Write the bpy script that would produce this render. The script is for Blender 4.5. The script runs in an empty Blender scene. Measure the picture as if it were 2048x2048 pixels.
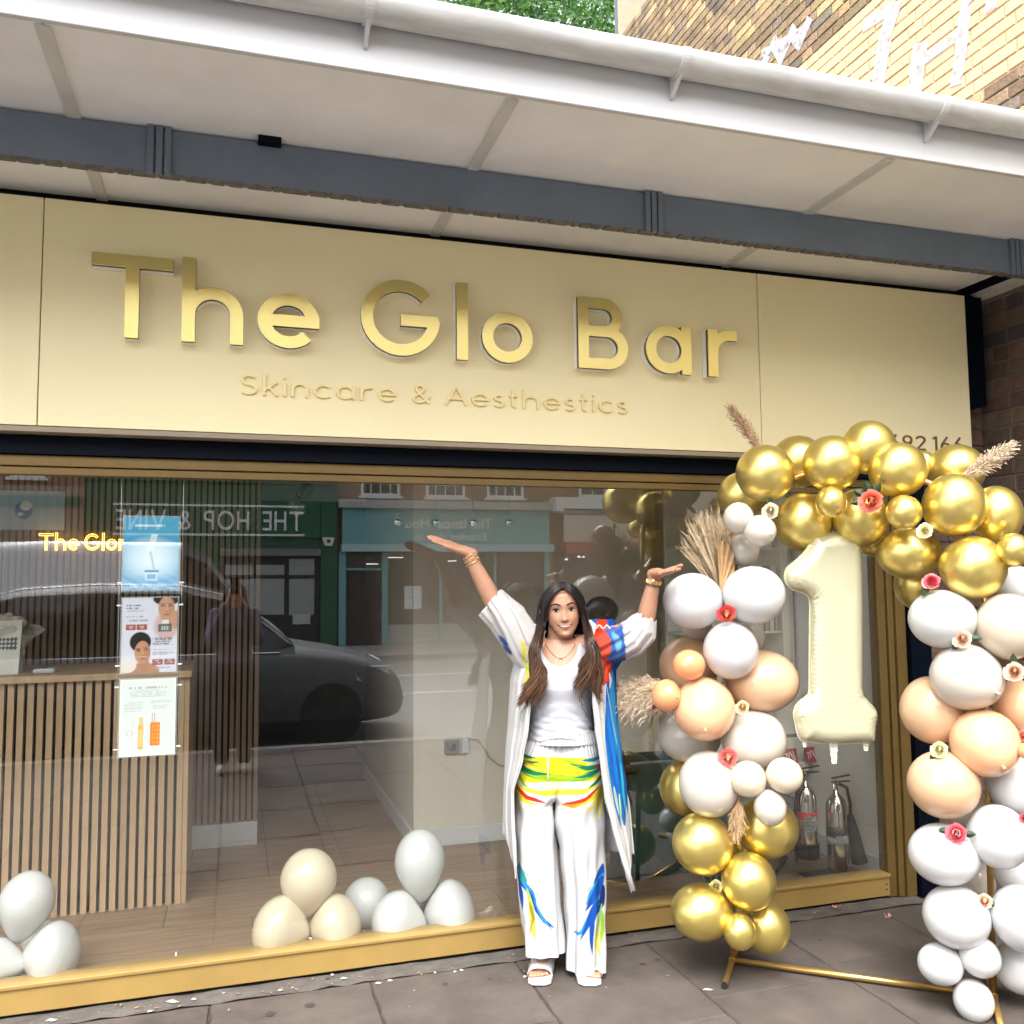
import bpy, bmesh, math, random
import numpy as np
from mathutils import Vector, Matrix
from mathutils.geometry import delaunay_2d_cdt
random.seed(7); np.random.seed(7)
PI = math.pi
scene = bpy.context.scene
C = scene.collection

# ------------------------------------------------------------------ camera
H = 1.62
YAW, PITCH, ROLL, FOC = 3.01028814e-01, 7.91492709e-02, -9.89451089e-03, 1782.11
def cam_axes():
    cy, sy, cp, sp, cr, sr = math.cos(YAW), math.sin(YAW), math.cos(PITCH), math.sin(PITCH), math.cos(ROLL), math.sin(ROLL)
    f = Vector((sy*cp, cy*cp, sp)); r = Vector((cy, -sy, 0)); u = r.cross(f)
    return cr*r + sr*u, -sr*r + cr*u, f
CR, CU, CF = cam_axes()
cam = bpy.data.objects.new('camera', bpy.data.cameras.new('camera'))
C.objects.link(cam); scene.camera = cam
cam.matrix_world = Matrix(((CR.x, CU.x, -CF.x, 0), (CR.y, CU.y, -CF.y, 0), (CR.z, CU.z, -CF.z, H), (0, 0, 0, 1)))
cam.data.sensor_width = 36; cam.data.sensor_height = 36
cam.data.lens = FOC/2048*36
cam.data.clip_start = 0.02; cam.data.clip_end = 400
def ray(px, py):
    return CR*((px-1024)/FOC) - CU*((py-1024)/FOC) + CF
def P(px, py, y):                       # point of the place at depth y (metres towards the shop) seen at a photo pixel
    d = ray(px, py); t = y/d.y
    return Vector((d.x*t, y, H + d.z*t))
def PX(px, py, X):
    d = ray(px, py); t = X/d.x
    return Vector((X, d.y*t, H + d.z*t))
def PXZ(px, py, z):
    d = ray(px, py); t = (z-H)/d.z
    return Vector((d.x*t, d.y*t, z))

# ------------------------------------------------------------------ sky, sun, exposure
SUN_EL, SUN_AZ = math.radians(58), math.radians(200)    # high, behind the camera, veiled by cloud
w = bpy.data.worlds.new('World'); scene.world = w; w.use_nodes = True
nt = w.node_tree; bg = nt.nodes['Background']
sky = nt.nodes.new('ShaderNodeTexSky'); sky.sky_type = 'NISHITA'; sky.sun_disc = False
sky.sun_elevation = SUN_EL; sky.sun_rotation = SUN_AZ
sky.air_density = 1.0; sky.dust_density = 4.0; sky.ozone_density = 0.6
hsv = nt.nodes.new('ShaderNodeHueSaturation'); hsv.inputs['Saturation'].default_value = 0.22
nt.links.new(sky.outputs[0], hsv.inputs['Color']); nt.links.new(hsv.outputs[0], bg.inputs[0])
bg.inputs[1].default_value = 0.15
sun = bpy.data.objects.new('sun', bpy.data.lights.new('sun', 'SUN')); C.objects.link(sun)
sun.data.energy = 0.5; sun.data.angle = math.radians(40); sun.data.color = (1.0, 0.96, 0.9)
sd = Vector((math.sin(SUN_AZ)*math.cos(SUN_EL), math.cos(SUN_AZ)*math.cos(SUN_EL), math.sin(SUN_EL)))
sun.rotation_euler = sd.to_track_quat('Z', 'Y').to_euler()
scene.view_settings.view_transform = 'Standard'; scene.view_settings.look = 'None'
scene.view_settings.gamma = 1; scene.view_settings.use_curve_mapping = False
scene.view_settings.exposure = 2.32

# ------------------------------------------------------------------ materials
MATS = {}
def mat(name, col=(.5, .5, .5), rough=.6, metal=0.0, var=0.0, vscale=6, bump=0.0, bscale=40, coat=0.0, sss=0.0, rnd=0.0,
        stretch=(1, 1, 1), spec=.5, attr=None, emit=None, estr=0, alpha=1.0, trans=0, sheen=0, huevar=0.0, croug=.1):
    if name in MATS: return MATS[name]
    m = bpy.data.materials.new(name); m.use_nodes = True
    n = m.node_tree.nodes; l = m.node_tree.links; b = n['Principled BSDF']
    b.inputs['Roughness'].default_value = rough; b.inputs['Metallic'].default_value = metal
    b.inputs['Specular IOR Level'].default_value = spec
    b.inputs['Coat Weight'].default_value = coat; b.inputs['Coat Roughness'].default_value = croug
    if sheen: b.inputs['Sheen Weight'].default_value = sheen
    if sss:
        b.inputs['Subsurface Weight'].default_value = sss; b.inputs['Subsurface Scale'].default_value = .02
    if alpha < 1: b.inputs['Alpha'].default_value = alpha
    if trans: b.inputs['Transmission Weight'].default_value = trans
    if emit:
        b.inputs['Emission Color'].default_value = (*emit, 1); b.inputs['Emission Strength'].default_value = estr
    tc = n.new('ShaderNodeTexCoord'); mp = n.new('ShaderNodeMapping'); mp.inputs['Scale'].default_value = stretch
    l.new(tc.outputs['Object'], mp.inputs[0])
    src = None
    if attr:
        a = n.new('ShaderNodeAttribute'); a.attribute_name = attr; src = a.outputs['Color']
    if src is None:
        rgb = n.new('ShaderNodeRGB'); rgb.outputs[0].default_value = (*col, 1); src = rgb.outputs[0]
    if var or rnd or huevar:
        h = n.new('ShaderNodeHueSaturation'); l.new(src, h.inputs['Color'])
        val = None
        if var:
            nz = n.new('ShaderNodeTexNoise'); nz.inputs['Scale'].default_value = vscale; nz.inputs['Detail'].default_value = 7
            nz.inputs['Roughness'].default_value = .62
            l.new(mp.outputs[0], nz.inputs[0])
            r = n.new('ShaderNodeMapRange'); r.inputs[1].default_value = .3; r.inputs[2].default_value = .7
            r.inputs[3].default_value = 1-var; r.inputs[4].default_value = 1+var
            l.new(nz.outputs[0], r.inputs[0]); val = r.outputs[0]
        if rnd or huevar:
            oi = n.new('ShaderNodeObjectInfo')
            if rnd:
                r2 = n.new('ShaderNodeMapRange'); r2.inputs[3].default_value = 1-rnd; r2.inputs[4].default_value = 1+rnd
                l.new(oi.outputs['Random'], r2.inputs[0])
                if val is None: val = r2.outputs[0]
                else:
                    mm = n.new('ShaderNodeMath'); mm.operation = 'MULTIPLY'; l.new(val, mm.inputs[0]); l.new(r2.outputs[0], mm.inputs[1]); val = mm.outputs[0]
            if huevar:
                f1 = n.new('ShaderNodeMath'); f1.operation = 'MULTIPLY'; f1.inputs[1].default_value = 7.31; l.new(oi.outputs['Random'], f1.inputs[0])
                f2 = n.new('ShaderNodeMath'); f2.operation = 'FRACT'; l.new(f1.outputs[0], f2.inputs[0])
                r3 = n.new('ShaderNodeMapRange'); r3.inputs[3].default_value = .5-huevar; r3.inputs[4].default_value = .5+huevar
                l.new(f2.outputs[0], r3.inputs[0]); l.new(r3.outputs[0], h.inputs['Hue'])
        if val is not None: l.new(val, h.inputs['Value'])
        src = h.outputs[0]
    l.new(src, b.inputs['Base Color'])
    if bump:
        nb = n.new('ShaderNodeTexNoise'); nb.inputs['Scale'].default_value = bscale; nb.inputs['Detail'].default_value = 5
        l.new(mp.outputs[0], nb.inputs[0])
        bp = n.new('ShaderNodeBump'); bp.inputs['Strength'].default_value = bump; bp.inputs['Distance'].default_value = .01
        l.new(nb.outputs[0], bp.inputs['Height']); l.new(bp.outputs[0], b.inputs['Normal'])
    MATS[name] = m
    return m

def glass_mat(name, ior=2.25, tint=(.96, .975, .965)):
    if name in MATS: return MATS[name]
    m = bpy.data.materials.new(name); m.use_nodes = True
    n = m.node_tree.nodes; l = m.node_tree.links; n.clear()
    o = n.new('ShaderNodeOutputMaterial'); mx = n.new('ShaderNodeMixShader')
    t = n.new('ShaderNodeBsdfTransparent'); t.inputs[0].default_value = (*tint, 1)
    g = n.new('ShaderNodeBsdfGlossy'); g.inputs['Roughness'].default_value = 0.0; g.inputs[0].default_value = (1, 1, 1, 1)
    fr = n.new('ShaderNodeFresnel'); fr.inputs[0].default_value = ior
    ge = n.new('ShaderNodeNewGeometry'); iv = n.new('ShaderNodeMath'); iv.operation = 'SUBTRACT'; iv.inputs[0].default_value = 1; l.new(ge.outputs['Backfacing'], iv.inputs[1])
    mu = n.new('ShaderNodeMath'); mu.operation = 'MULTIPLY'; l.new(fr.outputs[0], mu.inputs[0]); l.new(iv.outputs[0], mu.inputs[1]); l.new(mu.outputs[0], mx.inputs[0])   # each pane reflects once, at its front face
    l.new(t.outputs[0], mx.inputs[1]); l.new(g.outputs[0], mx.inputs[2]); l.new(mx.outputs[0], o.inputs[0])
    MATS[name] = m; return m

# ------------------------------------------------------------------ object helpers
def tag(o, label=None, cat=None, group=None, kind=None):
    if label: o['label'] = label
    if cat: o['category'] = cat
    if group: o['group'] = group
    if kind: o['kind'] = kind
    return o
def empty(name, label=None, cat=None, loc=(0, 0, 0), rz=0, group=None, kind=None):
    o = bpy.data.objects.new(name, None); C.objects.link(o); o.location = loc; o.rotation_euler = (0, 0, rz); o.empty_display_size = .1
    return tag(o, label, cat, group, kind)
class MB:
    def __init__(s): s.v = []; s.f = []; s.mi = []
    def add(s, vs, fs, mi=0):
        b = len(s.v); s.v += [tuple(x) for x in vs]; s.f += [tuple(b+i for i in f) for f in fs]; s.mi += [mi]*len(fs); return s
    def box(s, x0, x1, y0, y1, z0, z1, mi=0):
        v = [(x, y, z) for x in (x0, x1) for y in (y0, y1) for z in (z0, z1)]
        return s.add(v, [(0, 1, 3, 2), (4, 6, 7, 5), (0, 4, 5, 1), (2, 3, 7, 6), (0, 2, 6, 4), (1, 5, 7, 3)], mi)
    def tube(s, pts, r, n=10, cap=True, mi=0, flat=1.0):
        pts = [Vector(p) for p in pts]; k = len(pts)
        rs = r if isinstance(r, (list, tuple)) else [r]*k
        up = None; rings = []
        for i in range(k):
            d = (pts[min(i+1, k-1)]-pts[max(i-1, 0)])
            d = d.normalized() if d.length > 1e-9 else Vector((0, 0, 1))
            if up is None:
                up = Vector((0, 0, 1)) if abs(d.z) < .9 else Vector((1, 0, 0))
            a = d.cross(up)
            a = a.normalized() if a.length > 1e-6 else d.orthogonal().normalized()
            b = a.cross(d).normalized(); up = b
            rings.append([pts[i]+(a*math.cos(t)+b*math.sin(t)*flat)*rs[i] for t in [2*PI*j/n for j in range(n)]])
        vs = [p for r_ in rings for p in r_]
        fs = [(i*n+j, i*n+(j+1) % n, (i+1)*n+(j+1) % n, (i+1)*n+j) for i in range(k-1) for j in range(n)]
        if cap: fs += [tuple(range(n))[::-1], tuple((k-1)*n+j for j in range(n))]
        return s.add(vs, fs, mi)
    def lathe(s, prof, n=24, M=None, mi=0):
        vs = []; fs = []
        for (r, z) in prof:
            for j in range(n):
                t = 2*PI*j/n; p = Vector((r*math.cos(t), r*math.sin(t), z)); vs.append(M @ p if M else p)
        k = len(prof)
        fs = [(i*n+j, i*n+(j+1) % n, (i+1)*n+(j+1) % n, (i+1)*n+j) for i in range(k-1) for j in range(n)]
        if prof[0][0] > 1e-5: fs.append(tuple(range(n))[::-1])
        if prof[-1][0] > 1e-5: fs.append(tuple((k-1)*n+j for j in range(n)))
        return s.add(vs, fs, mi)
    def ell(s, c, rx, ry, rz, n=16, m=10, M=None, mi=0):
        vs = []; c = Vector(c)
        for i in range(m+1):
            a = -PI/2+PI*i/m
            for j in range(n):
                t = 2*PI*j/n; p = Vector((rx*math.cos(a)*math.cos(t), ry*math.cos(a)*math.sin(t), rz*math.sin(a)))
                vs.append(c+(M @ p if M else p))
        fs = [(i*n+j, i*n+(j+1) % n, (i+1)*n+(j+1) % n, (i+1)*n+j) for i in range(m) for j in range(n)]
        return s.add(vs, fs, mi)
    def grid(s, P_, nu, nv, mi=0, closed=False):
        # P_: list of rows, each nu+1 points
        b = [p for row in P_ for p in row]; w_ = len(P_[0])
        fs = [(i*w_+j, i*w_+j+1, (i+1)*w_+j+1, (i+1)*w_+j) for i in range(len(P_)-1) for j in range(w_-1)]
        if closed: fs += [(i*w_+w_-1, i*w_, (i+1)*w_, (i+1)*w_+w_-1) for i in range(len(P_)-1)]
        return s.add(b, fs, mi)
    def mesh(s, name, smooth=False):
        me = bpy.data.meshes.new(name); me.from_pydata(s.v, [], s.f)
        if any(s.mi): me.polygons.foreach_set('material_index', s.mi)
        if smooth: me.polygons.foreach_set('use_smooth', [True]*len(me.polygons))
        me.update(); return me
    def build(s, name, m, parent=None, smooth=False, bevel=0, normals=True):
        me = s.mesh(name, smooth)
        if normals:
            bm = bmesh.new(); bm.from_mesh(me); bmesh.ops.recalc_face_normals(bm, faces=bm.faces); bm.to_mesh(me); bm.free()
        for x in (m if isinstance(m, (list, tuple)) else [m]): me.materials.append(x)
        o = link(name, me, parent)
        if bevel:
            bv = o.modifiers.new('bevel', 'BEVEL'); bv.width = bevel; bv.segments = 2; bv.limit_method = 'ANGLE'; bv.angle_limit = math.radians(40)
        return o
def link(name, me, parent=None, loc=None, rot=None, scale=None):
    o = bpy.data.objects.new(name, me); C.objects.link(o)
    if parent: o.parent = parent
    if loc is not None: o.location = loc
    if rot is not None: o.rotation_euler = rot
    if scale is not None: o.scale = scale
    return o
def boxo(name, m, x0, x1, y0, y1, z0, z1, parent=None, bevel=0):
    return MB().box(x0, x1, y0, y1, z0, z1).build(name, m, parent, bevel=bevel)
def setcol(me, cols, name='print'):
    a = me.color_attributes.new(name, 'FLOAT_COLOR', 'POINT')
    c = np.ones((len(me.vertices), 4), 'f'); c[:, :3] = cols; a.data.foreach_set('color', c.ravel())

# ---- lettering from strokes, united in the plane, then given depth
def arc(cx, cy, rx, ry, a0, a1, n=16):
    return [(cx+rx*math.cos(math.radians(a0+(a1-a0)*i/n)), cy+ry*math.sin(math.radians(a0+(a1-a0)*i/n))) for i in range(n+1)]
def stroke_quads(pl, w_):
    pts = [Vector(p) for p in pl]; q = []; closed = (pts[0]-pts[-1]).length < 1e-5
    if closed: pts = pts[:-1]
    k = len(pts); L = []; Rr = []
    for i in range(k):
        if closed: a, b = pts[i-1], pts[(i+1) % k]
        else: a, b = pts[max(i-1, 0)], pts[min(i+1, k-1)]
        d0 = (pts[i]-a); d1 = (b-pts[i])
        if d0.length < 1e-9: d0 = d1
        if d1.length < 1e-9: d1 = d0
        d0.normalize(); d1.normalize()
        n0 = Vector((-d0.y, d0.x)); n1 = Vector((-d1.y, d1.x)); m = (n0+n1)
        if m.length < 1e-6: m = n0
        m.normalize(); s = 1/max(.5, m.dot(n0)); L.append(pts[i]+m*w_/2*s); Rr.append(pts[i]-m*w_/2*s)
    for i in range(k if closed else k-1):
        j = (i+1) % k; q.append([Rr[i], Rr[j], L[j], L[i]])
    return q
def union_mesh(quads, depth, plane='xz'):
    vs = []; fs = []
    for q in quads:
        b = len(vs); vs += [Vector((p[0], p[1])) for p in q]; fs.append(list(range(b, b+len(q))))
    V, E, F, ov, oe, of = delaunay_2d_cdt(vs, [], fs, 1, 1e-5)
    F = [f for f, o in zip(F, of) if len(o)]
    n = len(V); mb = MB()
    verts = [(p[0], 0, p[1]) for p in V]+[(p[0], depth, p[1]) for p in V]
    faces = [tuple(f) for f in F]+[tuple(i+n for i in reversed(f)) for f in F]
    ec = {}
    for f in F:
        for i in range(len(f)):
            a, b = f[i], f[(i+1) % len(f)]; ec[(a, b)] = 1
    for (a, b) in list(ec):
        if (b, a) not in ec: faces.append((b, a, a+n, b+n))
    mb.add(verts, faces); return mb
def circ(cx, cy, r): return arc(cx, cy, r, r, 0, 360, 28)
def glyph(ch, s):
    h = s/2; x = .69; r = x/2-h; c = x/2; R2 = .5-h
    if ch == 'T': return [[(0, 1-h), (.88, 1-h)], [(.44, 1-s*.9), (.44, 0)]], .88
    if ch == 'h': return [[(h, 0), (h, 1.04)], arc(c, x-h-r, r, r, 180, 0)+[(c+r, 0)]], x
    if ch == 'e': return [arc(c, c, r, r, 0, 318, 26), [(h, c), (c+r+h*.96, c)]], x
    if ch == 'G': return [arc(.5, .5, R2, R2, 42, 360, 30), [(.5, .5-h*.4), (1-h*.3, .5-h*.4)]], 1.0
    if ch == 'l': return [[(h, 0), (h, 1.04)]], s
    if ch == 'o': return [circ(c, c, r)], x
    if ch == 'B': return [[(h, 0), (h, 1)], [(h, 1-h), (.37, 1-h)]+arc(.37, .765-h/2, .235-h/2, .235-h/2, 85, -85, 12)+[(h, .53)],
                          [(h, .53), (.42, .53)]+arc(.42, (.53+h)/2, (.53-h)/2, (.53-h)/2, 85, -85, 12)+[(h, h)]], .68
    if ch == 'a': return [circ(c, c, r), [(x-h, 0), (x-h, x)]], x
    if ch == 'r': return [[(h, 0), (h, x)], arc(c, c, r, r, 180, 95, 10)+[(c+.12, x-h)]], c+.12
    if ch == 'S': return [arc(.3, .75-h/2, .27-h, .25-h/2, 35, 270, 16)[:-1]+arc(.3, .25+h/2, .3-h, .25-h/2, 90, -145, 16)], .6
    if ch == 's': return [arc(.21, .52-h/2, .18-h*.6, .17-h/2, 35, 265, 12)+arc(.21, .17+h/2, .2-h*.6, .175-h/2, 85, -145, 12)], .42
    if ch == 'k': return [[(h, 0), (h, 1.04)], [(h, .25), (.48, .69)], [(.22, .4), (.5, 0)]], .52
    if ch == 'i': return [[(h, 0), (h, x)], [(h, .86), (h, .86+s*1.1)]], s
    if ch == 'n': return [[(h, 0), (h, x)], arc(.3, x-h-(.3-h), .3-h, .3-h, 180, 0)+[(.6-h, 0)]], .6
    if ch == 'u': return [[(h, x), (h, .27)]+arc(.28, .27, .28-h, .27-h, 180, 360)+[(.56-h, x)]], .56
    if ch == 'c': return [arc(c, c, r, r, 45, 315, 22)], .62
    if ch == 't': return [[(.16, .95), (.16, .2)]+arc(.3, .2, .14, .2-h, 180, 280, 8), [(0, x-h), (.36, x-h)]], .38
    if ch == 'A': return [[(0, 0), (.42, 1)], [(.42, 1), (.84, 0)], [(.15, .32), (.69, .32)]], .84
    if ch == '&': return [[(.66, 0), (.2, .62)]+arc(.3, .77, .15, .2-h, 215, -30, 14)+[(.36, .56), (.12, .38)]+arc(.29, .23, .24, .23-h, 140, 310, 14)+[(.66, .42)]], .68
    if ch == '6': return [circ(.29, .3, .3-h), [(.42, 1), (.05, .42)]], .6
    if ch == '9': return [circ(.29, .7, .3-h), [(.16, 0), (.53, .58)]], .6
    if ch == '2': return [arc(.28, .72, .25, .28-h, 165, -30, 14)+[(.06, h), (.58, h)]], .58
    if ch == '1': return [[(.05, .82), (.24, .97)], [(.24, 1), (.24, 0)]], .32
    if ch == '5': return [[(.5, 1-h), (.14, 1-h), (.1, .56)]+arc(.26, .31, .28-h, .31-h, 120, -140, 14)], .56
    if ch == 'H': return [[(h, 0), (h, 1)], [(.66, 0), (.66, 1)], [(h, .5), (.66, .5)]], .7
    if ch == 'E': return [[(h, 0), (h, 1)], [(h, h), (.55, h)], [(h, .5), (.5, .5)], [(h, 1-h), (.55, 1-h)]], .58
    if ch == 'O': return [circ(.5, .5, .5-h)], 1.0
    if ch == 'P': return [[(h, 0), (h, 1)], [(h, 1-h), (.33, 1-h)]+arc(.33, .72, .23, .28-h, 88, -88, 12)+[(h, .44)]], .6
    if ch == 'V': return [[(0, 1), (.38, 0)], [(.38, 0), (.76, 1)]], .78
    if ch == 'I': return [[(h, 0), (h, 1)]], s
    if ch == 'N': return [[(h, 0), (h, 1)], [(h, 1), (.66, 0)], [(.66, 0), (.66, 1)]], .7
    return [], .4
def text_quads(t, s, track=.16, space=.42):
    x = 0; out = []
    for ch in t:
        if ch == ' ': x += space; continue
        g, a = glyph(ch, s)
        out.append((ch, x, [q for pl in g for q in stroke_quads(pl, s)])); x += a+track
    return out, x-track
def text_obj(name, t, m, x0, x1, y, zb, hgt, s=.14, depth=.006, parent=None, track=.16, space=.42, each=False, mirror=False):
    gl, W = text_quads(t, s, track, space); sx = (x1-x0)/W; objs = []
    if each:
        for ch, gx, qs in gl:
            mb = union_mesh([[(p[0]*sx, p[1]*hgt) for p in q] for q in qs], depth)
            o = mb.build('letter', m, parent); o.location = (x0+gx*sx, y, zb); o['label'] = 'letter '+ch; objs.append(o)
        return objs
    mb = MB()
    for ch, gx, qs in gl:
        sub = union_mesh([[(x0+(gx+p[0])*sx, zb+p[1]*hgt) for p in q] for q in qs], depth)
        mb.add([(p[0], p[1]+y, p[2]) for p in sub.v], sub.f)
    return mb.build(name, m, parent)
# ================================================================== THE SHOP FRONT (shop faces -Y, glass at y = 3.93)
M_SOF = mat('soffit_board', (.87, .87, .875), .6, var=.08, vscale=2, bump=.05, bscale=8)
M_WH = mat('white_pvc', (.58, .58, .59), .32, var=.03, vscale=3)
M_GUT = mat('weathered_white_pvc', (.56, .56, .55), .38, var=.18, vscale=7, stretch=(.6, 3, 3))
M_BEAM = mat('grey_beam_paint', (.12, .15, .19), .5, var=.15, vscale=3, bump=.08, bscale=20)
M_DARK = mat('navy_paint', (.001, .003, .008), .6, spec=.1)
M_GOLDF = mat('gold_frame_paint', (.38, .25, .08), .42, metal=.25, var=.08, vscale=5, bump=.03, bscale=60)
M_GOLDDK = mat('dark_gold_frame', (.17, .11, .035), .42, metal=.35, var=.10, vscale=5, bump=.03, bscale=60)  # deeper, browner gold for the head, bead and jambs
M_SIGN = mat('champagne_panel', (.88, .775, .475), .55, metal=0, var=.035, vscale=1.2, bump=.015, bscale=3)
M_BLACK = mat('black_gap', (.004, .004, .004), .9)
SOF = 3.2
shop = empty('shop_building', 'single storey shop with cream sign band and wide white canopy', 'building')
# roof and side walls close the room
boxo('roof', mat('roof_felt', (.09, .09, .09), .9, var=.2), -4.5, 3.98, 2.66, 11.0, 3.24, 3.34, shop)
boxo('ceiling', mat('ceiling_paint', (.85, .84, .82), .8), -4.5, 3.5, 4.06, 10.9, 2.62, 2.66, shop)
M_IW = mat('interior_white', (.62, .56, .47), .75, var=.04, vscale=2)
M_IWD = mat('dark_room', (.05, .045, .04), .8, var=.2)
boxo('upper_wall', M_BLACK, -4.5, 3.9, 3.98, 4.05, 2.2, 3.2, shop)
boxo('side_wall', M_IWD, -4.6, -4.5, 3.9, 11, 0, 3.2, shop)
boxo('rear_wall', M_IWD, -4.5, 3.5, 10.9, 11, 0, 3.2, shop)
# soffit panels between battens
xs = [-4.45, -3.33, -1.93, -.54, .845, 2.335, 3.78]
for a, b in zip(xs[:-1], xs[1:]):
    boxo('soffit_panel', M_SOF, a+.004, b-.004, 2.665, 3.865, SOF, SOF+.012, shop)
for x in xs[1:-1]:
    boxo('soffit_batten', mat('batten', (.60, .59, .56), .55, var=.08), x-.022, x+.022, 2.67, 3.86, SOF-.010, SOF+.003, shop, bevel=.003)
boxo('soffit_panel', M_SOF, 3.86, 3.98, 2.665, 3.97, SOF, SOF+.012, shop)
boxo('soffit_channel', M_DARK, 3.784, 3.856, 2.67, 3.97, SOF-.02, SOF+.01, shop, bevel=.004)
MB().box(-4.5, 3.99, 2.64, 2.662, 3.196, 3.44).build('fascia_board', M_WH, shop, bevel=.004)
# steel beam under the canopy
bm_ = MB().box(-4.5, 3.97, 3.18, 3.20, 3.035, 3.192); bm_.box(-4.5, 3.97, 3.2, 3.225, 3.035, 3.045); bm_.box(-4.5, 3.97, 3.2, 3.30, 3.182, 3.192)
beam = bm_.build('canopy_beam', M_BEAM, shop, bevel=.003)
for x in (-.27, 1.60, 3.3+.17):
    for dx in (-.028, 0, .028):
        MB().box(x+dx-.011, x+dx+.011, 3.166, 3.182, 3.026, 3.2).build('joint_strap', M_BEAM, beam, bevel=.003)
MB().box(.055, .135, 3.14, 3.19, 3.178, 3.202).build('clamp', M_DARK, beam, bevel=.003)
random.seed(3)
fl = MB()
x = -1.2
while x < 3.95:                                   # ragged drips of filler along the beam's lower edge
    L_ = random.uniform(.01, .09); g = random.uniform(.006, .02)
    fl.box(x, x+L_, 3.178, 3.215, 3.029, 3.036); x += L_+g
fl.build('filler_bead', mat('filler', (.13, .12, .11), .8, var=.4, vscale=30), beam)

# gutter
gut = empty('gutter', 'white half round plastic gutter along the canopy edge', 'gutter', (0, 2.58, 3.38))
gy, gz, gr = -.002, .0, .062
def gutter_shell(x0, x1, r0, r1):
    mb = MB(); n = 18; rows = []
    A = [PI+PI*i/n for i in range(n+1)]
    out = [(gy+math.cos(a)*r0, gz+math.sin(a)*r0) for a in A]; inn = [(gy+math.cos(a)*r1, gz+math.sin(a)*r1) for a in reversed(A)]
    ring = out+inn
    rows = [[(x, p[0], p[1]) for p in ring] for x in (x0, x1)]
    mb.grid(rows, 1, 1, closed=True); k = len(ring)
    for i in range(n):
        for off in (0, k):
            a, b, c, d = i, i+1, k-2-i, k-1-i
            mb.f.append(tuple(off+q for q in (a, b, c, d))); mb.mi.append(0)
    return mb
# soil-grey algae stains come from the material
gutter_shell(-4.5, 3.97, gr, gr-.004).build('gutter_channel', M_GUT, gut, smooth=True).data.set_sharp_from_angle(angle=.7)
for x in (.36, 1.405, 2.47, 3.5, -.75, -1.8, -2.9):
    b = gutter_shell(x-.014, x+.014, gr+.006, gr+.0005)
    b.add([(x-.006+dx, p[0], p[1]) for dx in (0, .012) for p in ((.058, -.02), (.058, -.115), (.048, -.115), (-.02, -.065), (.03, -.055))],
          [(0, 1, 2, 3, 4), (9, 8, 7, 6, 5)]+[(i, (i+1) % 5, 5+(i+1) % 5, 5+i) for i in range(5)])
    b.build('gutter_bracket', M_WH, gut)

# sign band
sign = empty('shop_sign', 'wide champagne gold shop sign reading The Glo Bar above the window', 'sign', (1.45, 3.82, 2.24))
SY = 3.80
M_LET = mat('brushed_gold', (.95, .80, .30), .27, metal=.65, bump=.03, bscale=60, stretch=(1, 1, 8))
M_LETD = mat('letter_edge_dark', (.03, .015, .008), .5)
M_LETW = mat('letter_edge_white', (.92, .90, .85), .4)
def spart(o, parent=sign):
    o.parent = parent; o.matrix_parent_inverse = Matrix.Translation(-Vector(parent.location)); return o
sx = [-4.45, -2.3, -.742, 2.478, 3.775]
for a, b in zip(sx[:-1], sx[1:]):
    spart(MB().box(a+.002, b-.002, SY, 3.865, 2.245, 3.155).build('sign_panel', M_SIGN, None, bevel=.003))
spart(MB().box(-4.45, 3.772, SY+.003, 3.93, 2.222, 2.242).build('bottom_trim', mat('sign_trim', (.30, .24, .17), .5), None))
spart(MB().box(-4.45, 3.9, 3.872, 3.97, 3.16, 3.19).build('top_gap', M_BLACK, None))
let = [('T', 180), ('h', 363), ('e', 514), ('G', 720), ('l', 911), ('o', 961), ('B', 1153), ('a', 1287), ('r', 1411)]
hgt = .333
for ch, px in let:
    x0 = P(px, 700, SY-.03).x
    gl, a = glyph(ch, .147); qs = [q for pl in gl for q in stroke_quads(pl, .147)]
    qw = [q for pl in gl for q in stroke_quads(pl, .163)]
    sc = lambda Q: [[(p[0]*hgt, p[1]*hgt) for p in q] for q in Q]
    o = union_mesh(sc(qs), .008).build('letter', M_LET, None); spart(o); o.scale = (1.09 if ch == 'e' else 1.03, 1, 1); o.location = (x0, SY-.060, 2.60); o['label'] = 'gold letter '+ch
    o1 = union_mesh(sc(qs), .016).build('letter_core', M_LETD, o); o1.location = (0.0005, .0085, 0)
    o2 = union_mesh(sc(qw), .034).build('letter_backing', M_LETW, o); o2.location = (0, .025, 0)
M_LET2 = mat('thin_gold', (.84, .70, .34), .4, metal=.3)
for o in text_obj('letter', 'Skincare & Aesthestics', M_LET2, .007, 1.748, SY-.012, 2.407, .084, s=.09, depth=.008, track=.2, space=.42, each=True): spart(o)
for o in text_obj('digit', '5 692 166', mat('bronze_print', (.18, .10, .045), .5), P(1745, 890, SY).x, P(1926, 890, SY).x, SY-.003, 2.292, .078, s=.13, depth=.002, track=.18, space=.22, each=True):
    spart(o); o.name = 'digit'; o['label'] = o['label'].replace('letter', 'digit')
# shutter box end beside the sign
tag(MB().box(3.79, 3.93, 3.84, 3.985, 2.56, 3.17).build('shutter_box', M_DARK, None, bevel=.004), 'dark navy box end between the sign and the brick wall', 'shutter box')
tag(MB().box(-4.5, 3.9, 3.88, 3.975, 2.146, 2.215).build('shutter_housing', M_DARK, None), 'long navy black shutter slot between sign and window frame', 'shutter housing')
tag(MB().box(3.372, 3.50, 3.86, 3.97, 0.0, 2.2).build('corner_post', M_DARK, None, bevel=.004), 'tall navy black post between the window frame and brick wall', 'post')
tag(MB().box(3.365, 3.372, 3.90, 3.97, 0.0, 2.14).build('sealant_strip', mat('sealant', (.12, .09, .07), .8), None), 'thin brown strip against the right edge of the gold window frame', 'trim strip')

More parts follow.
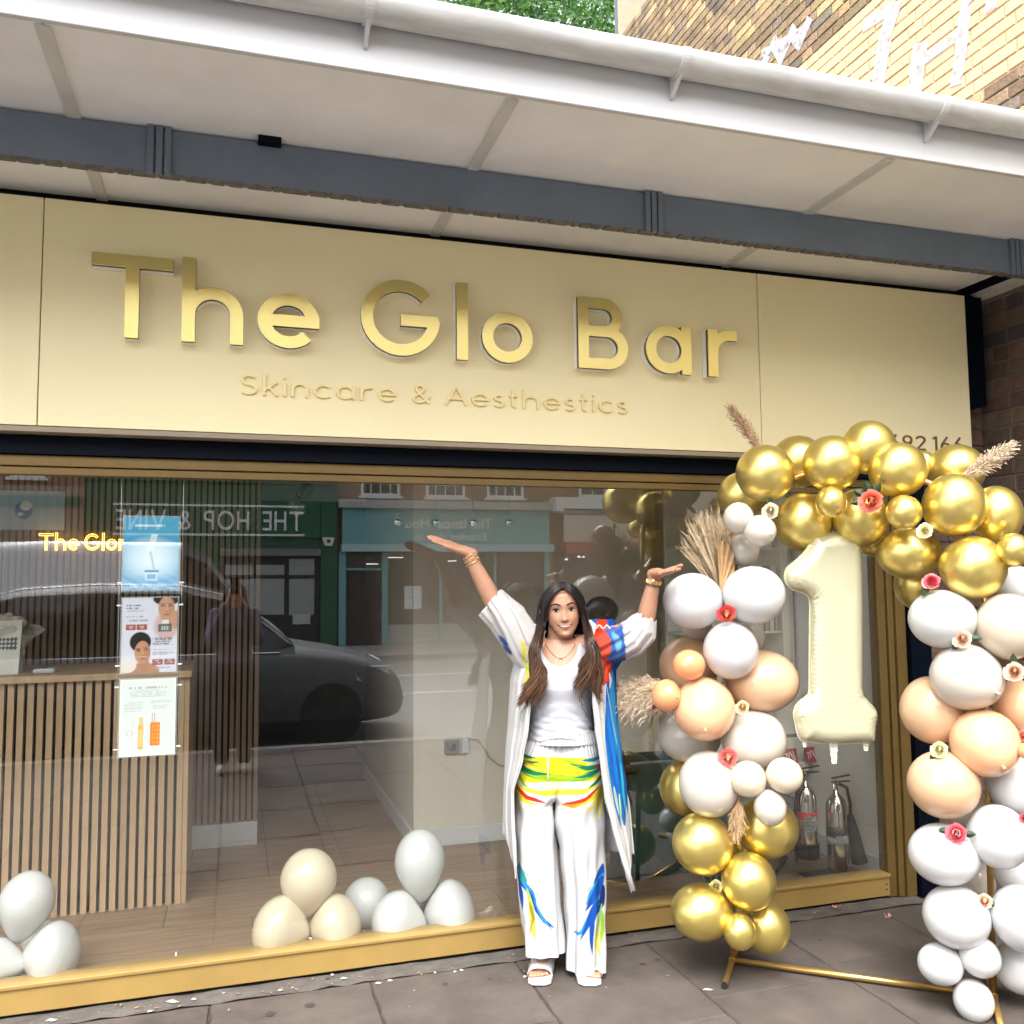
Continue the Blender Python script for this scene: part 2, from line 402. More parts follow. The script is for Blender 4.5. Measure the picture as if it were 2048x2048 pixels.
# window
win = empty('shop_window', 'large shop window in a gold painted metal frame', 'window', (1.2, 3.93, 0))
def wp(o): return spart(o, win)
wp(MB().box(-4.5, 3.21, 3.905, 3.985, 0.012, .104).build('base_panel', M_GOLDF, None, bevel=.003))
wp(MB().box(-4.5, 3.212, 3.895, 3.99, .106, .122).build('sill', M_GOLDF, None, bevel=.003))
wp(MB().box(-4.5, 3.36, 3.90, 3.98, 2.10, 2.143).build('frame_head', M_GOLDDK, None, bevel=.003))
wp(MB().box(-4.5, 3.212, 3.91, 3.96, 2.066, 2.097).build('glazing_bead', M_GOLDDK, None, bevel=.003))
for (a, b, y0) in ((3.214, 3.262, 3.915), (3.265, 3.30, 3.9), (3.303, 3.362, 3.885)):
    wp(MB().box(a, b, y0, 3.985, .0, 2.098).build('frame_jamb', M_GOLDDK, None, bevel=.003))
for z in (.045, .07):
    wp(MB().ell((3.19, 3.904, z), .006, .003, .004, 8, 6).build('screw', M_LETD, None))
g = wp(MB().box(-4.5, 3.212, 3.930, 3.936, .122, 2.066).build('glass_pane', glass_mat('window_glass'), None))

# ------------------------------------------------------------------ neighbouring brick building (right)
WX = 4.0
nb = empty('brick_building', 'taller yellow and brown brick building rising behind the canopy on the right', 'building')
M_MORT = mat('mortar', (.42, .36, .25), .95, var=.15, vscale=20, bump=.2)
M_MORTD = mat('mortar_dark', (.13, .10, .08), .95, var=.15, vscale=20, bump=.2)
M_BR = [mat('stock_brick_brown', (.27, .19, .11), .9, var=.3, vscale=14, rnd=.28, huevar=.015, bump=.4, bscale=60),
        mat('stock_brick_yellow', (.44, .31, .16), .9, var=.3, vscale=14, rnd=.25, huevar=.015, bump=.4, bscale=60),
        mat('stock_brick_grey', (.19, .15, .115), .9, var=.3, vscale=14, rnd=.3, huevar=.02, bump=.4, bscale=60)]
M_BP = mat('painted_brick', (.70, .48, .28), .8, var=.08, vscale=10, rnd=.05, bump=.35, bscale=50)
M_MP = mat('painted_mortar', (.60, .41, .24), .85, var=.15, vscale=20)
M_BD = [mat('red_brown_brick', (.105, .058, .042), .9, var=.3, vscale=14, rnd=.2, huevar=.02, bump=.4, bscale=60),
        mat('dark_brick', (.065, .048, .044), .9, var=.3, vscale=14, rnd=.3, huevar=.02, bump=.4, bscale=60),
        mat('brown_brick', (.12, .075, .052), .9, var=.3, vscale=14, rnd=.2, huevar=.02, bump=.4, bscale=60)]
MB().box(WX+.012, WX+.5, -.5, 8.75, 0, 8.3).build('wall', M_MORT, nb)
def brick_mesh(L_, H_, D_, m, name, axis='y'):
    mb = MB(); b = .004; jx = lambda: random.uniform(-.002, .002)
    # front face slightly inset chamfer
    o = [(0, 0), (L_, 0), (L_, H_), (0, H_)]; i_ = [(b+jx(), b+jx()), (L_-b+jx(), b+jx()), (L_-b+jx(), H_-b+jx()), (b+jx(), H_-b+jx())]
    if axis == 'y':
        vs = [(D_, -p[0], p[1]) for p in o]+[(.003, -p[0], p[1]) for p in o]+[(0, -p[0], p[1]) for p in i_]
    else:
        vs = [(p[0], D_, p[1]) for p in o]+[(p[0], .003, p[1]) for p in o]+[(p[0], 0, p[1]) for p in i_]
    fs = [(8, 9, 10, 11)]
    for k in range(4):
        k2 = (k+1) % 4; fs += [(k+4, k2+4, k2+8, k+8), (k, k2, k2+4, k+4)]
    mb.add(vs, fs); me = mb.mesh(name); 
    bm = bmesh.new(); bm.from_mesh(me); bmesh.ops.recalc_face_normals(bm, faces=bm.faces)
    for f in bm.faces:
        pass
    bm.to_mesh(me); bm.free(); me.materials.append(m); return me
random.seed(11)
def lay(y0, y1, z0, z1, pitch, Ls, pick, lab):
    """Flemish style courses on the wall x = WX from y0 (near) to y1 (far)"""
    out = []; k = 0; z = z0
    while z < z1:
        y = y0+(k % 2)*Ls*.75
        s = k % 2
        while y < y1:
            L_ = Ls if s % 2 == 0 else Ls*.5
            out.append((y+L_, z, L_)); y += L_+.011; s += 1
        z += pitch; k += 1
    return out
meshes = {}
def bmesh_for(L_, H_, m, axis='y'):
    key = (round(L_, 3), round(H_, 3), m.name, axis)
    if key not in meshes: meshes[key] = [brick_mesh(L_, H_, .03, m, 'brick', axis) for _ in range(2)]
    return random.choice(meshes[key])
up = lay(3.3, 8.7, 3.45, 7.6, .078, .225, None, 0)
def inview(p):
    d = Vector(p)-Vector((0, 0, H)); z = d.dot(CF)
    if z < .1: return None
    return (1024+FOC*d.dot(CR)/z, 1024-FOC*d.dot(CU)/z)
def region_up(y, z):
    if 4.33 <= z <= 5.46: return 'P'
    return 'B'
cand = []
for (y, z, L_) in up:
    q = inview((WX, y-L_/2, z+.03))
    if q and -60 < q[0] < 2110 and -60 < q[1] < 330:
        gl_y = 47+.1585*(q[0]-1024)+50                # hidden behind gutter line
        if q[1] < gl_y+60: cand.append((y, z, L_, math.dist((0, 0, H), (WX, y, z))))
cand.sort(key=lambda c: c[3])
nsingle = 0; stuffs = {}
for (y, z, L_, d) in cand:
    band = region_up(y, z)
    if band == 'P': m = M_BP
    else:
        m = random.choices(M_BR, (.56, .30, .14))[0]
    if nsingle < 262:
        o = link('brick', bmesh_for(L_, .067, m), nb, (WX+random.uniform(-.002, .002), y, z), (random.uniform(-.004, .004), 0, 0)); nsingle += 1
    else:
        me = bmesh_for(L_, .067, m); mb = stuffs.setdefault(m.name, MB())
        mb.add([(v.co.x+WX, v.co.y+y, v.co.z+z) for v in me.vertices], [tuple(p.vertices) for p in me.polygons])
# all remaining far courses joined
allm = [MATS[k] for k in stuffs]; far = MB()
for i, k in enumerate(stuffs): far.add(stuffs[k].v, stuffs[k].f, i)
rp = bpy.data.materials['stock_brick_brown']
if far.v: tag(far.build('brick', [mat('far_'+m.name, tuple(m.node_tree.nodes['RGB'].outputs[0].default_value)[:3], .9, var=.55, vscale=5, bump=.3) for m in allm], nb), kind='stuff')
MB().box(WX+.008, WX+.0125, 3.2, 8.7, 4.325, 5.455).build('painted_mortar', M_MP, nb)
MB().box(WX+.012, WX+.03, 8.74, 8.82, 3.4, 8.3).build('corner_trim', M_BEAM, nb)
# lower part beside the shop: dark red brown bricks, one stretch facing the street, one running towards it
MB().box(WX+.006, WX+.0125, 2.0, 3.98, 0, 3.18).build('lower_mortar', M_MORTD, nb)
k = 0; z = .02; nl = 0
while z < 3.15:
    y = 3.975-(k % 2)*.12; s = k
    while y > 3.35:
        L_ = .215 if s % 2 == 0 else .105
        m = random.choices(M_BD, (.5, .14, .36))[0]
        q = inview((WX, y-L_/2, z))
        if q and q[0] < 2110 and nl < 34 and z > 1.7:
            link('brick', bmesh_for(L_, .078, m), nb, (WX+random.uniform(-.003, .002), y, z)); nl += 1
        else:
            link_me = bmesh_for(L_, .078, m); mb = stuffs.setdefault('low'+m.name, MB())
            mb.add([(v.co.x+WX, v.co.y+y, v.co.z+z) for v in link_me.vertices], [tuple(p.vertices) for p in link_me.polygons])
        y -= L_+.012; s += 1
    z += .09; k += 1
low = MB(); lm = []
for kk in [x for x in stuffs if x.startswith('low')]:
    low.add(stuffs[kk].v, stuffs[kk].f, len(lm)); lm.append(MATS[kk[3:]])
tag(low.build('brick', lm, nb), kind='stuff')
# street-facing strip of the same brick
pier = empty('brick_pier', 'dark brick pier between the shop window and the side wall, behind the balloons', 'wall', (3.75, 3.95, 0))
spart(MB().box(3.5, 4.0, 3.957, 4.2, 0, 3.18).build('mortar', M_MORTD, None), pier)
k = 0; z = .02
sm = {}
while z < 3.15:
    x = 3.5-(k % 2)*.06; s = k
    while x < 3.99:
        L_ = min(.215 if s % 2 == 0 else .105, 3.995-x)
        if x < 3.5: L_ -= 3.5-x; x = 3.5
        if L_ > .03:
            m = random.choices(M_BD, (.5, .14, .36))[0]; me = bmesh_for(L_, .078, m, 'x')
            o = link('brick', me, None, (x, 3.945+random.uniform(-.002, .002), z)); spart(o, pier)
        x += L_+.012; s += 1
    z += .09; k += 1

# white graffiti brushed on the upper wall
gm = bpy.data.materials.new('graffiti_paint'); gm.use_nodes = True
n_ = gm.node_tree.nodes; l_ = gm.node_tree.links; b_ = n_['Principled BSDF']; b_.inputs['Base Color'].default_value = (.60, .59, .62, 1); b_.inputs['Roughness'].default_value = .7
nz = n_.new('ShaderNodeTexNoise'); nz.inputs['Scale'].default_value = 16; nz.inputs['Detail'].default_value = 9
rp_ = n_.new('ShaderNodeMapRange'); rp_.inputs[4].default_value = .55; rp_.inputs[1].default_value = .30; rp_.inputs[2].default_value = .46; l_.new(nz.outputs[0], rp_.inputs[0]); l_.new(rp_.outputs[0], b_.inputs['Alpha'])
tc = n_.new('ShaderNodeTexCoord'); l_.new(tc.outputs['Object'], nz.inputs[0])
def gpx(cx, cy): return PX(1700+cx/5.552, cy/5.552, WX)
def graf(paths, wids):
    qs = []
    for pth, w_ in zip(paths, wids):
        pp = [gpx(*p) for p in pth]; pp = [(-p.y, p.z) for p in pp]; qs += stroke_quads(pp, w_*1.3)
    mb = union_mesh(qs, .004); mb.v = [(WX-.0055+v[1], -v[0], v[2]) for v in mb.v]; return mb
for pths, wds in (([[(150, 290), (420, 110), (560, 95)], [(480, 120), (400, 400), (310, 960)]], [.07, .10]),
                  ([[(790, 470), (760, 700), (715, 1060)], [(700, 760), (960, 560), (1280, 330)], [(1310, -60), (1255, 350), (1230, 620), (1180, 950)]], [.10, .055, .07]),
                  ([[(1580, -200), (1570, 120)]], [.06]), ([[(1990, 40), (1985, 300)]], [.03]),
                  ([[(-960, 720), (-840, 480), (-760, 640), (-640, 360), (-560, 480), (-440, 200)], [(-980, 600), (-500, 330)]], [.07, .05])):
    graf(pths, wds).build('graffiti', gm, nb)

# ------------------------------------------------------------------ pavement, road
pav = empty('pavement', kind='structure')
M_SL = mat('paving_slab', (.080, .065, .055), .8, var=.38, vscale=3.2, rnd=.10, bump=.25, bscale=70)
M_CEM = mat('cement_strip', (.10, .09, .082), .9, var=.3, vscale=9, bump=.5, bscale=50)
M_JO = mat('joint_dirt', (.05, .042, .036), .95, var=.4, vscale=30, bump=.6)
MB().box(-9, 9, -1.6, 3.99, -.2, -.008).build('paving_bed', M_JO, pav)
def slab(x0, x1, y0, y1):
    """slab with slightly worn, uneven edges"""
    n = 9; j = lambda: random.uniform(-.004, .004)
    pts = [(x0+(x1-x0)*i/n, y0+j()) for i in range(n)]+[(x1+j(), y0+(y1-y0)*i/n) for i in range(n)]+[(x1-(x1-x0)*i/n, y1+j()) for i in range(n)]+[(x0+j(), y1-(y1-y0)*i/n) for i in range(n)]
    cx, cy = (x0+x1)/2, (y0+y1)/2; z = random.uniform(-.0015, .0015); tx, ty = random.uniform(-.003, .003), random.uniform(-.003, .003)
    k = len(pts); zz = lambda x, y: z+(x-cx)*tx+(y-cy)*ty
    top = [(cx+(p[0]-cx)*.988, cy+(p[1]-cy)*.988, zz(*p)) for p in pts]; rim = [(p[0], p[1], zz(*p)-.006) for p in pts]; bot = [(p[0], p[1], -.03) for p in pts]
    mb = MB(); mb.add(top+rim+bot, [tuple(range(k))]+[(i, k+i, k+(i+1) % k, (i+1) % k) for i in range(k)]+[(k+i, 2*k+i, 2*k+(i+1) % k, k+(i+1) % k) for i in range(k)])
    return mb
colx = [1.79+.62*i for i in range(-6, 7)]
offs = {0: 3.22, -1: 3.08, 1: 3.35, -2: 3.25, 2: 3.1, -3: 3.3}
for i in range(-6, 6):
    x0, x1 = 1.79+.62*i, 1.79+.62*(i+1)
    j0 = offs.get(i, 3.1+.25*(i % 2)); ys = [3.79]
    y = j0
    while y > -1.45: ys.append(y); y -= .75
    ys.append(-1.45)
    if x1 > 4.0: x1 = 3.99
    for a, b in zip(ys[1:], ys[:-1]):
        if x1-x0 > .05 and b-a > .02: slab(x0+.004, x1-.004, a+.004, b-.004).build('paving_slab', M_SL, pav)
random.seed(5)
rows = []; n = 90
for r_ in range(5):
    rows.append([(-3+6.35*i/n, 3.796+(3.915-3.796)*r_/4+(random.uniform(-.008, .008) if r_ == 0 else 0), random.uniform(-.004, .002)) for i in range(n+1)])
MB().grid(rows, 1, 1).build('cement_strip', M_CEM, pav)
tag(MB().box(-40, 40, -1.6, -1.45, -.2, .0).build('kerb', mat('granite_kerb', (.25, .24, .23), .8, var=.2, vscale=12), None, bevel=.01), kind='structure')
tag(MB().box(-40, 40, -12.5, -1.6, -.22, -.12).build('road', mat('asphalt', (.24, .24, .24), .85, var=.15, vscale=8, bump=.4, bscale=80), None), kind='structure')
for i_, yy in enumerate((-11.6, -11.35)):
    o = MB().box(-40, 40, yy, yy+.09, -.12, -.116).build('road_line', mat('yellow_line', (.6, .45, .08), .7), None); tag(o, kind='structure')
o = MB().box(-40, 40, -9.2, -9.1, -.12, -.116).build('road_line', mat('white_line', (.75, .75, .72), .7), None); tag(o, kind='structure')
o = MB().box(-40, 40, -6.4, -6.3, -.12, -.116).build('road_line', mat('white_line'), None); tag(o, kind='structure')
tag(MB().box(-40, 40, -16.1, -12.5, -.2, .0).build('far_pavement', mat('far_paving', (.34, .32, .29), .85, var=.15, vscale=2), None), kind='structure')
tag(MB().box(-150, 150, -150, 150, -.5, -.3).build('ground', mat('earth', (.12, .11, .10), .9, var=.2, vscale=.5), None), kind='structure')

# litter along the foot of the window
random.seed(21)
lit = MB()
for i in range(150):
    x = random.uniform(-1.0, 3.3); y = 3.80+random.random()**2*.1 if random.random() < .75 else random.uniform(3.3, 3.85)
    if x > 1.1 and random.random() < .6: continue
    a = random.uniform(0, PI); s_ = random.uniform(.0015, .006); e_ = s_*random.uniform(1, 2.6)
    dx, dy = math.cos(a), math.sin(a); z = .004+random.uniform(0, .002)
    lit.add([(x+dx*e_, y+dy*e_, z), (x-dy*s_, y+dx*s_, z+.003), (x-dx*e_, y-dy*e_, z), (x+dy*s_, y-dx*s_, z+.001)], [(0, 1, 2, 3)], random.choice((0, 0, 1)))
tag(lit.build('leaf_litter', [mat('dry_litter', (.30, .2, .12), .9), mat('pale_litter', (.36, .31, .25), .9)], None), 'small dry leaf bits and grit strewn along the foot of the window', 'litter', kind='stuff')
flk = MB()
for (px, py, L_, w_) in ((345, 2003, .028, .009), (388, 1998, .012, .006), (688, 1956, .016, .005), (665, 1949, .008, .007), (757, 1966, .014, .006), (780, 1961, .012, .006), (923, 1940, .009, .006), (1050, 1953, .010, .005), (1416, 1979, .022, .006), (300, 2022, .012, .005), (103, 2040, .022, .008), (560, 1980, .01, .004), (910, 1943, .008, .005), (870, 1945, .006, .004), (1610, 1937, .008, .004)):
    c = PXZ(px, py, .006); a = random.uniform(-.5, .5); dx, dy = math.cos(a)*L_, math.sin(a)*L_; nx, ny = -math.sin(a)*w_, math.cos(a)*w_
    flk.add([(c.x-dx, c.y-dy, .005), (c.x-dx*.3+nx, c.y-dy*.3+ny, .009), (c.x+dx, c.y+dy, .006), (c.x+dx*.2-nx, c.y+dy*.2-ny, .005)], [(0, 1, 2, 3)])
tag(flk.build('paper_flakes', mat('white_flake', (.5, .48, .45), .9), None), 'scattered white petals and flakes lying on the pavement slabs', 'litter', kind='stuff')
gum = MB()
for (px, py, r_) in ((890, 1968, .014), (655, 1957, .01), (1315, 1919, .012), (1285, 1927, .012), (620, 2010, .02), (1640, 1880, .012), (540, 2028, .02), (980, 1958, .01)):
    c = PXZ(px, py, .0025); gum.add([(c.x+math.cos(t)*r_*random.uniform(.85, 1.1), c.y+math.sin(t)*r_, .003) for t in [2*PI*i/12 for i in range(12)]], [tuple(range(12))])
tag(gum.build('gum_spots', mat('old_gum', (.045, .04, .038), .8), None), 'dark trodden chewing gum spots on the pavement', 'gum', kind='stuff')
for (px, py, s_, lb) in ((1673, 1815, .03, 'crumpled pink balloon scrap at the foot of the gold frame'), (1776, 1833, .02, 'small torn pink scrap on the pavement near the corner')):
    c = PXZ(px, py, .01); mb = MB()
    for i in range(7):
        a = random.uniform(0, 2*PI); mb.add([(c.x, c.y, .004), (c.x+math.cos(a)*s_, c.y+math.sin(a)*s_*.6, random.uniform(.005, .03)), (c.x+math.cos(a+.6)*s_*.8, c.y+math.sin(a+.6)*s_*.5, random.uniform(.0, .02)+.004)], [(0, 1, 2)])
    tag(mb.build('balloon_scrap', mat('pink_rubber', (.6, .28, .26), .5), None), lb, 'scrap')
# ================================================================== INSIDE THE SHOP
def st(o): return tag(o, kind='structure')
FZ = .03
fl_ = empty('interior_floor', kind='structure')
M_FL = mat('wood_tile', (.27, .18, .115), .42, var=.28, vscale=2.2, stretch=(1.2, 14, 1), rnd=.12)
MB().box(-4.5, 3.5, 4.0, 7.4, FZ-.05, FZ-.003).build('floor_bed', mat('dark_grout', (.06, .045, .035), .9), fl_)
xsf = [.40+.30*k*1 for k in range(-6, 11)]
for yi, (y0, y1) in enumerate(((4.0, 4.3), (4.3, 4.6), (4.6, 4.9), (4.9, 5.22), (5.22, 5.54), (5.54, 5.86), (5.86, 6.2), (6.2, 6.6), (6.6, 7.0), (7.0, 7.4))):
    off = (yi % 3)*.4 if y0 < 5.2 else 0
    L_ = 1.2 if y0 < 5.2 else .42
    x = -1.9-off
    while x < 3.4:
        xe = min(x+L_, 3.45)
        if xe > -1.7: MB().box(x+.002, xe-.002, y0+.002, y1-.002, FZ-.01, FZ).build('floor_plank', M_FL, fl_)
        x += L_
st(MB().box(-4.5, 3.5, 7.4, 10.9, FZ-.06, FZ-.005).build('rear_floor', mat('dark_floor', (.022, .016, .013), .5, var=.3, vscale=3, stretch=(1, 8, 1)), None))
# walls of the room
st(MB().box(1.05, 3.45, 5.45, 7.55, FZ, 2.62).build('interior_wall', M_IW, None))
st(MB().box(1.056, 3.40, 5.432, 5.448, FZ, FZ+.10).build('skirting', M_WH, None, bevel=.003))
st(MB().box(1.032, 1.048, 5.434, 7.55, FZ, FZ+.10).build('skirting', M_WH, None, bevel=.003))
st(MB().box(3.30, 3.5, 3.99, 5.45, FZ, 2.62).build('interior_wall', mat('interior_white_right', (.8, .78, .74), .7, var=.03), None))
st(MB().box(3.285, 3.299, 4.0, 5.43, FZ, FZ+.11).build('skirting', M_WH, None, bevel=.003))
st(MB().box(2.62, 2.68, 5.40, 5.449, FZ, 2.62).build('wall_pilaster', mat('tan_trim', (.36, .29, .19), .6), None))
st(MB().box(-4.4, .155, 5.90, 6.1, FZ, 2.62).build('interior_wall', M_IWD, None))
st(MB().box(-4.4, .150, 5.845, 5.90, FZ, FZ+.14).build('skirting', M_WH, None, bevel=.004))
M_WOOD = [mat('oak_slat', (.40, .27, .155), .55, var=.16, vscale=3, stretch=(9, 9, .7), rnd=.10, bump=.05),
          mat('walnut_slat', (.23, .155, .105), .6, var=.18, vscale=3, stretch=(9, 9, .7), rnd=.12, bump=.05)]
M_FELT = mat('black_felt', (.006, .005, .005), .95)
# slatted feature wall
sw = empty('slatted_wall_panel', 'dark wood slatted wall panel behind the reception desk, above a white skirting', 'wall panel', (-.8, 5.88, FZ+.15))
spart(MB().box(-2.6, .15, 5.878, 5.899, FZ+.141, 2.618).build('felt_backing', M_FELT, None), sw)
me0 = MB().box(-.0115, .0115, 5.850, 5.879, FZ+.141, 2.618).mesh('slat'); me0.materials.append(M_WOOD[1])
x = .137
while x > -1.75:
    o = link('slat', me0, None, (x, 0, 0)); spart(o, sw); x -= .0365
# reception desk
dk = empty('reception_desk', 'oak slatted reception desk with a thick wooden counter top', 'desk', (-1.1, 5.1, FZ))
spart(MB().box(-2.6, -.24, 4.935, 5.5, FZ+.001, 1.155).build('carcass', M_FELT, None), dk)
spart(MB().box(-2.65, -.205, 4.87, 5.56, 1.156, 1.19).build('counter_top', M_WOOD[0], None, bevel=.004), dk)
spart(MB().box(-.239, -.215, 4.905, 5.5, FZ+.001, 1.154).build('end_panel', M_WOOD[0], None, bevel=.002), dk)
me1 = MB().box(-.014, .014, 4.905, 4.936, FZ+.001, 1.154).mesh('slat'); me1.materials.append(M_WOOD[0])
x = -.255
while x > -1.75:
    o = link('slat', me1, None, (x, 0, 0)); spart(o, dk); x -= .0432
# neon sign (a lit lamp in the photograph)
NEON = mat('neon_yellow', (1, .7, .2), .4, emit=(1.0, .50, .07), estr=1.5)
NX0, NX1 = P(78, 1100, 5.8).x, P(252, 1100, 5.8).x
nz0 = P(160, 1101, 5.8).z
ne = empty('neon_sign', 'glowing yellow neon lettering on the slatted wall reading The Glor', 'neon sign', ((NX0+NX1)/2, 5.8, nz0))
def neon(parent):
    s = .17; gl, W = text_quads('The Glor', s, .1, .22); sx = (NX1-NX0)/W; h = P(160, 1067, 5.8).z-nz0
    x = 0
    for ch in 'The Glor':
        if ch == ' ': x += .22; continue
        g_, a_ = glyph(ch, s)
        for dd, rr in ((-.035, .0035), (.035, .0035)):
            pass
        mb = MB()
        for pl in g_:
            pts = [Vector(p) for p in pl]
            qs = stroke_quads(pl, .115)
            Lp = [q[3] for q in qs]+[qs[-1][2]]; Rp = [q[0] for q in qs]+[qs[-1][1]]
            loop = Lp+Rp[::-1]+[Lp[0]]
            closed = (pts[0]-pts[-1]).length < 1e-5
            for lp in ([Lp, Rp] if closed else [loop]):
                mb.tube([(NX0+(x+p[0])*sx, 5.79, nz0+p[1]*h) for p in lp], .0019, 6)
        o = mb.build('letter', NEON, None); o['label'] = 'neon letter '+ch; spart(o, parent)
        x += a_+.1
neon(ne)
spart(MB().box(NX0-.02, NX1+.02, 5.832, 5.838, nz0-.02, nz0+.12).build('clear_backboard', mat('acrylic_dim', (.3, .26, .2), .2, alpha=.18), None), ne)
spart(MB().tube([(NX0+.09, 5.83, nz0+.12), (NX0+.085, 5.835, nz0+.35)], .002, 5).build('hanging_wire', mat('wire_white', (.7, .7, .7), .4), None), ne)

# ---- raster prints: a flat sheet whose cells carry printed colour
def sheet_print(name, parent, fn, c00, c10, c01, nu, nv, thick=.003):
    """c00 lower left, c10 lower right, c01 upper left; fn(u, v) arrays -> rgb"""
    c00, c10, c01 = Vector(c00), Vector(c10), Vector(c01); uu, vv = np.meshgrid(np.linspace(0, 1, nu+1), np.linspace(0, 1, nv+1))
    A = np.array(c00)[None, None]+uu[..., None]*np.array(c10-c00)+vv[..., None]*np.array(c01-c00)
    n_ = (nu+1)*(nv+1); V = A.reshape(-1, 3)
    i = np.arange(nv)[:, None]*(nu+1)+np.arange(nu)[None]; F = np.stack([i, i+1, i+nu+2, i+nu+1], -1).reshape(-1, 4)
    me = bpy.data.meshes.new(name); me.from_pydata(V.tolist(), [], F.tolist()); me.update()
    setcol(me, fn(uu.ravel(), vv.ravel())); me.materials.append(mat('printed_sheet', attr='print', rough=.35))
    o = link(name, me); 
    if parent: spart(o, parent)
    return o
def ellm(u, v, cx, cy, rx, ry, rot=0):
    c, s = math.cos(rot), math.sin(rot); x = (u-cx)*c+(v-cy)*s; y = -(u-cx)*s+(v-cy)*c
    return (x/rx)**2+(y/ry)**2
def put(c, m, col, soft=None):
    m = np.clip(m, 0, 1)[:, None]; return c*(1-m)+np.array(col)[None]*m
def em(u, v, *a, soft=.15): return np.clip((1-ellm(u, v, *a))/soft, 0, 1)
def rm(u, v, x0, x1, y0, y1): return ((u >= x0) & (u <= x1) & (v >= y0) & (v <= y1)).astype(float)
def face(c, u, v, cx, cy, r, asp, skin, rot=0):
    R = lambda dx, dy: (cx+r*(dx*math.cos(rot)-dy*math.sin(rot)), cy+r*asp*(dx*math.sin(rot)+dy*math.cos(rot)))
    E_ = lambda c, dx, dy, rx, ry, col, k=1: put(c, em(u, v, *R(dx, dy), r*rx, r*asp*ry, 0)*k, col)
    c = E_(c, .05, -.9, .5, .8, tuple(.8*x for x in skin)); c = E_(c, 0, 0, .78, 1.0, skin); c = E_(c, .45, -.1, .3, .8, tuple(.72*x for x in skin), .5)
    for s in (-1, 1):
        c = E_(c, s*.34, .18, .2, .075, (.07, .04, .03)); c = E_(c, s*.34, .17, .07, .05, (.6, .55, .5), .5); c = E_(c, s*.34, .34, .25, .05, (.05, .03, .02), .85)
    c = E_(c, .03, -.1, .07, .22, tuple(min(1, 1.25*x) for x in skin), .6); c = E_(c, .02, -.27, .16, .06, tuple(.6*x for x in skin), .8)
    c = E_(c, .02, -.53, .28, .11, (.42, .12, .10)); return c
rng = np.random.RandomState(2)
def textlines(c, u, v, x0, x1, ys, hh, col, a=.8, dens=34):
    for i, y in enumerate(ys):
        r_ = np.random.RandomState(int(y*1000)+3); w_ = r_.uniform(.72, 1.0)*(x1-x0); k = ((u-x0)*dens*1.7).astype(int) % 97; on = (r_.uniform(0, 1, 97) > .22)[k]
        m = rm(u, v, x0, x0+w_, y-hh, y+hh)*on*a; c = put(c, m, col)
    return c
def poster_blue(u, v):
    c = np.tile(np.array([.06, .33, .58]), (len(u), 1)); g = np.clip((v-.4)*1.4, 0, 1); c = put(c, g*.6, (.10, .42, .62))
    c = put(c, em(u, v, .5, .42, .62, .33, soft=1)*.95, (.75, .86, .92)); c = put(c, np.clip(.22-v, 0, .22)/.22, (.03, .22, .48))
    wv = np.sin(u*22+v*60)*.5+.5; c = put(c, (v < .3)*wv*.25, (.4, .65, .8)); wv2 = np.sin(u*9-v*40+np.sin(u*13)*2)*.5+.5; c = put(c, (v > .55)*wv2*.14, (.02, .2, .42))
    c = put(c, rm(u-.35*(v-.6), v, .44, .56, .5, .76)*.75, (.72, .86, .9)); c = put(c, rm(u+.3*(v-.4), v, .50, .54, .28, .52)*.8, (.35, .45, .5))
    c = put(c, rm(u, v, .40, .62, .13, .25)*.9, (.55, .74, .86)); c = put(c, rm(u, v, .43, .59, .15, .21), (.12, .35, .6)); c = put(c, rm(u, v, .38, .64, .245, .265), (.05, .16, .32))
    c = textlines(c, u, v, .2, .9, [.875], .014, (.75, .85, .9), .8); c = textlines(c, u, v, .12, .8, [.05], .008, (.7, .8, .85), .5); return c
def poster_faces(u, v):
    c = np.tile(np.array([.62, .62, .72]), (len(u), 1))
    c = put(c, em(u, v, .80, .62, .26, .22, soft=.5)*.7, (.55, .28, .24))
    c = put(c, em(u, v, .80, .99, .26, .10), (.02, .012, .01)); c = face(c, u, v, .80, .86, .20, .80, (.52, .27, .17)); c = put(c, em(u, v, .97, .7, .1, .13), (.5, .27, .18))
    c = put(c, rm(u, v, .66, .90, .54, .65), (.10, .11, .10)); c = put(c, rm(u, v, .70, .86, .56, .62)*(.5+.5*np.sin(u*140)), (.6, .6, .58)); c = put(c, rm(u, v, .72, .84, .65, .70), (.65, .64, .62))
    c = textlines(c, u, v, .08, .36, [.90, .865], .012, (.08, .08, .1)); c = textlines(c, u, v, .08, .5, [.84, .82, .75], .005, (.3, .3, .34)); c = textlines(c, u, v, .08, .5, [.70], .012, (.3, .3, .34))
    for x in (.07, .27): c = put(c, rm(u, v, x, x+.18, .575, .645), (.30, .07, .045)); c = textlines(c, u, v, x+.03, x+.16, [.62, .60], .008, (.6, .4, .35))
    c = put(c, em(u, v, .34, .41, .20, .14), (.015, .01, .01)); c = put(c, em(u, v, .40, .02, .3, .12), (.45, .22, .14)); c = face(c, u, v, .38, .27, .19, .84, (.50, .25, .15), .12)
    c = put(c, em(u, v, .12, .10, .16, .10), (.72, .66, .62))
    c = textlines(c, u, v, .56, .93, [.46, .44, .41, .385], .008, (.14, .14, .17)); c = textlines(c, u, v, .56, .97, [.37, .30, .26, .235], .006, (.3, .3, .34)); c = textlines(c, u, v, .58, .95, [.07, .055], .004, (.35, .35, .38))
    for x in (.56, .78): c = put(c, rm(u, v, x, x+.19, .10, .175), (.30, .08, .05)); c = textlines(c, u, v, x+.03, x+.16, [.155, .125], .010, (.65, .45, .4))
    return c
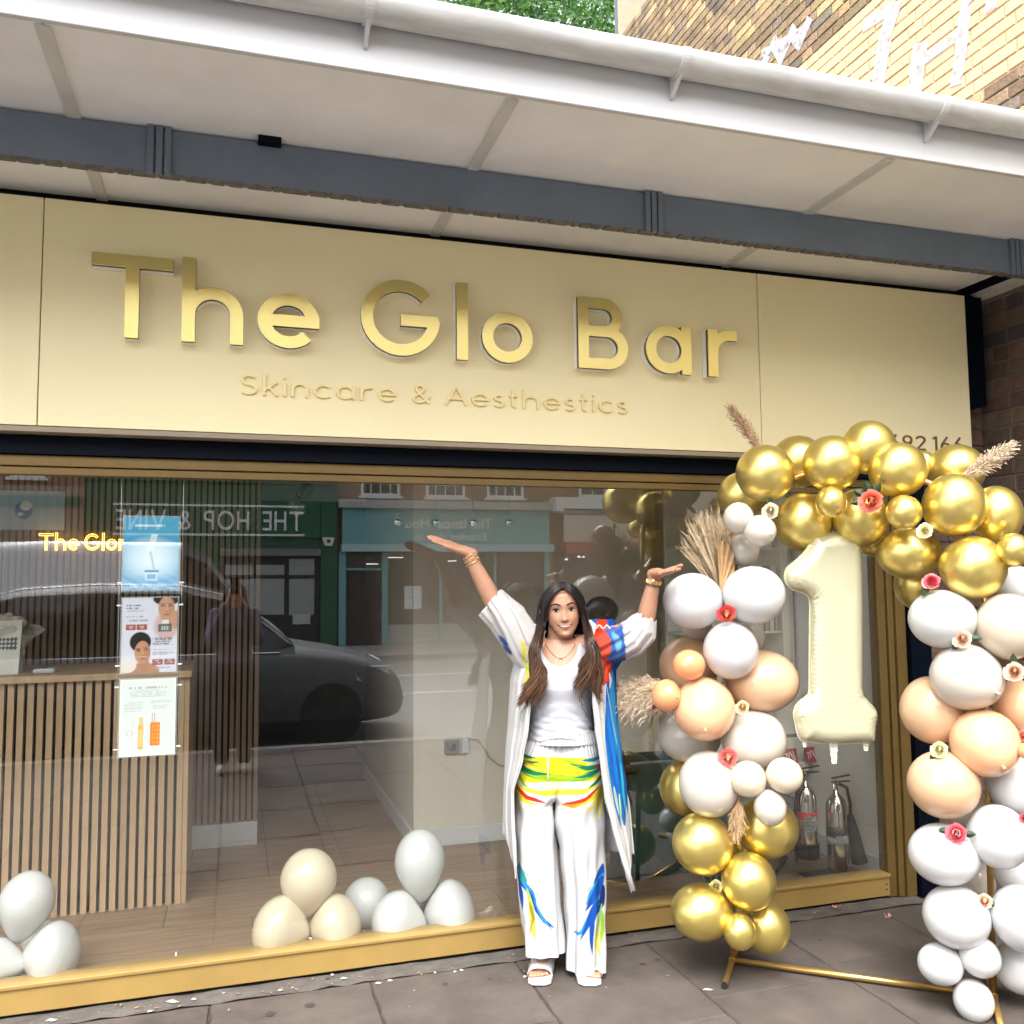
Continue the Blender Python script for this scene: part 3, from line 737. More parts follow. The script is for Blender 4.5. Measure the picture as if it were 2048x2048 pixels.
def poster_white(u, v):
    c = np.tile(np.array([.70, .74, .74]), (len(u), 1)); bd = 1-rm(u, v, .03, .97, .025, .975); c = put(c, bd*.8, (.85, .84, .76))
    c = textlines(c, u, v, .16, .86, [.89], .013, (.38, .36, .33)); c = textlines(c, u, v, .18, .84, [.85, .83, .81, .79, .77], .005, (.45, .45, .44))
    c = textlines(c, u, v, .08, .45, [.70, .68, .66, .635, .61, .585], .005, (.45, .45, .44)); c = textlines(c, u, v, .55, .92, [.71, .69, .65, .63, .61], .005, (.45, .45, .44))
    c = put(c, rm(u, v, .33, .43, .09, .40), (.72, .44, .10)); c = put(c, rm(u, v, .35, .41, .13, .34)*(.5+.5*np.sin(v*240)), (.85, .70, .35)); c = put(c, rm(u, v, .345, .42, .40, .50), (.70, .55, .30))
    c = put(c, rm(u, v, .55, .72, .13, .43), (.78, .22, .02)); c = put(c, rm(u, v, .57, .70, .15, .41)*(np.sin(u*150) > .2)*(np.sin(v*120) > -.2), (.88, .50, .12))
    for x in (.57, .61, .65, .69): c = put(c, rm(u, v, x, x+.012, .42, .55), (.55, .25, .12))
    c = put(c, np.clip(1-abs(np.sqrt(ellm(u, v, .18, .30, .05, .035))-1)*6, 0, 1), (.5, .33, .22)); c = put(c, rm(u, v, .235, .245, .33, .5)*.7, (.6, .55, .5)); return c
M_STEEL = mat('cable_steel', (.6, .6, .6), .25, metal=1)
M_CLIP = mat('white_clip', (.85, .85, .84), .3)
M_ACR = mat('clear_acrylic', (.9, .95, .95), .06, alpha=.22)
x0, x1 = -.443, -.229; py_ = 4.0
for (z0, z1, fn, lb) in ((1.605, 1.910, poster_blue, 'blue skincare poster with a white bottle, topmost of the three in the window'),
                         (1.265, 1.572, poster_faces, 'pale poster with two printed faces and a jar, hanging in the middle'),
                         (.928, 1.239, poster_white, 'white poster with orange bottle pictures, lowest of the three in the window')):
    po = empty('poster', lb, 'poster', ((x0+x1)/2, py_, z0), group='posters hanging on wires in the window')
    sheet_print('printed_sheet', po, fn, (x0, py_-.0035, z0), (x1, py_-.0035, z0), (x0, py_-.0035, z1), 74, 106)
    spart(MB().box(x0-.006, x1+.006, py_, py_+.004, z0-.005, z1+.005).build('acrylic_holder', M_ACR, None), po)
    for z in (z0+.03, z1-.03) if fn is not poster_blue else (z0+.03,):
        for xx in (x0-.013, x1+.013): spart(MB().tube([(xx-.009, py_+.004, z), (xx+.009, py_+.004, z)], .0035, 8).build('clip', M_CLIP, None), po)
for xx, lb in ((x0-.014, 'thin steel wire carrying the left clips of the posters'), (x1+.014, 'thin steel wire carrying the right clips of the posters')):
    tag(MB().tube([(xx, py_+.006, .9), (xx, py_+.006, 2.62)], .0013, 6).build('poster_wire', M_STEEL, None), lb, 'wire', 'poster wires')
for px, py, lb in ((222, 1950, 'white floor stub behind the glass, left of the pair'), (352, 1920, 'white floor stub behind the glass, right of the pair')):
    c = P(px, py-14, 4.02); tag(MB().tube([(c.x, 4.02, FZ), (c.x, 4.02, c.z+.004)], .004, 8).build('wire_anchor', M_CLIP, None), lb, 'wire anchor', 'wire anchors on the display floor')

# pale blue panel on the slatted wall, top left
bp_ = empty('wall_panel', 'pale blue wall panel with a round blue and white emblem at the left', 'panel', (-1.3, 5.84, 1.95))
def bluepanel(u, v):
    c = np.tile(np.array([.42, .55, .68]), (len(u), 1)); c = put(c, (np.sin(u*105) > .3)*.3, (.30, .42, .55))
    c = put(c, em(u, v, .80, .5, .045, .24), (.05, .20, .48)); c = put(c, em(u, v, .81, .62, .03, .13), (.8, .82, .85)); c = put(c, em(u, v, .785, .4, .012, .06), (.7, .75, .8)); return c
q0, q1 = P(0, 1060, 5.84), P(128, 1060, 5.84); ztop = P(60, 982, 5.84).z
sheet_print('printed_face', bp_, bluepanel, (q0.x-.75, 5.838, q1.z), (q1.x, 5.838, q1.z), (q0.x-.75, 5.838, ztop), 160, 50)
spart(MB().box(q0.x-.75, q1.x, 5.84, 5.848, q1.z, ztop).build('panel_board', M_WH, None), bp_)
# things on the desk
cz = 1.191
c = P(16, 1330, 5.0)
hd = empty('price_card_holder', 'white card with black product pictures standing on the desk at the left edge', 'card holder', (c.x, 5.0, cz))
def card(u, v):
    c_ = np.tile(np.array([.60, .58, .52]), (len(u), 1)); c_ = put(c_, rm(u, v, .05, .9, .45, .68)*(np.sin(u*60)+np.sin(v*80) > -.3), (.05, .045, .04)); c_ = textlines(c_, u, v, .05, .8, [.9, .8, .74], .012, (.4, .38, .34)); return c_
w0, w1 = P(-40, 1345, 5.0).x, P(36, 1345, 5.0).x; zt = P(20, 1242, 5.0).z
sheet_print('card', hd, card, (w0, 5.0, cz), (w1, 5.0, cz), (w0, 5.06, zt), 40, 50)
spart(MB().add([(w0, 5.004, cz), (w1, 5.004, cz), (w1, 5.064, zt), (w0, 5.064, zt), (w0, 5.10, cz), (w1, 5.10, cz)], [(0, 1, 2, 3), (3, 2, 5, 4), (0, 3, 4), (1, 5, 2)]).build('stand', M_WH, None), hd)
c = P(91, 1338, 5.05)
cd = empty('card_reader', 'small white card reader lying on the desk top', 'card reader', (c.x, 5.05, cz))
spart(MB().box(c.x-.05, c.x+.05, 5.0, 5.1, cz+.0005, cz+.022).build('reader_body', M_WH, None, bevel=.008), cd)
spart(MB().box(c.x-.035, c.x+.01, 5.02, 5.08, cz+.0225, cz+.024).build('screen', M_BEAM, None), cd)
# crumpled white paper bouquet wrap
random.seed(8)
bq = empty('wrapped_bouquet', 'bunch of flowers in crumpled white paper above the desk at the left edge', 'bouquet', (P(5, 1230, 5.15).x, 5.15, cz))
mb = MB(); rows = []
for i in range(9):
    t = i/8; r_ = .05+.11*t; rows.append([(bq.location.x+r_*math.cos(a)*(1+.25*math.sin(5*a+i)), 5.15+r_*.8*math.sin(a), cz+.01+t*.20+.03*math.sin(4*a)*t) for a in [2*PI*k/28 for k in range(28)]])
mb.grid(rows, 1, 1, closed=True); spart(mb.build('paper_wrap', mat('white_paper', (.6, .57, .52), .85, bump=.5, bscale=25), None, smooth=False), bq)
mb = MB()
for i in range(26):
    a = random.uniform(0, 2*PI); r_ = random.uniform(0, .12); mb.ell((bq.location.x+r_*math.cos(a), 5.15+r_*.8*math.sin(a), cz+.24+random.uniform(-.02, .04)), .026, .026, .022, 8, 6)
spart(mb.build('flower_heads', mat('cream_flower', (.62, .56, .46), .8, var=.3, vscale=30), None, smooth=True), bq)

# sockets on the white wall
sk = P(903, 1493, 5.44)
so = empty('wall_socket', 'grey double wall socket with a white plug on the interior wall', 'socket', sk)
spart(MB().box(sk.x-.045, sk.x+.045, 5.425, 5.448, sk.z-.045, sk.z+.045).build('face_plate', mat('socket_grey', (.30, .29, .27), .35, metal=.4), None, bevel=.004), so)
spart(MB().ell((sk.x, 5.42, sk.z), .024, .012, .024).build('plug', M_BEAM, None), so)
spart(MB().box(sk.x+.06, sk.x+.105, 5.41, 5.448, sk.z-.04, sk.z+.05).build('adapter', M_WH, None, bevel=.006), so)
tag(MB().tube([(sk.x+.09, 5.43, sk.z+.045), (sk.x+.17, 5.435, sk.z+.03), (sk.x+.24, 5.437, sk.z-.08), (sk.x+.30, 5.437, sk.z-.13), (sk.x+.42, 5.437, sk.z-.16), (sk.x+.5, 5.437, sk.z-.17)], .003, 6).build('power_cable', mat('grey_cable', (.25, .24, .22), .6), None), 'thin grey cable drooping from the wall plug along the white wall', 'cable')

# chrome ball pendants
for k, (px, py, lb) in enumerate(((795, 1043, 'hanging chrome ball light, leftmost of the row of four'), (872, 1044, 'second hanging chrome ball light from the left, above her fingertips'), (946, 1044, 'third hanging chrome ball light from the left'), (1018, 1044, 'hanging chrome ball light, rightmost of the row of four'))):
    c = P(px, py, 4.5)
    pe = empty('pendant_light', lb, 'pendant light', c, group='row of chrome ball pendants inside the window')
    for mbx, nm, m_ in ((MB().ell(c, .024, .024, .024, 24, 16), 'ball', mat('chrome', (.8, .8, .8), .06, metal=1)),
                        (MB().tube([(c.x, 4.5, c.z+.019), (c.x, 4.5, 2.62)], .0012, 6), 'cord', mat('cord_grey', (.35, .33, .3), .5)),
                        (MB().lathe([(0, 0), (.005, .001), (.005, .012), (.0, .013)], 10, Matrix.Translation((c.x, 4.5, c.z+.036))), 'collar', mat('chrome'))):
        spart(mbx.build(nm, m_, None, smooth=True), pe)

# spotlight pair on the ceiling track
c = P(612, 980, 4.9)
sp = empty('spotlight', 'pair of dim grey ceiling spotlights near the window head', 'spotlight', (c.x, 4.9, 2.62))
for dx, dz, a in ((0, 0, .5), (-.05, -.09, -.5)):
    M_ = Matrix.Translation((c.x+dx, 4.9, c.z+dz)) @ Matrix.Rotation(a, 4, 'Y')
    spart(MB().lathe([(.0, -.05), (.034, -.05), (.034, .04), (.02, .05), (0, .05)], 16, M_).build('lamp_head', mat('spot_grey', (.12, .12, .115), .35, metal=.5), None, smooth=False), sp)
spart(MB().tube([(c.x-.02, 4.9, c.z), (c.x-.02, 4.9, 2.62)], .008, 8).build('stem', mat('spot_grey'), None), sp)

c2 = Vector((2.2, 4.75, 2.5)); added_spot = empty('spotlight', 'added unlit grey ceiling spotlight, unseen above the frame in the right half of the window', 'spotlight', c2)  # invented fitting, out of view above the frame; it gives no light
spart(MB().lathe([(0, -.05), (.034, -.05), (.034, .04), (.02, .05), (0, .05)], 16, Matrix.Translation(c2+Vector((.05, .03, .05)))).build('lamp_head', mat('spot_grey'), None), added_spot)
spart(MB().tube([c2+Vector((.05, .03, .1)), c2+Vector((.05, .03, .12))], .008, 8).build('stem', mat('spot_grey'), None), added_spot)
# inflated clusters of balloons stand on the display floor (see balloons)
# black round-backed salon stool behind the woman
c = P(1207, 1222, 4.75)
stl = empty('salon_chair', 'black round backed salon chair inside the window, behind the woman', 'chair', (c.x, 4.75, FZ))
M_LEA = mat('black_leather', (.008, .008, .009), .35, coat=.2)
spart(MB().ell((c.x, 4.78, c.z), .105, .04, .085, 28, 16).build('backrest', M_LEA, None, smooth=True), stl)
spart(MB().ell((c.x, 4.65, .62), .2, .2, .06, 24, 12).build('seat', M_LEA, None, smooth=True), stl)
spart(MB().tube([(c.x, 4.80, .62), (c.x, 4.83, 1.1), (c.x, 4.81, c.z-.05)], .016, 8).build('back_support', M_LEA, None, smooth=True), stl)
spart(MB().lathe([(0, 0), (.18, 0), (.18, .015), (.03, .04), (.03, .5), (0, .5)], 24, Matrix.Translation((c.x, 4.65, FZ+.001))).build('pedestal', M_LEA, None), stl)
# dark green bin
b0, b1 = P(1247, 1535, 4.55), P(1385, 1535, 4.55)
bn = empty('waste_bin', 'dark green storage bin inside the window behind the balloon column', 'bin', ((b0.x+b1.x)/2, 4.6, FZ))
M_BIN = mat('green_plastic', (.004, .045, .045), .3, var=.2, vscale=3)
bx, bw = (b0.x+b1.x)/2+.03, (b1.x-b0.x)/2+.03; zt = b0.z+.03
mb = MB(); rows = []
for (s_, z) in ((.80, FZ+.001), (.82, FZ+.02), (1.0, zt-.04), (1.06, zt-.04), (1.06, zt), (.97, zt), (.80, FZ+.03)):
    rows.append([(bx+bw*s_*(abs(math.cos(a))**.45)*np.sign(math.cos(a)), 4.62+.15*s_*(abs(math.sin(a))**.45)*np.sign(math.sin(a)), z) for a in [2*PI*k/40 for k in range(40)]])
mb.grid(rows, 1, 1, closed=True); mb.f.append(tuple(range(40))[::-1]); mb.mi.append(0); mb.f.append(tuple(6*40+k for k in range(40))); mb.mi.append(0)
spart(mb.build('bin_body', M_BIN, None), bn)
spart(MB().tube([(bx-bw, 4.46, zt+.004), (bx+bw, 4.46, zt+.004)], .01, 8).build('rim', M_BEAM, None), bn)

# product shelves
shx0, shx1 = 2.93, 3.28
sh = empty('product_shelf', 'white shelf unit with product boxes and bottles between balloons and foil number', 'shelf', (3.1, 4.9, FZ))
M_SHW = mat('shelf_white', (.55, .53, .48), .6)
SYF = 4.75
def sz(py): return P(1560, py, SYF).z
spart(MB().box(2.55, 3.28, 5.0, 5.03, FZ+.001, 2.3).build('back_panel', M_SHW, None), sh)
spart(MB().box(3.20, 3.279, SYF, 4.99, .95, 2.3).build('side_panel', M_SHW, None), sh)
levels = [sz(1092), sz(1180), sz(1263), sz(1345)]
levels = [sz(1095), sz(1178), sz(1262), sz(1365)]
for z in levels: spart(MB().box(2.55, 3.198, SYF, 4.999, z-.012, z).build('shelf_board', M_SHW, None), sh)
random.seed(4)
palette = [mat('box_dark', (.035, .03, .035), .5), mat('box_white', (.5, .48, .43), .5), mat('box_grey', (.28, .26, .24), .5), mat('bottle_amber', (.30, .13, .04), .3), mat('box_beige', (.42, .32, .2), .5)]
for li, z in enumerate(levels):
    x = 2.72; k = 0
    while x < 3.17:
        w_ = random.uniform(.018, .034); h_ = random.uniform(.06, .15) if li != 2 else random.uniform(.08, .12)
        m_ = palette[(k+li) % 5] if li in (0, 3) else palette[(0, 1, 0, 2)[k % 4]] if li == 1 else palette[(1, 2)[k % 2]]
        if li == 3 and k % 2:
            o = MB().lathe([(0, 0), (w_/2, 0), (w_/2, h_*.6), (w_*.18, h_*.72), (w_*.18, h_), (0, h_)], 12, Matrix.Translation((x+w_/2, SYF+.04, z+.0005))).build('product_bottle', m_, None, smooth=False)
        else:
            o = MB().box(x, x+w_, SYF+.02, SYF+.02+w_*1.2, z+.0005, z+h_).build('product_box', m_, None, bevel=.001)
        rowname = ['top', 'second', 'third', 'lowest'][li]
        mn = m_.name.replace('box_', '').replace('bottle_', ''); tag(o, '%s skincare %s on the %s shelf beside the foil number' % ({'dark': 'dark'}.get(mn, mn), 'bottle' if 'bottle' in o.name else 'box', rowname), 'bottle' if 'bottle' in o.name else 'box', '%s skincare %s on the %s shelf' % (mn, 'bottles' if 'bottle' in o.name else 'boxes', rowname))
        x += w_+random.uniform(.003, .016); k += 1
# counter with red sale cards
rz = P(1560, 1530, 4.6).z
ct = empty('display_counter', 'grey display counter holding red sale cards behind the extinguishers', 'counter', (3.0, 4.7, FZ))
spart(MB().box(2.60, 3.26, 4.62, 4.95, rz-.05, rz).build('counter_top', M_SHW, None, bevel=.003), ct)
spart(MB().box(2.65, 3.22, 4.65, 4.93, FZ+.001, rz-.051).build('counter_base', mat('counter_grey', (.16, .16, .16), .6), None), ct)
spart(MB().tube([(2.75, 4.62, rz+.16), (3.24, 4.62, rz+.16)], .009, 8).build('rail', M_BEAM, None), ct)
for px, lb in ((1581, 'left red sale card with white lettering on the counter'), (1624, 'right red sale card with white lettering under the foil number')):
    c = P(px, 1509, 4.61); 
    def sale(u, v):
        c_ = np.tile(np.array([.30, .012, .03]), (len(u), 1))
        for (a, b, cc, d) in ((.1, .30, .62, .70), (.17, .24, .25, .7), (.35, .42, .3, .72)): c_ = put(c_, rm(u, v, a, b, cc, d), (.7, .6, .6))
        c_ = put(c_, (abs((u-.5)-(.75-v)*.5) < .045)*(v > .2)*(v < .8), (.7, .6, .6)); c_ = put(c_, (abs((u-.72)-(.75-v)*.3) < .03)*(v > .2)*(v < .8), (.7, .6, .6)); return c_
    e_ = empty('sale_card', lb, 'sale card', (c.x, 4.61, rz+.001), group='red sale cards on the counter')
    sheet_print('printed_card', e_, sale, (c.x-.045, 4.60, rz+.001), (c.x+.045, 4.60, rz+.001), (c.x-.045, 4.62, rz+.085), 30, 28)
    spart(MB().add([(c.x-.045, 4.602, rz+.001), (c.x+.045, 4.602, rz+.001), (c.x+.045, 4.622, rz+.085), (c.x-.045, 4.622, rz+.085), (c.x-.045, 4.65, rz+.001), (c.x+.045, 4.65, rz+.001)], [(0, 1, 2, 3), (3, 2, 5, 4)]).build('card_back', M_SHW, None), e_)

# fire extinguishers
M_EX = mat('polished_steel', (.62, .61, .6), .13, metal=1, var=.05)
def extinguisher(cx, cy, zb, r, hb, kind, lb):
    e = empty('fire_extinguisher', lb, 'fire extinguisher', (cx, cy, zb), group='polished fire extinguishers in the corner')
    T = Matrix.Translation((cx, cy, zb)); top = hb
    prof = [(0, .0), (r*.96, .0), (r, .01), (r, top-.10), (r*.97, top-.07), (r*.82, top-.035), (r*.5, top-.012), (r*.28, top), (r*.28, top+.02), (0, top+.02)]
    spart(MB().lathe(prof, 32, T).build('cylinder', M_EX, None, smooth=True), e)
    if kind == 'water':
        spart(MB().lathe([(r*.9, -.003), (r*1.12, -.003), (r*1.12, .07), (r*1.03, .075)], 32, T).build('base_boot', M_DARK, None), e)
        bands = [((.45, .016, .02), top-.22, top-.14), ((.40, .40, .38), .16, .20)]
    else: bands = [((.015, .015, .015), top-.23, top-.17), ((.35, .35, .34), .14, .18)]
    for col, a, b in bands: spart(MB().lathe([(r*1.008, a), (r*1.008, b)], 32, T).build('band', mat('band_%.2f' % col[0], col, .5), None, smooth=True), e)
    def lab(u, v):
        c_ = np.tile(np.array([.30, .31, .31]), (len(u), 1)); c_ = textlines(c_, u, v, .05, .95, list(np.arange(.05, .98, .05)), .014, (.04, .045, .06), .9, 20); c_ = put(c_, rm(u, v, .55, .9, .1, .3), (.45, .45, .43)); return c_
    A0, A1 = -2.3, -1.1; za, zb_ = (.22, top-.24) if kind == 'water' else (.19, top-.25)
    nu, nv = 26, 44; uu, vv = np.meshgrid(np.linspace(0, 1, nu+1), np.linspace(0, 1, nv+1)); ang = A0+uu*(A1-A0)
    V = np.stack([cx+r*1.01*np.cos(ang), cy+r*1.01*np.sin(ang), zb+za+vv*(zb_-za)], -1).reshape(-1, 3)
    i = np.arange(nv)[:, None]*(nu+1)+np.arange(nu)[None]; F = np.stack([i, i+1, i+nu+2, i+nu+1], -1).reshape(-1, 4)
    me = bpy.data.meshes.new('label_print'); me.from_pydata(V.tolist(), [], F.tolist()); setcol(me, lab(uu.ravel(), vv.ravel())); me.materials.append(mat('printed_sheet')); spart(link('label_print', me), e)
    k = top+zb
    spart(MB().lathe([(0, 0), (.014, 0), (.014, .03), (.008, .05), (0, .05)], 14, Matrix.Translation((cx, cy, k+.018))).build('valve', M_EX, None), e)
    for dz, tl in ((.055, .02), (.075, .05)): spart(MB().add([(cx-.02, cy-.008, k+dz), (cx+.09, cy-.008, k+dz-.01+tl*.4), (cx+.09, cy+.008, k+dz-.01+tl*.4), (cx-.02, cy+.008, k+dz), (cx-.02, cy-.008, k+dz+.006), (cx+.09, cy-.008, k+dz-.004+tl*.4), (cx+.09, cy+.008, k+dz-.004+tl*.4), (cx-.02, cy+.008, k+dz+.006)], [(0, 1, 2, 3), (4, 7, 6, 5), (0, 4, 5, 1), (1, 5, 6, 2), (2, 6, 7, 3), (3, 7, 4, 0)]).build('handle', mat('black_metal', (.02, .02, .022), .35), None), e)
    if kind == 'co2':
        spart(MB().tube([(cx+.01, cy-.02, k+.05), (cx+.05, cy-.03, k+.03), (cx+.075, cy-.02, k-.06), (cx+.08, cy-.01, k-.12)], .009, 8).build('hose', mat('black_rubber', (.01, .01, .011), .6), None, smooth=True), e)
        spart(MB().tube([(cx+.08, cy-.01, k-.12), (cx+.095, cy-.01, k-.2), (cx+.125, cy-.01, k-.37)], [.016, .028, .042], 14).build('horn', mat('black_rubber'), None, smooth=False), e)
    else: spart(MB().tube([(cx-.01, cy-.02, k+.05), (cx-.05, cy-.03, k+.03), (cx-.078, cy-.02, k-.1), (cx-.075, cy-.01, k-.4)], .008, 8).build('hose', mat('black_rubber'), None, smooth=True), e)
EY = 4.22
mat('black_rubber', (.010, .010, .011), .6)
q = P(1615, 1716, EY)
extinguisher(q.x, EY, q.z+.01, .058, P(1615, 1570, EY).z-q.z, 'water', 'steel fire extinguisher with a red label band and navy foot')
q = P(1677, 1740, 4.14)
extinguisher(q.x, 4.14, q.z-.0, .055, P(1677, 1585, 4.14).z-q.z, 'co2', 'steel fire extinguisher with a black horn, nearer the window corner')
es = empty('extinguisher_stand', 'low dark stand with a curled steel foot carrying the fire extinguishers', 'stand', (3.08, 4.2, FZ))
spart(MB().tube([(q.x-.01, 4.12, q.z-.004), (q.x+.01, 4.1, q.z-.03), (q.x+.03, 4.09, FZ+.012), (q.x+.06, 4.08, FZ+.004), (q.x+.09, 4.09, FZ+.008)], .007, 8).build('curled_foot', mat('chrome'), None, smooth=True), es)
q2 = P(1560, 1745, 4.3); spart(MB().tube([(q2.x-.02, 4.3, FZ+.02), (q2.x+.04, 4.3, FZ+.10)], .012, 8).build('strut', mat('black_metal'), None), es)
spart(MB().box(q.x-.14, q.x+.06, 4.1, 4.3, FZ+.001, FZ+.006).build('base_plate', mat('black_metal'), None), es)
# ================================================================== ACROSS THE STREET (seen in the window's reflection), fronts face +Y
BY = 7.866-24.0
def RX(px, py):
    p = P(px, py, 24.0); return p.x, p.z
def rbox(px0, px1, py0, py1, d0=0.0, d1=.1, pym=None):
    x0, _ = RX(px0, (py0+py1)/2); x1, _ = RX(px1, (py0+py1)/2); _, z1 = RX((px0+px1)/2, py0); _, z0 = RX((px0+px1)/2, py1)
    return x0, x1, BY+d0, BY+d1, z0, z1
def rb(name, m, px0, px1, py0, py1, d0, d1, parent, **k): return MB().box(*rbox(px0, px1, py0, py1, d0, d1)).build(name, m, parent, **k)
def yb(bm): return bm
M_GR = mat('pub_green', (.012, .10, .045), .4)
M_TEAL = mat('teal_paint', (.16, .40, .40), .5)
M_BB = mat('far_brick', (.26, .15, .09), .9, var=.3, vscale=4)
M_BBm = mat('far_mortar', (.35, .29, .22), .9)
M_FW = mat('far_white', (.75, .74, .7), .5)
M_DGL = mat('dark_window', (.02, .022, .022), .12)
M_LET3 = mat('sign_white', (.8, .8, .78), .5)
# upper brick floors as one long terrace
ter = empty('brick_terrace', 'brick terrace across the street with white sash windows, seen reflected in the glass', 'building', (4, BY, 0))
o = spart(MB().box(-14, 24, BY-8, BY-.05, 0, 9.5).build('wall', M_BB, None), ter)
bmx = MB(); z = 4.2; k = 0
while z < 7:
    x = 1.5+(k % 2)*.12
    while x < 14: bmx.box(x, x+.22, BY-.051, BY-.035, z, z+.06); x += .24
    z += .078; k += 1
tag(spart(bmx.build('brick', mat('far_brick_face', (.30, .17, .105), .9, var=.35, vscale=9), None), ter), kind='stuff')
def sash(px0, px1, py1, ncol=4):
    x0, x1, y0, y1, z0, z1 = rbox(px0, px1, py1-40, py1, -.06, .0); z1 = z0+1.3
    f = spart(MB().box(x0, x1, BY-.05, BY+.0, z0, z0+.07).box(x0-.08, x1+.08, BY-.05, BY+.08, z0-.07, z0).box(x0, x0+.07, BY-.05, BY, z0+.07, z1).box(x1-.07, x1, BY-.05, BY, z0+.07, z1).box(x0, x1, BY-.05, BY, z1, z1+.07).build('window', M_FW, None), ter)
    gp = MB().box(x0+.07, x1-.07, BY-.045, BY-.03, z0+.07, z1).build('pane', M_DGL, f)
    br = MB()
    for i in range(1, ncol): xx = x0+(x1-x0)*i/ncol; br.box(xx-.015, xx+.015, BY-.03, BY-.01, z0+.07, z1)
    for zz in (z0+.35, z0+.68, z0+1.0): br.box(x0+.07, x1-.07, BY-.03, BY-.012, zz-.015, zz+.015)
    br.build('glazing_bar', M_FW, f)
for a, b, c_, n in ((722, 800, 992, 4), (852, 930, 995, 4), (974, 1047, 996, 4), (1158, 1212, 994, 2), (20, 90, 955, 3), (1240, 1300, 994, 4)): sash(a, b, c_, n)
# pub
pub = empty('pub_front', 'dark green pub front across the street with white lettering THE HOP & VINE, seen reflected', 'pub', (-.6, BY, 0))
def pb(*a, **k):
    o = rb(*a[:-1], None, **k); return spart(o, a[-1])
pb('green_wall', M_GR, 170, 672, 958, 1400, -.02, .06, pub)
pb('fascia', M_GR, 172, 640, 968, 1075, .06, .16, pub)
pb('cornice', M_GR, 168, 676, 950, 966, .06, .30, pub)
for a, b in ((172, 184), (640, 672)): pb('pilaster', M_GR, a, b, 985, 1400, .06, .2, pub)
pb('fascia_line', M_LET3, 228, 608, 1010, 1014, .165, .18, pub); pb('fascia_line', M_LET3, 228, 608, 1068, 1072, .165, .18, pub)
xa, _ = RX(232, 1060); xb_, _ = RX(606, 1050); _, zb_ = RX(420, 1061); _, zt_ = RX(420, 1022)
t_ = text_obj('lettering', 'THE HOP & VINE', M_LET3, -xb_, -xa, 0, zb_, zt_-zb_, s=.14, depth=.02, track=.2, space=.6)
t_.rotation_euler = (0, 0, PI); t_.location = (0, BY+.19, 0); bpy.context.view_layer.update()
t_.data.transform(t_.matrix_world); t_.matrix_world = Matrix(); spart(t_, pub)
pb('roller_blind', mat('pub_grey', (.16, .17, .16), .5), 440, 640, 1098, 1112, .07, .3, pub)
for a, b, c_, d in ((450, 505, 1130, 1150), (512, 568, 1130, 1150), (578, 628, 1118, 1150), (450, 568, 1158, 1230), (578, 628, 1158, 1230)):
    pb('pane', mat('frosted_pane', (.34, .36, .35), .4), a, b, c_, d, .062, .075, pub)
pb('door_frame', mat('black_frame', (.015, .015, .015), .5), 440, 640, 1114, 1300, .055, .061, pub)
pb('poster_board', mat('shield_white', (.5, .52, .5), .5), 585, 620, 1228, 1248, .076, .085, pub)
ax, _, _, _, az, _ = rbox(655, 656, 1084, 1085)
al = empty('alarm_box', 'white wedge shaped alarm box on the green pub wall, seen reflected', 'alarm box', (ax, BY+.2, az))
spart(MB().add([(ax-.16, BY+.2, az+.12), (ax+.16, BY+.2, az+.12), (ax+.09, BY+.2, az-.1), (ax-.09, BY+.2, az-.1), (ax-.16, BY+.3, az+.12), (ax+.16, BY+.3, az+.12), (ax+.09, BY+.3, az-.1), (ax-.09, BY+.3, az-.1)], [(3, 2, 1, 0), (4, 5, 6, 7), (0, 1, 5, 4), (1, 2, 6, 5), (2, 3, 7, 6), (3, 0, 4, 7)]).build('box', M_FW, None), al)
spart(MB().ell((ax, BY+.305, az+.02), .05, .02, .05).build('emblem', M_DGL, None), al)
# teal shop
ts = empty('teal_shop_front', 'pale teal shop front across the street with two lines of white serif lettering, seen reflected', 'shop', (7, BY, 0))
pb('fascia_board', M_TEAL, 683, 1094, 1020, 1090, .1, .2, ts)
pb('grey_cornice', mat('cornice_grey', (.42, .42, .40), .6), 674, 1100, 1004, 1020, .0, .38, ts)
pb('canopy_edge', mat('teal_light', (.42, .60, .62), .35), 680, 1098, 1090, 1104, .1, .45, ts)
pb('shop_interior', mat('shop_brown', (.085, .06, .045), .5, var=.3, vscale=2), 683, 1094, 1104, 1290, -.02, .0, ts)
for a, b in ((676, 690), (762, 774), (876, 882), (985, 990), (1086, 1096)): pb('mullion', M_TEAL, a, b, 1104, 1296, .08, .16, ts)
pb('door_head', M_TEAL, 690, 762, 1136, 1141, .08, .15, ts); pb('stall_riser', mat('pale_vinyl', (.34, .36, .31), .5), 774, 1086, 1246, 1290, .02, .06, ts)
pb('sill', M_TEAL, 762, 1094, 1290, 1297, .05, .25, ts)
pb('door', mat('door_brown', (.035, .022, .018), .4), 698, 760, 1142, 1296, .03, .07, ts)
pb('glass_pane', glass_mat('far_glass', 1.5), 774, 1086, 1104, 1246, .03, .04, ts)
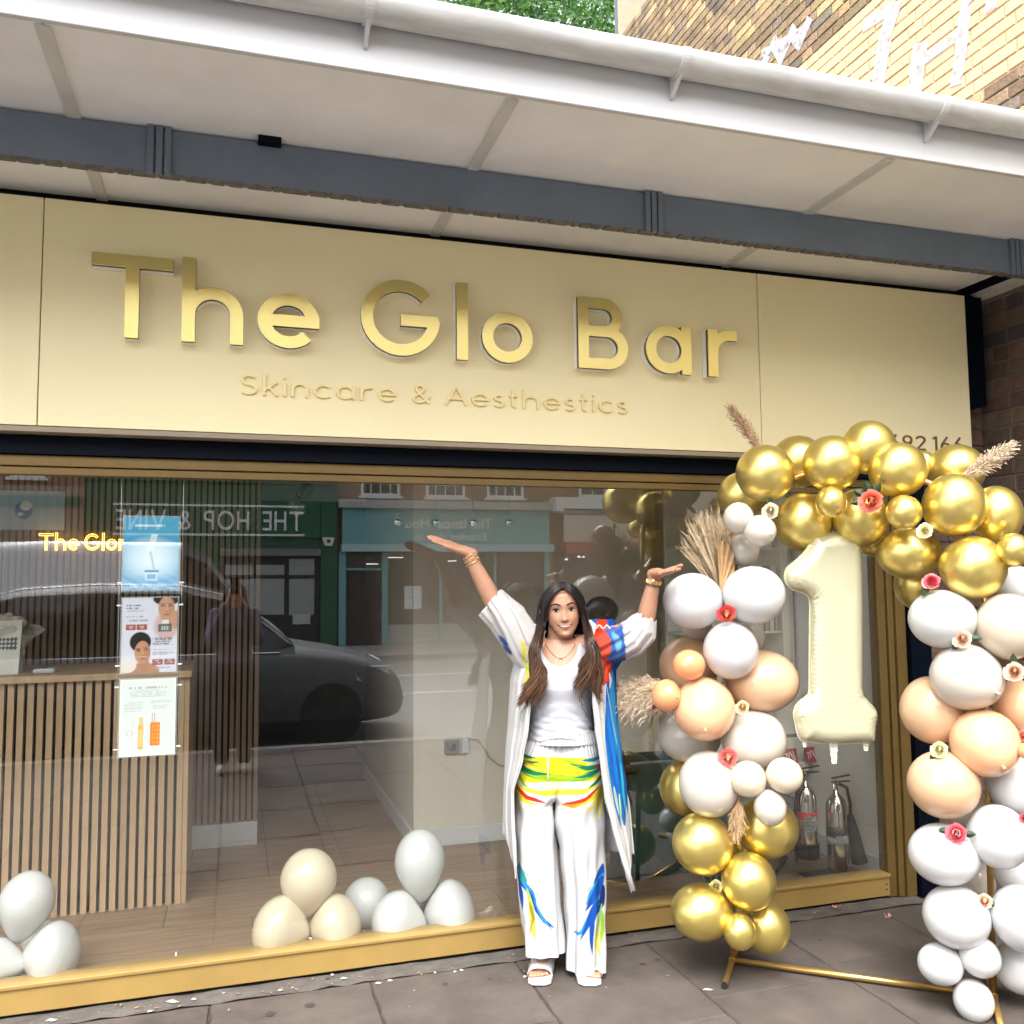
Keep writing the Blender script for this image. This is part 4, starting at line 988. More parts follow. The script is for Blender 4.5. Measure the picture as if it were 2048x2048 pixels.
def bft(name, txt, m, px0, px1, pyb, hpx, parent, y, serif=False):
    cu = bpy.data.curves.new(name, 'FONT'); cu.body = txt; cu.extrude = .01; cu.offset = .012; cu.resolution_u = 3; o = bpy.data.objects.new(name, cu); C.objects.link(o)
    bpy.context.view_layer.update(); dg = bpy.context.evaluated_depsgraph_get(); me = bpy.data.meshes.new_from_object(o.evaluated_get(dg)); bpy.data.objects.remove(o)
    xs_ = [v.co.x for v in me.vertices]; ys_ = [v.co.y for v in me.vertices]; w_ = max(xs_)-min(xs_); h_ = max(ys_)
    xa, _ = RX(px0, pyb); xb, _ = RX(px1, pyb); _, zb = RX((px0+px1)/2, pyb); _, zt = RX((px0+px1)/2, pyb-hpx)
    for v in me.vertices: v.co = (xb-(v.co.x-min(xs_))/w_*(xb-xa), y+v.co.z, zb+v.co.y/h_*(zt-zb))
    me.materials.append(m); return spart(link(name, me), parent)
bft('lettering', 'The lance  Hou', M_LET3, 808, 980, 1058, 20, ts, BY+.22)
bft('lettering', 'Emmlet dril: as', M_LET3, 825, 968, 1081, 14, ts, BY+.22)
bft('lettering', 'as remanend el Historicktor', M_LET3, 778, 872, 1281, 5, ts, BY+.075)
bft('lettering', 'ROSE YATE', M_LET3, 890, 930, 1278, 6, ts, BY+.075)
for a, b, c_ in ((770, 806, 1114), (733, 756, 1127), (880, 912, 1121)):
    pb('strip_light', mat('shop_strip', (.9, .9, .85), .4, emit=(1, .95, .85), estr=1.0), a, b, c_, c_+2, .0, .02, ts)
nt_ = pb('white_notice', mat('notice', (.75, .78, .8), .6), 808, 842, 1172, 1218, .045, .05, ts)
for a, b in ((824, 826),): pb('notice_cross', M_TEAL, a, b, 1172, 1218, .052, .054, ts)
pb('notice_cross', M_TEAL, 808, 842, 1194, 1195.5, .052, .054, ts)
# right shop, white with red band
rs = empty('white_shop_front', 'white shop front with cream sign and red awning band across the street, seen reflected', 'shop', (12, BY, 0))
pb('fascia_board', M_FW, 1100, 1330, 998, 1020, .1, .3, rs); pb('sign_frame', mat('frame_grey', (.3, .29, .28), .5), 1112, 1330, 1022, 1030, .1, .2, rs)
pb('sign_board', mat('cream_sign', (.62, .56, .42), .5), 1123, 1330, 1032, 1086, .1, .2, rs)
pb('awning_band', mat('red_awning', (.45, .08, .075), .6), 1120, 1330, 1086, 1108, .1, .5, rs)
pb('shop_interior', mat('shop_brown'), 1112, 1330, 1108, 1296, -.02, .02, rs); pb('bracket_sign', M_FW, 1096, 1111, 1000, 1026, .1, .7, rs)
for px, py in ((1155, 1114), (1164, 1114), (1180, 1153), (1130, 1119)):
    x_, z_ = RX(px, py); spart(MB().ell((x_, BY+.1, z_), .05, .03, .03).build('lamp', mat('shop_strip'), None), rs)
# left building
lb_ = empty('pale_shop_front', 'pale shuttered shop front at the far left across the street, seen reflected', 'shop', (-8, BY, 0))
pb('front_wall', mat('render_buff', (.34, .27, .2), .8, var=.2), -400, 166, 968, 1400, .0, .1, lb_)
pb('fascia_board', M_GR, -400, 166, 990, 1010, .1, .2, lb_)

# ------------------------------------------------------------------ vehicles
def vehicle(name, label, cat, x_rear, length, yc, width, prof, roofw, mcol, z0=-.12, wheelr=.34, wx=(.19, .82), glass_from=None):
    """prof: list of (x fraction, z belly, z belt, z top, half-width factor, top half-width factor)"""
    e = empty(name, label, cat, (x_rear+length/2, yc, z0))
    hw = width/2; rows = []
    for (fx, zb, zl, zt, wf, tf) in prof:
        x = x_rear+fx*length; a = hw*wf; t = hw*tf
        half = [(0, zb), (a*.82, zb), (a*.97, zb+.10), (a, zb+(zl-zb)*.45), (a*.985, zl-.05), (a*.93, zl), (t+(a*.93-t)*.12, zl+(zt-zl)*.86), (t*.86, zt), (0, zt+.02)]
        ring = [(x, yc+p[0], z0+p[1]) for p in half]+[(x, yc-p[0], z0+p[1]) for p in reversed(half[1:-1])]
        rows.append(ring)
    k = len(rows[0]); body = MB(); gl = MB()
    for i in range(len(rows)-1):
        for j in range(k):
            j2 = (j+1) % k; f = [rows[i][j], rows[i][j2], rows[i+1][j2], rows[i+1][j]]
            side = j in (5, 10); p0, p1 = prof[i], prof[i+1]
            tall = (p0[3]-p0[2] > .25 and p1[3]-p1[2] > .25)
            if side and (tall or (max(p0[3]-p0[2], p1[3]-p1[2]) > .3)) and glass_from and glass_from[0] <= (p0[0]+p1[0])/2 <= glass_from[1]:
                gl.add(f, [(0, 1, 2, 3)])
            elif j in (6, 7, 8, 9) and glass_from and glass_from[2] <= (p0[0]+p1[0])/2 <= glass_from[3]: gl.add(f, [(0, 1, 2, 3)])
            else: body.add(f, [(0, 1, 2, 3)])
    body.add(rows[0], [tuple(range(k))[::-1]]); body.add(rows[-1], [tuple(range(k))])
    o = body.build('body', mcol, None, smooth=False)
    bm = bmesh.new(); bm.from_mesh(o.data); bmesh.ops.remove_doubles(bm, verts=bm.verts, dist=.001); bmesh.ops.recalc_face_normals(bm, faces=bm.faces)
    for f in bm.faces: f.smooth = True
    bm.to_mesh(o.data); bm.free(); spart(o, e)
    if gl.v: spart(gl.build('window', mat('car_glass', (.015, .018, .02), .04, coat=1), None), e)
    for fx in wx:
        for s in (-1, 1):
            cx, cy = x_rear+fx*length, yc+s*(hw-.10); M_ = Matrix.Translation((cx, cy, z0+wheelr)) @ Matrix.Rotation(PI/2, 4, 'X')
            wo = spart(MB().lathe([(wheelr*.62, -.11), (wheelr*.95, -.11), (wheelr, -.08), (wheelr, .08), (wheelr*.95, .11), (wheelr*.62, .11)], 28, M_).build('wheel', mat('tyre', (.02, .02, .02), .8), None), e)
            MB().lathe([(0, -.09*1), (wheelr*.2, -.095), (wheelr*.25, -.05), (wheelr*.62, -.09), (wheelr*.62, .09), (wheelr*.25, .05), (0, .09)], 28, M_).build('rim', mat('alloy', (.5, .5, .5), .3, metal=1), wo).parent = wo
    return e
M_CAR = mat('grey_car_paint', (.12, .13, .14), .5, metal=.3, coat=.18, croug=.1)
XR, LN, YC = -2.75, 4.6, -3.04
prof = [(0, .35, .95, 1.0, .86, .8), (.015, .28, 1.0, 1.25, .93, .82), (.05, .24, 1.02, 1.62, .97, .78), (.14, .22, 1.03, 1.74, 1, .77), (.30, .2, 1.02, 1.78, 1, .78), (.48, .2, 1.01, 1.76, 1, .78),
        (.57, .2, 1.0, 1.66, 1, .77), (.66, .2, 1.0, 1.35, 1, .79), (.735, .2, .99, 1.08, 1, .84), (.84, .2, .93, .99, .99, .84), (.92, .22, .84, .90, .96, .80), (.965, .24, .74, .80, .91, .76), (.99, .28, .62, .66, .84, .72), (1.0, .34, .5, .52, .76, .66)]
car = vehicle('parked_car', 'dark grey car parked at the kerb behind the camera, seen reflected in the glass', 'car', XR, LN, YC, 1.86, prof, .8, M_CAR, glass_from=(.04, .70, .50, .735))
for s in (-1, 1):
    xh = XR+LN*.955; yh = YC+s*.72
    h_ = spart(MB().add([(xh-.34, yh+s*.185, .56), (xh+.08, yh+s*.10, .50), (xh+.19, yh-s*.16, .46), (xh+.14, yh-s*.16, .62), (xh-.02, yh+s*.09, .70), (xh-.40, yh+s*.17, .72)], [(0, 1, 4, 5), (1, 2, 3, 4)]).build('headlight', mat('headlight', (.85, .87, .88), .15, metal=.1), None), car)
    spart(MB().tube([(xh-.2, yh+s*.165, .71), (xh+.05, yh+s*.07, .70), (xh+.14, yh-s*.1, .65)], .012, 6).build('headlight_trim', mat('chrome'), None), car)
    spart(MB().ell((XR+LN*.62, YC+s*1.02, .98), .09, .11, .07).build('mirror', M_CAR, None, smooth=True), car)
spart(MB().box(XR+LN*.985, XR+LN*1.004, YC-.45, YC+.45, .24, .42).build('grille', mat('grille_black', (.01, .01, .01), .4), None), car)
spart(MB().tube([(XR+LN*t, YC+.715, -.12+zz) for t, zz in ((.06, 1.62), (.15, 1.72), (.3, 1.76), (.48, 1.74), (.57, 1.64), (.66, 1.33), (.735, 1.06))], .009, 8).build('roof_trim', mat('chrome'), None, smooth=True), car)
spart(MB().tube([(XR+LN*t, YC+.93*.93, -.12+1.01) for t in (.05, .3, .5, .7)], .012, 8).build('belt_trim', mat('chrome'), None, smooth=True), car)
# white van further out on the road
q0 = P(430, 1105, 17.0)
vprof = [(0, .4, 1.0, 2.3, .96, .88), (.02, .35, 1.1, 2.45, 1, .9), (.3, .3, 1.15, 2.5, 1, .9), (.68, .3, 1.15, 2.48, 1, .9), (.76, .3, 1.15, 2.25, 1, .86), (.86, .3, 1.1, 1.4, .99, .84), (.96, .35, .95, 1.05, .93, .8), (1, .45, .8, .85, .84, .7)]
van = vehicle('white_van', 'white van on the far side of the road, seen reflected in the glass', 'van', q0.x-5.6+1.4, 5.4, 7.866-17.0, 1.95, vprof, .8, mat('van_white', (.72, .73, .74), .3, coat=.6), wheelr=.33, wx=(.2, .84), glass_from=(.66, .84, .72, .87))
# ================================================================== BALLOONS, ARCH STAND, FLOWERS
M_CHR = mat('chrome_gold_latex', (.78, .62, .19), .34, metal=.92, coat=.25, croug=.25, spec=.5)
M_BW = mat('white_latex', (.53, .53, .53), .27, sss=.15, coat=.25, croug=.15)
M_BC = mat('cream_latex', (.52, .475, .415), .22, sss=.15, coat=.25, croug=.15)
M_BCD = mat('warm_cream_latex', (.57, .49, .37), .22, sss=.15, coat=.25, croug=.15)
M_BP_ = mat('peach_latex', (.74, .42, .24), .22, sss=.15, coat=.3, croug=.15)
M_BT = mat('tan_peach_latex', (.60, .385, .235), .22, sss=.15, coat=.3, croug=.15)
M_BO = mat('orange_latex', (.72, .31, .14), .24, sss=.15, coat=.3, croug=.15)
BM = dict(G=M_CHR, W=M_BW, C=M_BC, K=M_BCD, P=M_BP_, T=M_BT, O=M_BO)
def balloon_mesh(tail, name):
    """unit balloon: crown up +z, neck down -z; tail 0 = nearly round, 1 = strong teardrop"""
    prof = []; n = 20
    for i in range(n+1):
        a = PI*i/n; r = math.sin(a); z = math.cos(a)
        if z < 0: r *= 1-tail*.30*(-z)**1.6; z *= 1+tail*.28*(-z)**2
        prof.append((max(r, 0), z))
    mb = MB().lathe(prof[::-1], 36); return mb.mesh(name, smooth=True)
BME = {}
def get_bm(tail, m):
    k = (tail, m.name)
    if k not in BME: me = balloon_mesh(tail, 'balloon'); me.materials.append(m); BME[k] = me
    return BME[k]
knot_me = {}
def get_knot(m):
    if m.name not in knot_me:
        me = MB().lathe([(0, .03), (.045, 0), (.03, -.05), (.06, -.10), (.055, -.115), (0, -.11)], 12).mesh('knot', True); me.materials.append(m); knot_me[m.name] = me
    return knot_me[m.name]
def arch_y(px, py): return 3.40-(px-1450)/535*.56
def balloon(px, py, rx, ry, c, layer, label, group, ang=0, tail=.24, y=None, back=62):
    """ang: direction of the neck in the picture plane, degrees clockwise from straight down"""
    yy = (arch_y(px, py) if y is None else y)+{-1: .13, 0: .0, 1: -.10}.get(layer, layer)
    p = P(px, py, yy); d = (p-Vector((0, 0, H))).dot(CF); k = d/FOC
    m = BM[c]; rx *= math.cos(math.atan((px-1024)/FOC))*1.04; ry *= math.cos(math.atan((py-1024)/FOC))*1.03   # off-axis stretch of a round body
    if tail > .6:        # seen from the side: teardrop in the picture plane
        rot = Matrix.Rotation(-YAW*.9, 4, 'Z') @ Matrix.Rotation(math.radians(ang), 4, 'Y')
    else:                # neck points away from the viewer towards the cluster's middle
        rot = Matrix.Rotation(-YAW, 4, 'Z') @ Matrix.Rotation(math.radians(ang), 4, 'Y') @ Matrix.Rotation(math.radians(back), 4, 'X')
    o = link('balloon', get_bm(tail, m)); 
    if tail > .6: S = Matrix.Diagonal((rx*k, rx*k, ry*k, 1)); o.matrix_world = Matrix.Translation(p) @ rot @ S
    else:
        Sc = Matrix.Rotation(-YAW, 4, 'Z') @ Matrix.Diagonal((rx*k, (rx+ry)/2*k, ry*k, 1)) @ Matrix.Rotation(YAW, 4, 'Z')
        A = Matrix.Translation(p) @ Sc @ rot
        o.matrix_world = Matrix.Translation(p)
        # non-uniform scale after a rotation cannot live in loc/rot/scale: bake into its own mesh
        me = o.data.copy(); me.transform(Sc @ rot); o.data = me
    tag(o, label, 'balloon', group)
    kn = link('knot', get_knot(m), o)
    kz = -(1+tail*.28)
    if tail > .6: kn.location = (0, 0, kz+.01); kn.scale = (1, 1, rx/ry)
    else:
        v = (Sc @ rot) @ Vector((0, 0, kz)); kn.location = v; kn.rotation_euler = rot.to_euler(); kn.scale = (rx*k,)*3
    return o
GA = 'chrome gold balloons across the top of the arch'; GL = 'balloons of the left column of the arch'; GR = 'balloons of the right column of the arch'
gold = 'chrome gold balloon '
for b in [
 (1485, 991, 50, 46, 'G', -1, gold+'at the top left end, behind the small white ones', GA, 40),
 (1530, 947, 57.5, 56, 'G', 1, gold+'below the brown plume, first large one from the left', GA, -20),
 (1595, 924, 54, 52, 'G', -1, gold+'half hidden behind the first two front ones', GA, 0),
 (1663, 927, 58, 55, 'G', 1, gold+'second large front one from the left, above the small gold ball', GA, 10),
 (1737, 895, 54, 53, 'G', -.06, gold+'highest of all, overlapping the sign', GA, 0),
 (1795, 940, 59, 54, 'G', 1, gold+'just above and right of the coral rose', GA, 20),
 (1912, 940, 60, 50, 'G', -1, gold+'under the pinkish plume beside the phone number', GA, 0),
 (1908, 1010, 64, 62, 'G', 1, gold+'large, right of the two small gold balls and the pale yellow rose', GA, 60),
 (1992, 1030, 53, 57, 'G', -.03, gold+'against the brick wall at the far right', GA, 60),
 (2028, 1100, 35, 33, 'G', 1, 'small matte gold balloon cut by the right picture edge', GA, 0),
 (1946, 1135, 67, 62, 'G', 1, gold+'large and lowest at the right, above the white column', GA, 100),
 (1819, 1107, 66, 51, 'G', 0, gold+'wide, under the pale yellow rose', GA, -60),
 (1720, 1035, 57, 57, 'G', 0, gold+'carrying the coral rose', GA, 180),
 (1607, 1045, 57, 59, 'G', .02, gold+'touching the top of the foil number on its left', GA, 150),
 (1662, 1004, 30.5, 30.5, 'G', 1.0, 'small gold balloon left of the coral rose', GA, 0),
 (1808, 1025, 36, 34, 'G', 1.0, 'small gold balloon right of the coral rose', GA, 0),
 (1832, 1170, 44, 48, 'G', -1, gold+'peeping out behind the pink rose', GA, 0),
 (1745, 1083, 32, 30, 'G', -1, gold+'barely visible above the foil number, right of its top', GA, 0),
 (1846, 930, 26, 28, 'G', -1, gold+'peeping out under the phone number', GA, 0),
 (1477, 1036, 30, 30.5, 'C', 1, 'small greyish white balloon at the left under the gold ones', GL, 40),
 (1519, 1062, 33, 31, 'C', 1.0, 'small greyish white balloon touching the cream rose', GL, -60),
 (1488, 1100, 30, 33, 'C', 0, 'small greyish white balloon beside the dried grass', GL, 20),
 (1386, 1202, 59, 55, 'W', 1, 'large white balloon nearest the raised hand', GL, -110),
 (1507, 1190, 62, 57, 'W', 1, 'large white balloon right of the dried palm leaf', GL, 110),
 (1461, 1300, 54, 57, 'W', 1, 'large white balloon below the red rose', GL, 180),
 (1394, 1255, 30, 28, 'C', -1, 'greyish white balloon peeping out under the large white one nearest the hand', GL, 0),
 (1500, 1275, 30, 36, 'C', -1, 'greyish white balloon peeping out behind the large white ones, right side', GL, 0),
 (1378, 1332, 58, 58, 'T', -1, 'tan peach balloon behind the two small orange ones', GL, 0),
 (1378, 1330, 32, 30, 'O', 1, 'small orange balloon, upper one, in front of the tan balloon', GL, 60),
 (1333, 1391, 29, 32, 'O', 1, 'small orange balloon beside the fluffy pampas plume', GL, -90),
 (1408, 1418, 61, 63, 'P', 1, 'large peach balloon in the middle of the left column', GL, 20),
 (1524, 1362, 73, 61, 'T', .03, 'large tan peach balloon right of the lowest white one, beside the foil number', GL, -80),
 (1378, 1472, 63, 52, 'C', -1, 'cream balloon behind and below the large peach one', GL, 70),
 (1508, 1480, 64, 61, 'C', 0, 'large cream balloon under the small cream rose', GL, 60),
 (1418, 1568, 59, 66, 'C', 1, 'large cream balloon carrying the coral pink rose', GL, -20),
 (1496, 1558, 36.5, 36, 'K', 1, 'small cream balloon right of the coral pink rose', GL, 90),
 (1569, 1551, 36.5, 35.5, 'K', 1, 'small cream balloon nearest the red extinguisher label', GL, -90),
 (1540, 1615, 32, 37, 'C', 1, 'small cream balloon lowest of its trio, over the gold one', GL, 180),
 (1372, 1576, 52, 55, 'G', -1, gold+'left edge of the left column, behind cream ones', GL, 0),
 (1405, 1687, 60, 62, 'G', 1, gold+'left, between the cream balloons and the low yellow rose', GL, 60),
 (1533, 1655, 63, 60, 'G', 0, gold+'behind the trio of small cream balloons', GL, -60),
 (1497, 1762, 54, 59, 'G', 1, gold+'right of the low yellow rose', GL, 120),
 (1404, 1823, 61, 58, 'G', 1, gold+'lowest left of the left column', GL, -100),
 (1479, 1863, 32, 38, 'G', 1, 'small gold balloon just above the stand foot', GL, 160),
 (1530, 1853, 49, 55, 'G', 0, gold+'lowest right of the left column', GL, 120),
 (1478, 1692, 32, 34, 'G', -1, gold+'hardly visible in the gap below the small brown plume', GL, 0),
 (1885, 1238, 69, 57, 'W', 1, 'large white balloon at the top left of the right column', GR, -75),
 (2016, 1253, 67, 65, 'K', 1, 'large ivory balloon at the top right of the right column', GR, 70),
 (2035, 1175, 44, 42, 'W', -1, 'white balloon behind the lowest large gold one at the right edge', GR, 0),
 (1933, 1354, 74, 65, 'C', 1, 'large cream white balloon under the peach centred rose', GR, -45),
 (1865, 1420, 65, 67, 'T', -.02, 'tan peach balloon at the left, behind the cream white one', GR, 60),
 (1970, 1486, 71, 67, 'P', 1, 'large bright peach balloon at the middle of the right column', GR, 0),
 (1887, 1569, 73, 67, 'T', 1, 'large tan peach balloon under the pale yellow rose', GR, -60),
 (2041, 1414, 56, 56, 'P', .02, 'peach balloon cut by the right edge, below a rose', GR, 0),
 (2041, 1571, 71, 61, 'W', 0, 'white balloon cut by the right edge, under the peach one', GR, 0),
 (2050, 1502, 16, 16, 'O', 1, 'tiny orange balloon cut by the right picture edge', GR, 0),
 (1888, 1708, 72, 62, 'W', 1, 'large white balloon carrying the pink red rose', GR, -70),
 (1996, 1673, 63, 64, 'W', 1, 'large white balloon right of the pink red rose', GR, 60),
 (2035, 1745, 52, 48, 'W', -1, 'white balloon half hidden at the right edge behind the pole', GR, 0),
 (1913, 1833, 68, 64, 'W', 1, 'large white balloon left of the peach rosebud', GR, -60),
 (2041, 1836, 60, 68, 'W', 1, 'large white balloon right of the golden pole, low', GR, 60),
 (1881, 1928, 46, 43, 'W', 1, 'small white balloon, left of the lowest three', GR, -80),
 (1960, 1914, 42, 42, 'W', 1.0, 'small white balloon, right of the lowest three', GR, 100),
 (1947, 2001, 41, 44, 'W', 1, 'small white balloon, lowest of all near the bottom edge', GR, 180),
 (2041, 1935, 56, 54, 'W', 0, 'white balloon at the bottom right edge behind the pole', GR, 0),
 (1925, 1604, 47, 46, 'C', -1, 'cream white balloon glimpsed between the tan peach and white ones', GR, 0),
 (1945, 1760, 46, 46, 'C', -1, 'cream white balloon glimpsed behind the pole, between white ones', GR, 0),
]:
    L = b[5]; L = {1.0: 1}.get(L, L)
    balloon(b[0], b[1], b[2], b[3], b[4], L if b[5] != 1.0 or b[2] > 40 else -.15, b[6], b[7], ang=b[8], back=(-62 if (b[0], b[1]) in ((1408, 1418), (1970, 1486), (1933, 1354), (1519, 1062), (1333, 1391)) else 62))
# clusters on the display floor inside
def disp(px, py, rx, ry, c, y, label, ang, tail=.9, g='balloon clusters on the display floor'):
    balloon(px, py, rx, ry, c, 0, label, g, ang=ang, tail=tail, y=y)
disp(53, 1806, 57, 66, 'W', 4.10, 'white balloon standing upright in the left window corner', 12)
disp(107, 1910, 69, 52, 'W', 4.07, 'white balloon lying beside the sill, left corner, right one', 88)
disp(-10, 1925, 52, 54, 'W', 4.07, 'white balloon cut by the left picture edge', -80)
disp(85, 1880, 40, 40, 'C', 4.36, 'pale balloon hidden behind the left corner cluster', 0, .3)
disp(617, 1760, 55, 64, 'K', 4.11, 'cream balloon standing upright on the cream cluster', 8)
disp(558, 1855, 62, 54, 'K', 4.07, 'cream balloon lying at the left of the cream cluster', -70)
disp(674, 1850, 59, 50, 'K', 4.07, 'cream balloon lying at the right of the cream cluster', 75)
disp(640, 1830, 42, 40, 'K', 4.38, 'cream balloon peeping out behind the cream cluster', 0, .3)
disp(733, 1806, 46, 52, 'W', 4.34, 'white balloon standing between the cream and white clusters', 0, .35)
disp(840, 1724, 49, 66, 'W', 4.12, 'white teardrop balloon standing upright on the white cluster', 0)
disp(793, 1841, 55, 53, 'W', 4.07, 'white balloon lying at the left of the white cluster', -75)
disp(904, 1826, 62, 50, 'W', 4.08, 'white balloon lying at the right of the white cluster', 75)
disp(832, 1815, 44, 42, 'C', 4.38, 'pale balloon peeping out behind the white cluster', 0, .3)

# ------------------------------------------------------------------ tube stand
stand = empty('arch_stand', 'gold painted tube stand carrying the balloon arch', 'stand', (2.3, 3.1, 0))
M_TUBE = mat('gold_tube', (.60, .38, .13), .32, metal=.85, bump=.04, bscale=30)
Lb = PXZ(1465, 1920, .02); Rb = PXZ(1987, 1992, .02)
def sprt(o): return spart(o, stand)
sprt(MB().tube([Lb, Rb], .0125, 16).build('crossbar', M_TUBE, None, smooth=True))
ft = PXZ(1449, 1970, .02); mb = MB().tube([Lb+(Lb-ft)*.6, ft], .0125, 16, cap=False)
fo = sprt(mb.build('foot', M_TUBE, None, smooth=True)); dv = (ft-Lb).normalized()
MB().tube([ft, ft-dv*.002], .0108, 16).build('tube_mouth', M_BLACK, fo)
ft2 = PXZ(2008, 2075, .02); sprt(MB().tube([Rb+(Rb-ft2)*.6, ft2], .0125, 16).build('foot', M_TUBE, None, smooth=True))
topL = P(1470, 1010, Lb.y); topR = P(1962, 1010, Rb.y)
def arcpts(a, b):
    return [a+(b-a)*t+Vector((0, 0, .16*math.sin(PI*t))) for t in [i/10 for i in range(11)]]
sprt(MB().tube([Lb]+[Lb+(topL-Lb)*t for t in (.33, .66)]+[topL], .0125, 16).build('upright', M_TUBE, None, smooth=True))
sprt(MB().tube([Rb]+[Rb+(topR-Rb)*t for t in (.33, .66)]+[topR], .0125, 16).build('upright', M_TUBE, None, smooth=True))
sprt(MB().tube(arcpts(topL, topR), .0125, 16).build('top_hoop', M_TUBE, None, smooth=True))
sprt(MB().ell(Lb, .017, .017, .02, 12, 8).build('joint', M_TUBE, None, smooth=True)); sprt(MB().ell(Rb, .017, .017, .02, 12, 8).build('joint', M_TUBE, None, smooth=True))

# ------------------------------------------------------------------ roses
LEAF = mat('dark_leaf', (.018, .045, .018), .6)
def rose(px, py, r, cols, label, off, leaves=0, tilt=0, seed=0):
    yy = arch_y(px, py)+off; p = P(px, py, yy); d = (p-Vector((0, 0, H))).dot(CF); R = r*d/FOC; rs = random.Random(seed+int(px))
    e = empty('rose', label, 'rose', p, group='artificial roses tucked between the balloons')
    v = (Vector((0, 0, H))-p).normalized(); q = v.to_track_quat('Z', 'Y').to_matrix().to_4x4(); q = Matrix.Translation(p) @ q @ Matrix.Rotation(tilt, 4, 'X')
    ci, co = cols
    n = 26
    for k in range(n):                     # petals spiral out from a tight heart
        t = k/(n-1); a0 = k*2.4; rad = R*(.10+.72*t); hgt_ = R*(.62-.62*t); wid = R*(.28+.42*t); lean = .15+1.05*t
        mb = MB(); rows = []
        for i in range(5):
            u = i/4
            rr = rad*((.55+.45*u)*t+(1-.45*u)*(1-t))+R*.16*t*u*u*lean; z = -R*.35+(hgt_+R*.35)*u-R*.10*t*(u**3)
            row = []
            for j in range(7):
                s_ = (j/6-.5)*2; ang = a0+s_*wid/max(rad, R*.22)*(.78+.22*math.sin(PI*min(1, u*.75+.12)))
                rr2 = rr*(1-.04*s_*s_)+(R*.05*math.sin(3*s_+k) if u == 1 else 0)
                row.append(q @ Vector((rr2*math.cos(ang), rr2*math.sin(ang), z)))
            rows.append(row)
        mb.grid(rows, 1, 1)
        f = t+rs.uniform(-.1, .1); f = min(1, max(0, f)); c = tuple(ci[i]*(1-f)+co[i]*f for i in range(3)); key = 'petal_%02d_%02d_%02d' % tuple(int(x*20) for x in c)
        o = mb.build('petal', mat(key, c, .55, sss=.1), None, smooth=True, normals=False); spart(o, e)
    for k in range(leaves):
        a = rs.uniform(0, 2*PI) if leaves < 3 else 1.1+k*.7; L_ = R*rs.uniform(.9, 1.4); mb = MB(); rows = []
        for i in range(5):
            u = i/4; w_ = R*.34*math.sin(PI*min(.98, u*.9+.08)); c = Vector((math.cos(a), math.sin(a), 0)); s_ = Vector((-math.sin(a), math.cos(a), 0))
            rows.append([q @ (c*(R*.5+L_*u)+s_*w_*j+Vector((0, 0, -R*.3-R*.25*abs(j)))) for j in (-1, 0, 1)])
        mb.grid(rows, 1, 1); spart(mb.build('leaf', LEAF, None, normals=False), e)
cor, pk, crm, yel, pch = ((.80, .10, .07), (.90, .33, .22)), ((.62, .04, .07), (.80, .17, .20)), ((.80, .70, .40), (.84, .80, .66)), ((.76, .70, .34), (.84, .82, .52)), ((.80, .28, .16), (.88, .74, .55))
rose(1742, 1003, 26, cor, 'large coral rose with dark leaves on the gold balloons', -.17, 4, .15)
rose(1541, 1022, 18, crm, 'cream rose beside the small greyish white balloons', -.17, 1, .1)
rose(1850, 1061, 17, yel, 'pale yellow rose between the gold balloons at right', -.17, 0, -.2)
rose(1863, 1162, 19, pk, 'pink rose above the right white column', -.15, 1, -.5)
rose(1925, 1278, 20, pch, 'peach centred rose between two large white balloons', -.17, 2, .1)
rose(2029, 1344, 21, pch, 'peach centred rose at the right edge, below the ivory balloon', -.17, 2, .1)
rose(1879, 1500, 18, yel, 'pale yellow rose over the tan peach balloon', -.16, 1, .2)
rose(1453, 1228, 21, ((.80, .28, .10), (.86, .10, .14)), 'red and gold rose where three white balloons meet', -.18, 0, .5)
rose(1485, 1415, 15, ((.80, .58, .30), (.82, .68, .42)), 'small cream rose right of the large peach balloon', -.12, 0, .1)
rose(1456, 1516, 22, ((.90, .38, .20), (.86, .20, .24)), 'coral pink rose between the cream balloons', -.17, 0, .4)
rose(1432, 1774, 15, yel, 'pale yellow rose with dark leaves low on the left column', -.10, 4, .1)
rose(1913, 1668, 22, pk, 'pink red rose on the white balloons of the right column', -.17, 2, .1)
rose(1969, 1803, 17, pch, 'peach rosebud on the golden pole', -.13, 1, .4)
rose(2050, 1637, 12, pk, 'pink rose cut by the right picture edge', -.17, 0, .1)
rose(2046, 1472, 12, cor, 'red coral flower cut by the right edge between peach balloons', -.10, 0, .1)
rose(1306, 1412, 10, pk, 'small dark pink bud under the fluffy pampas', -.05, 0, .1)

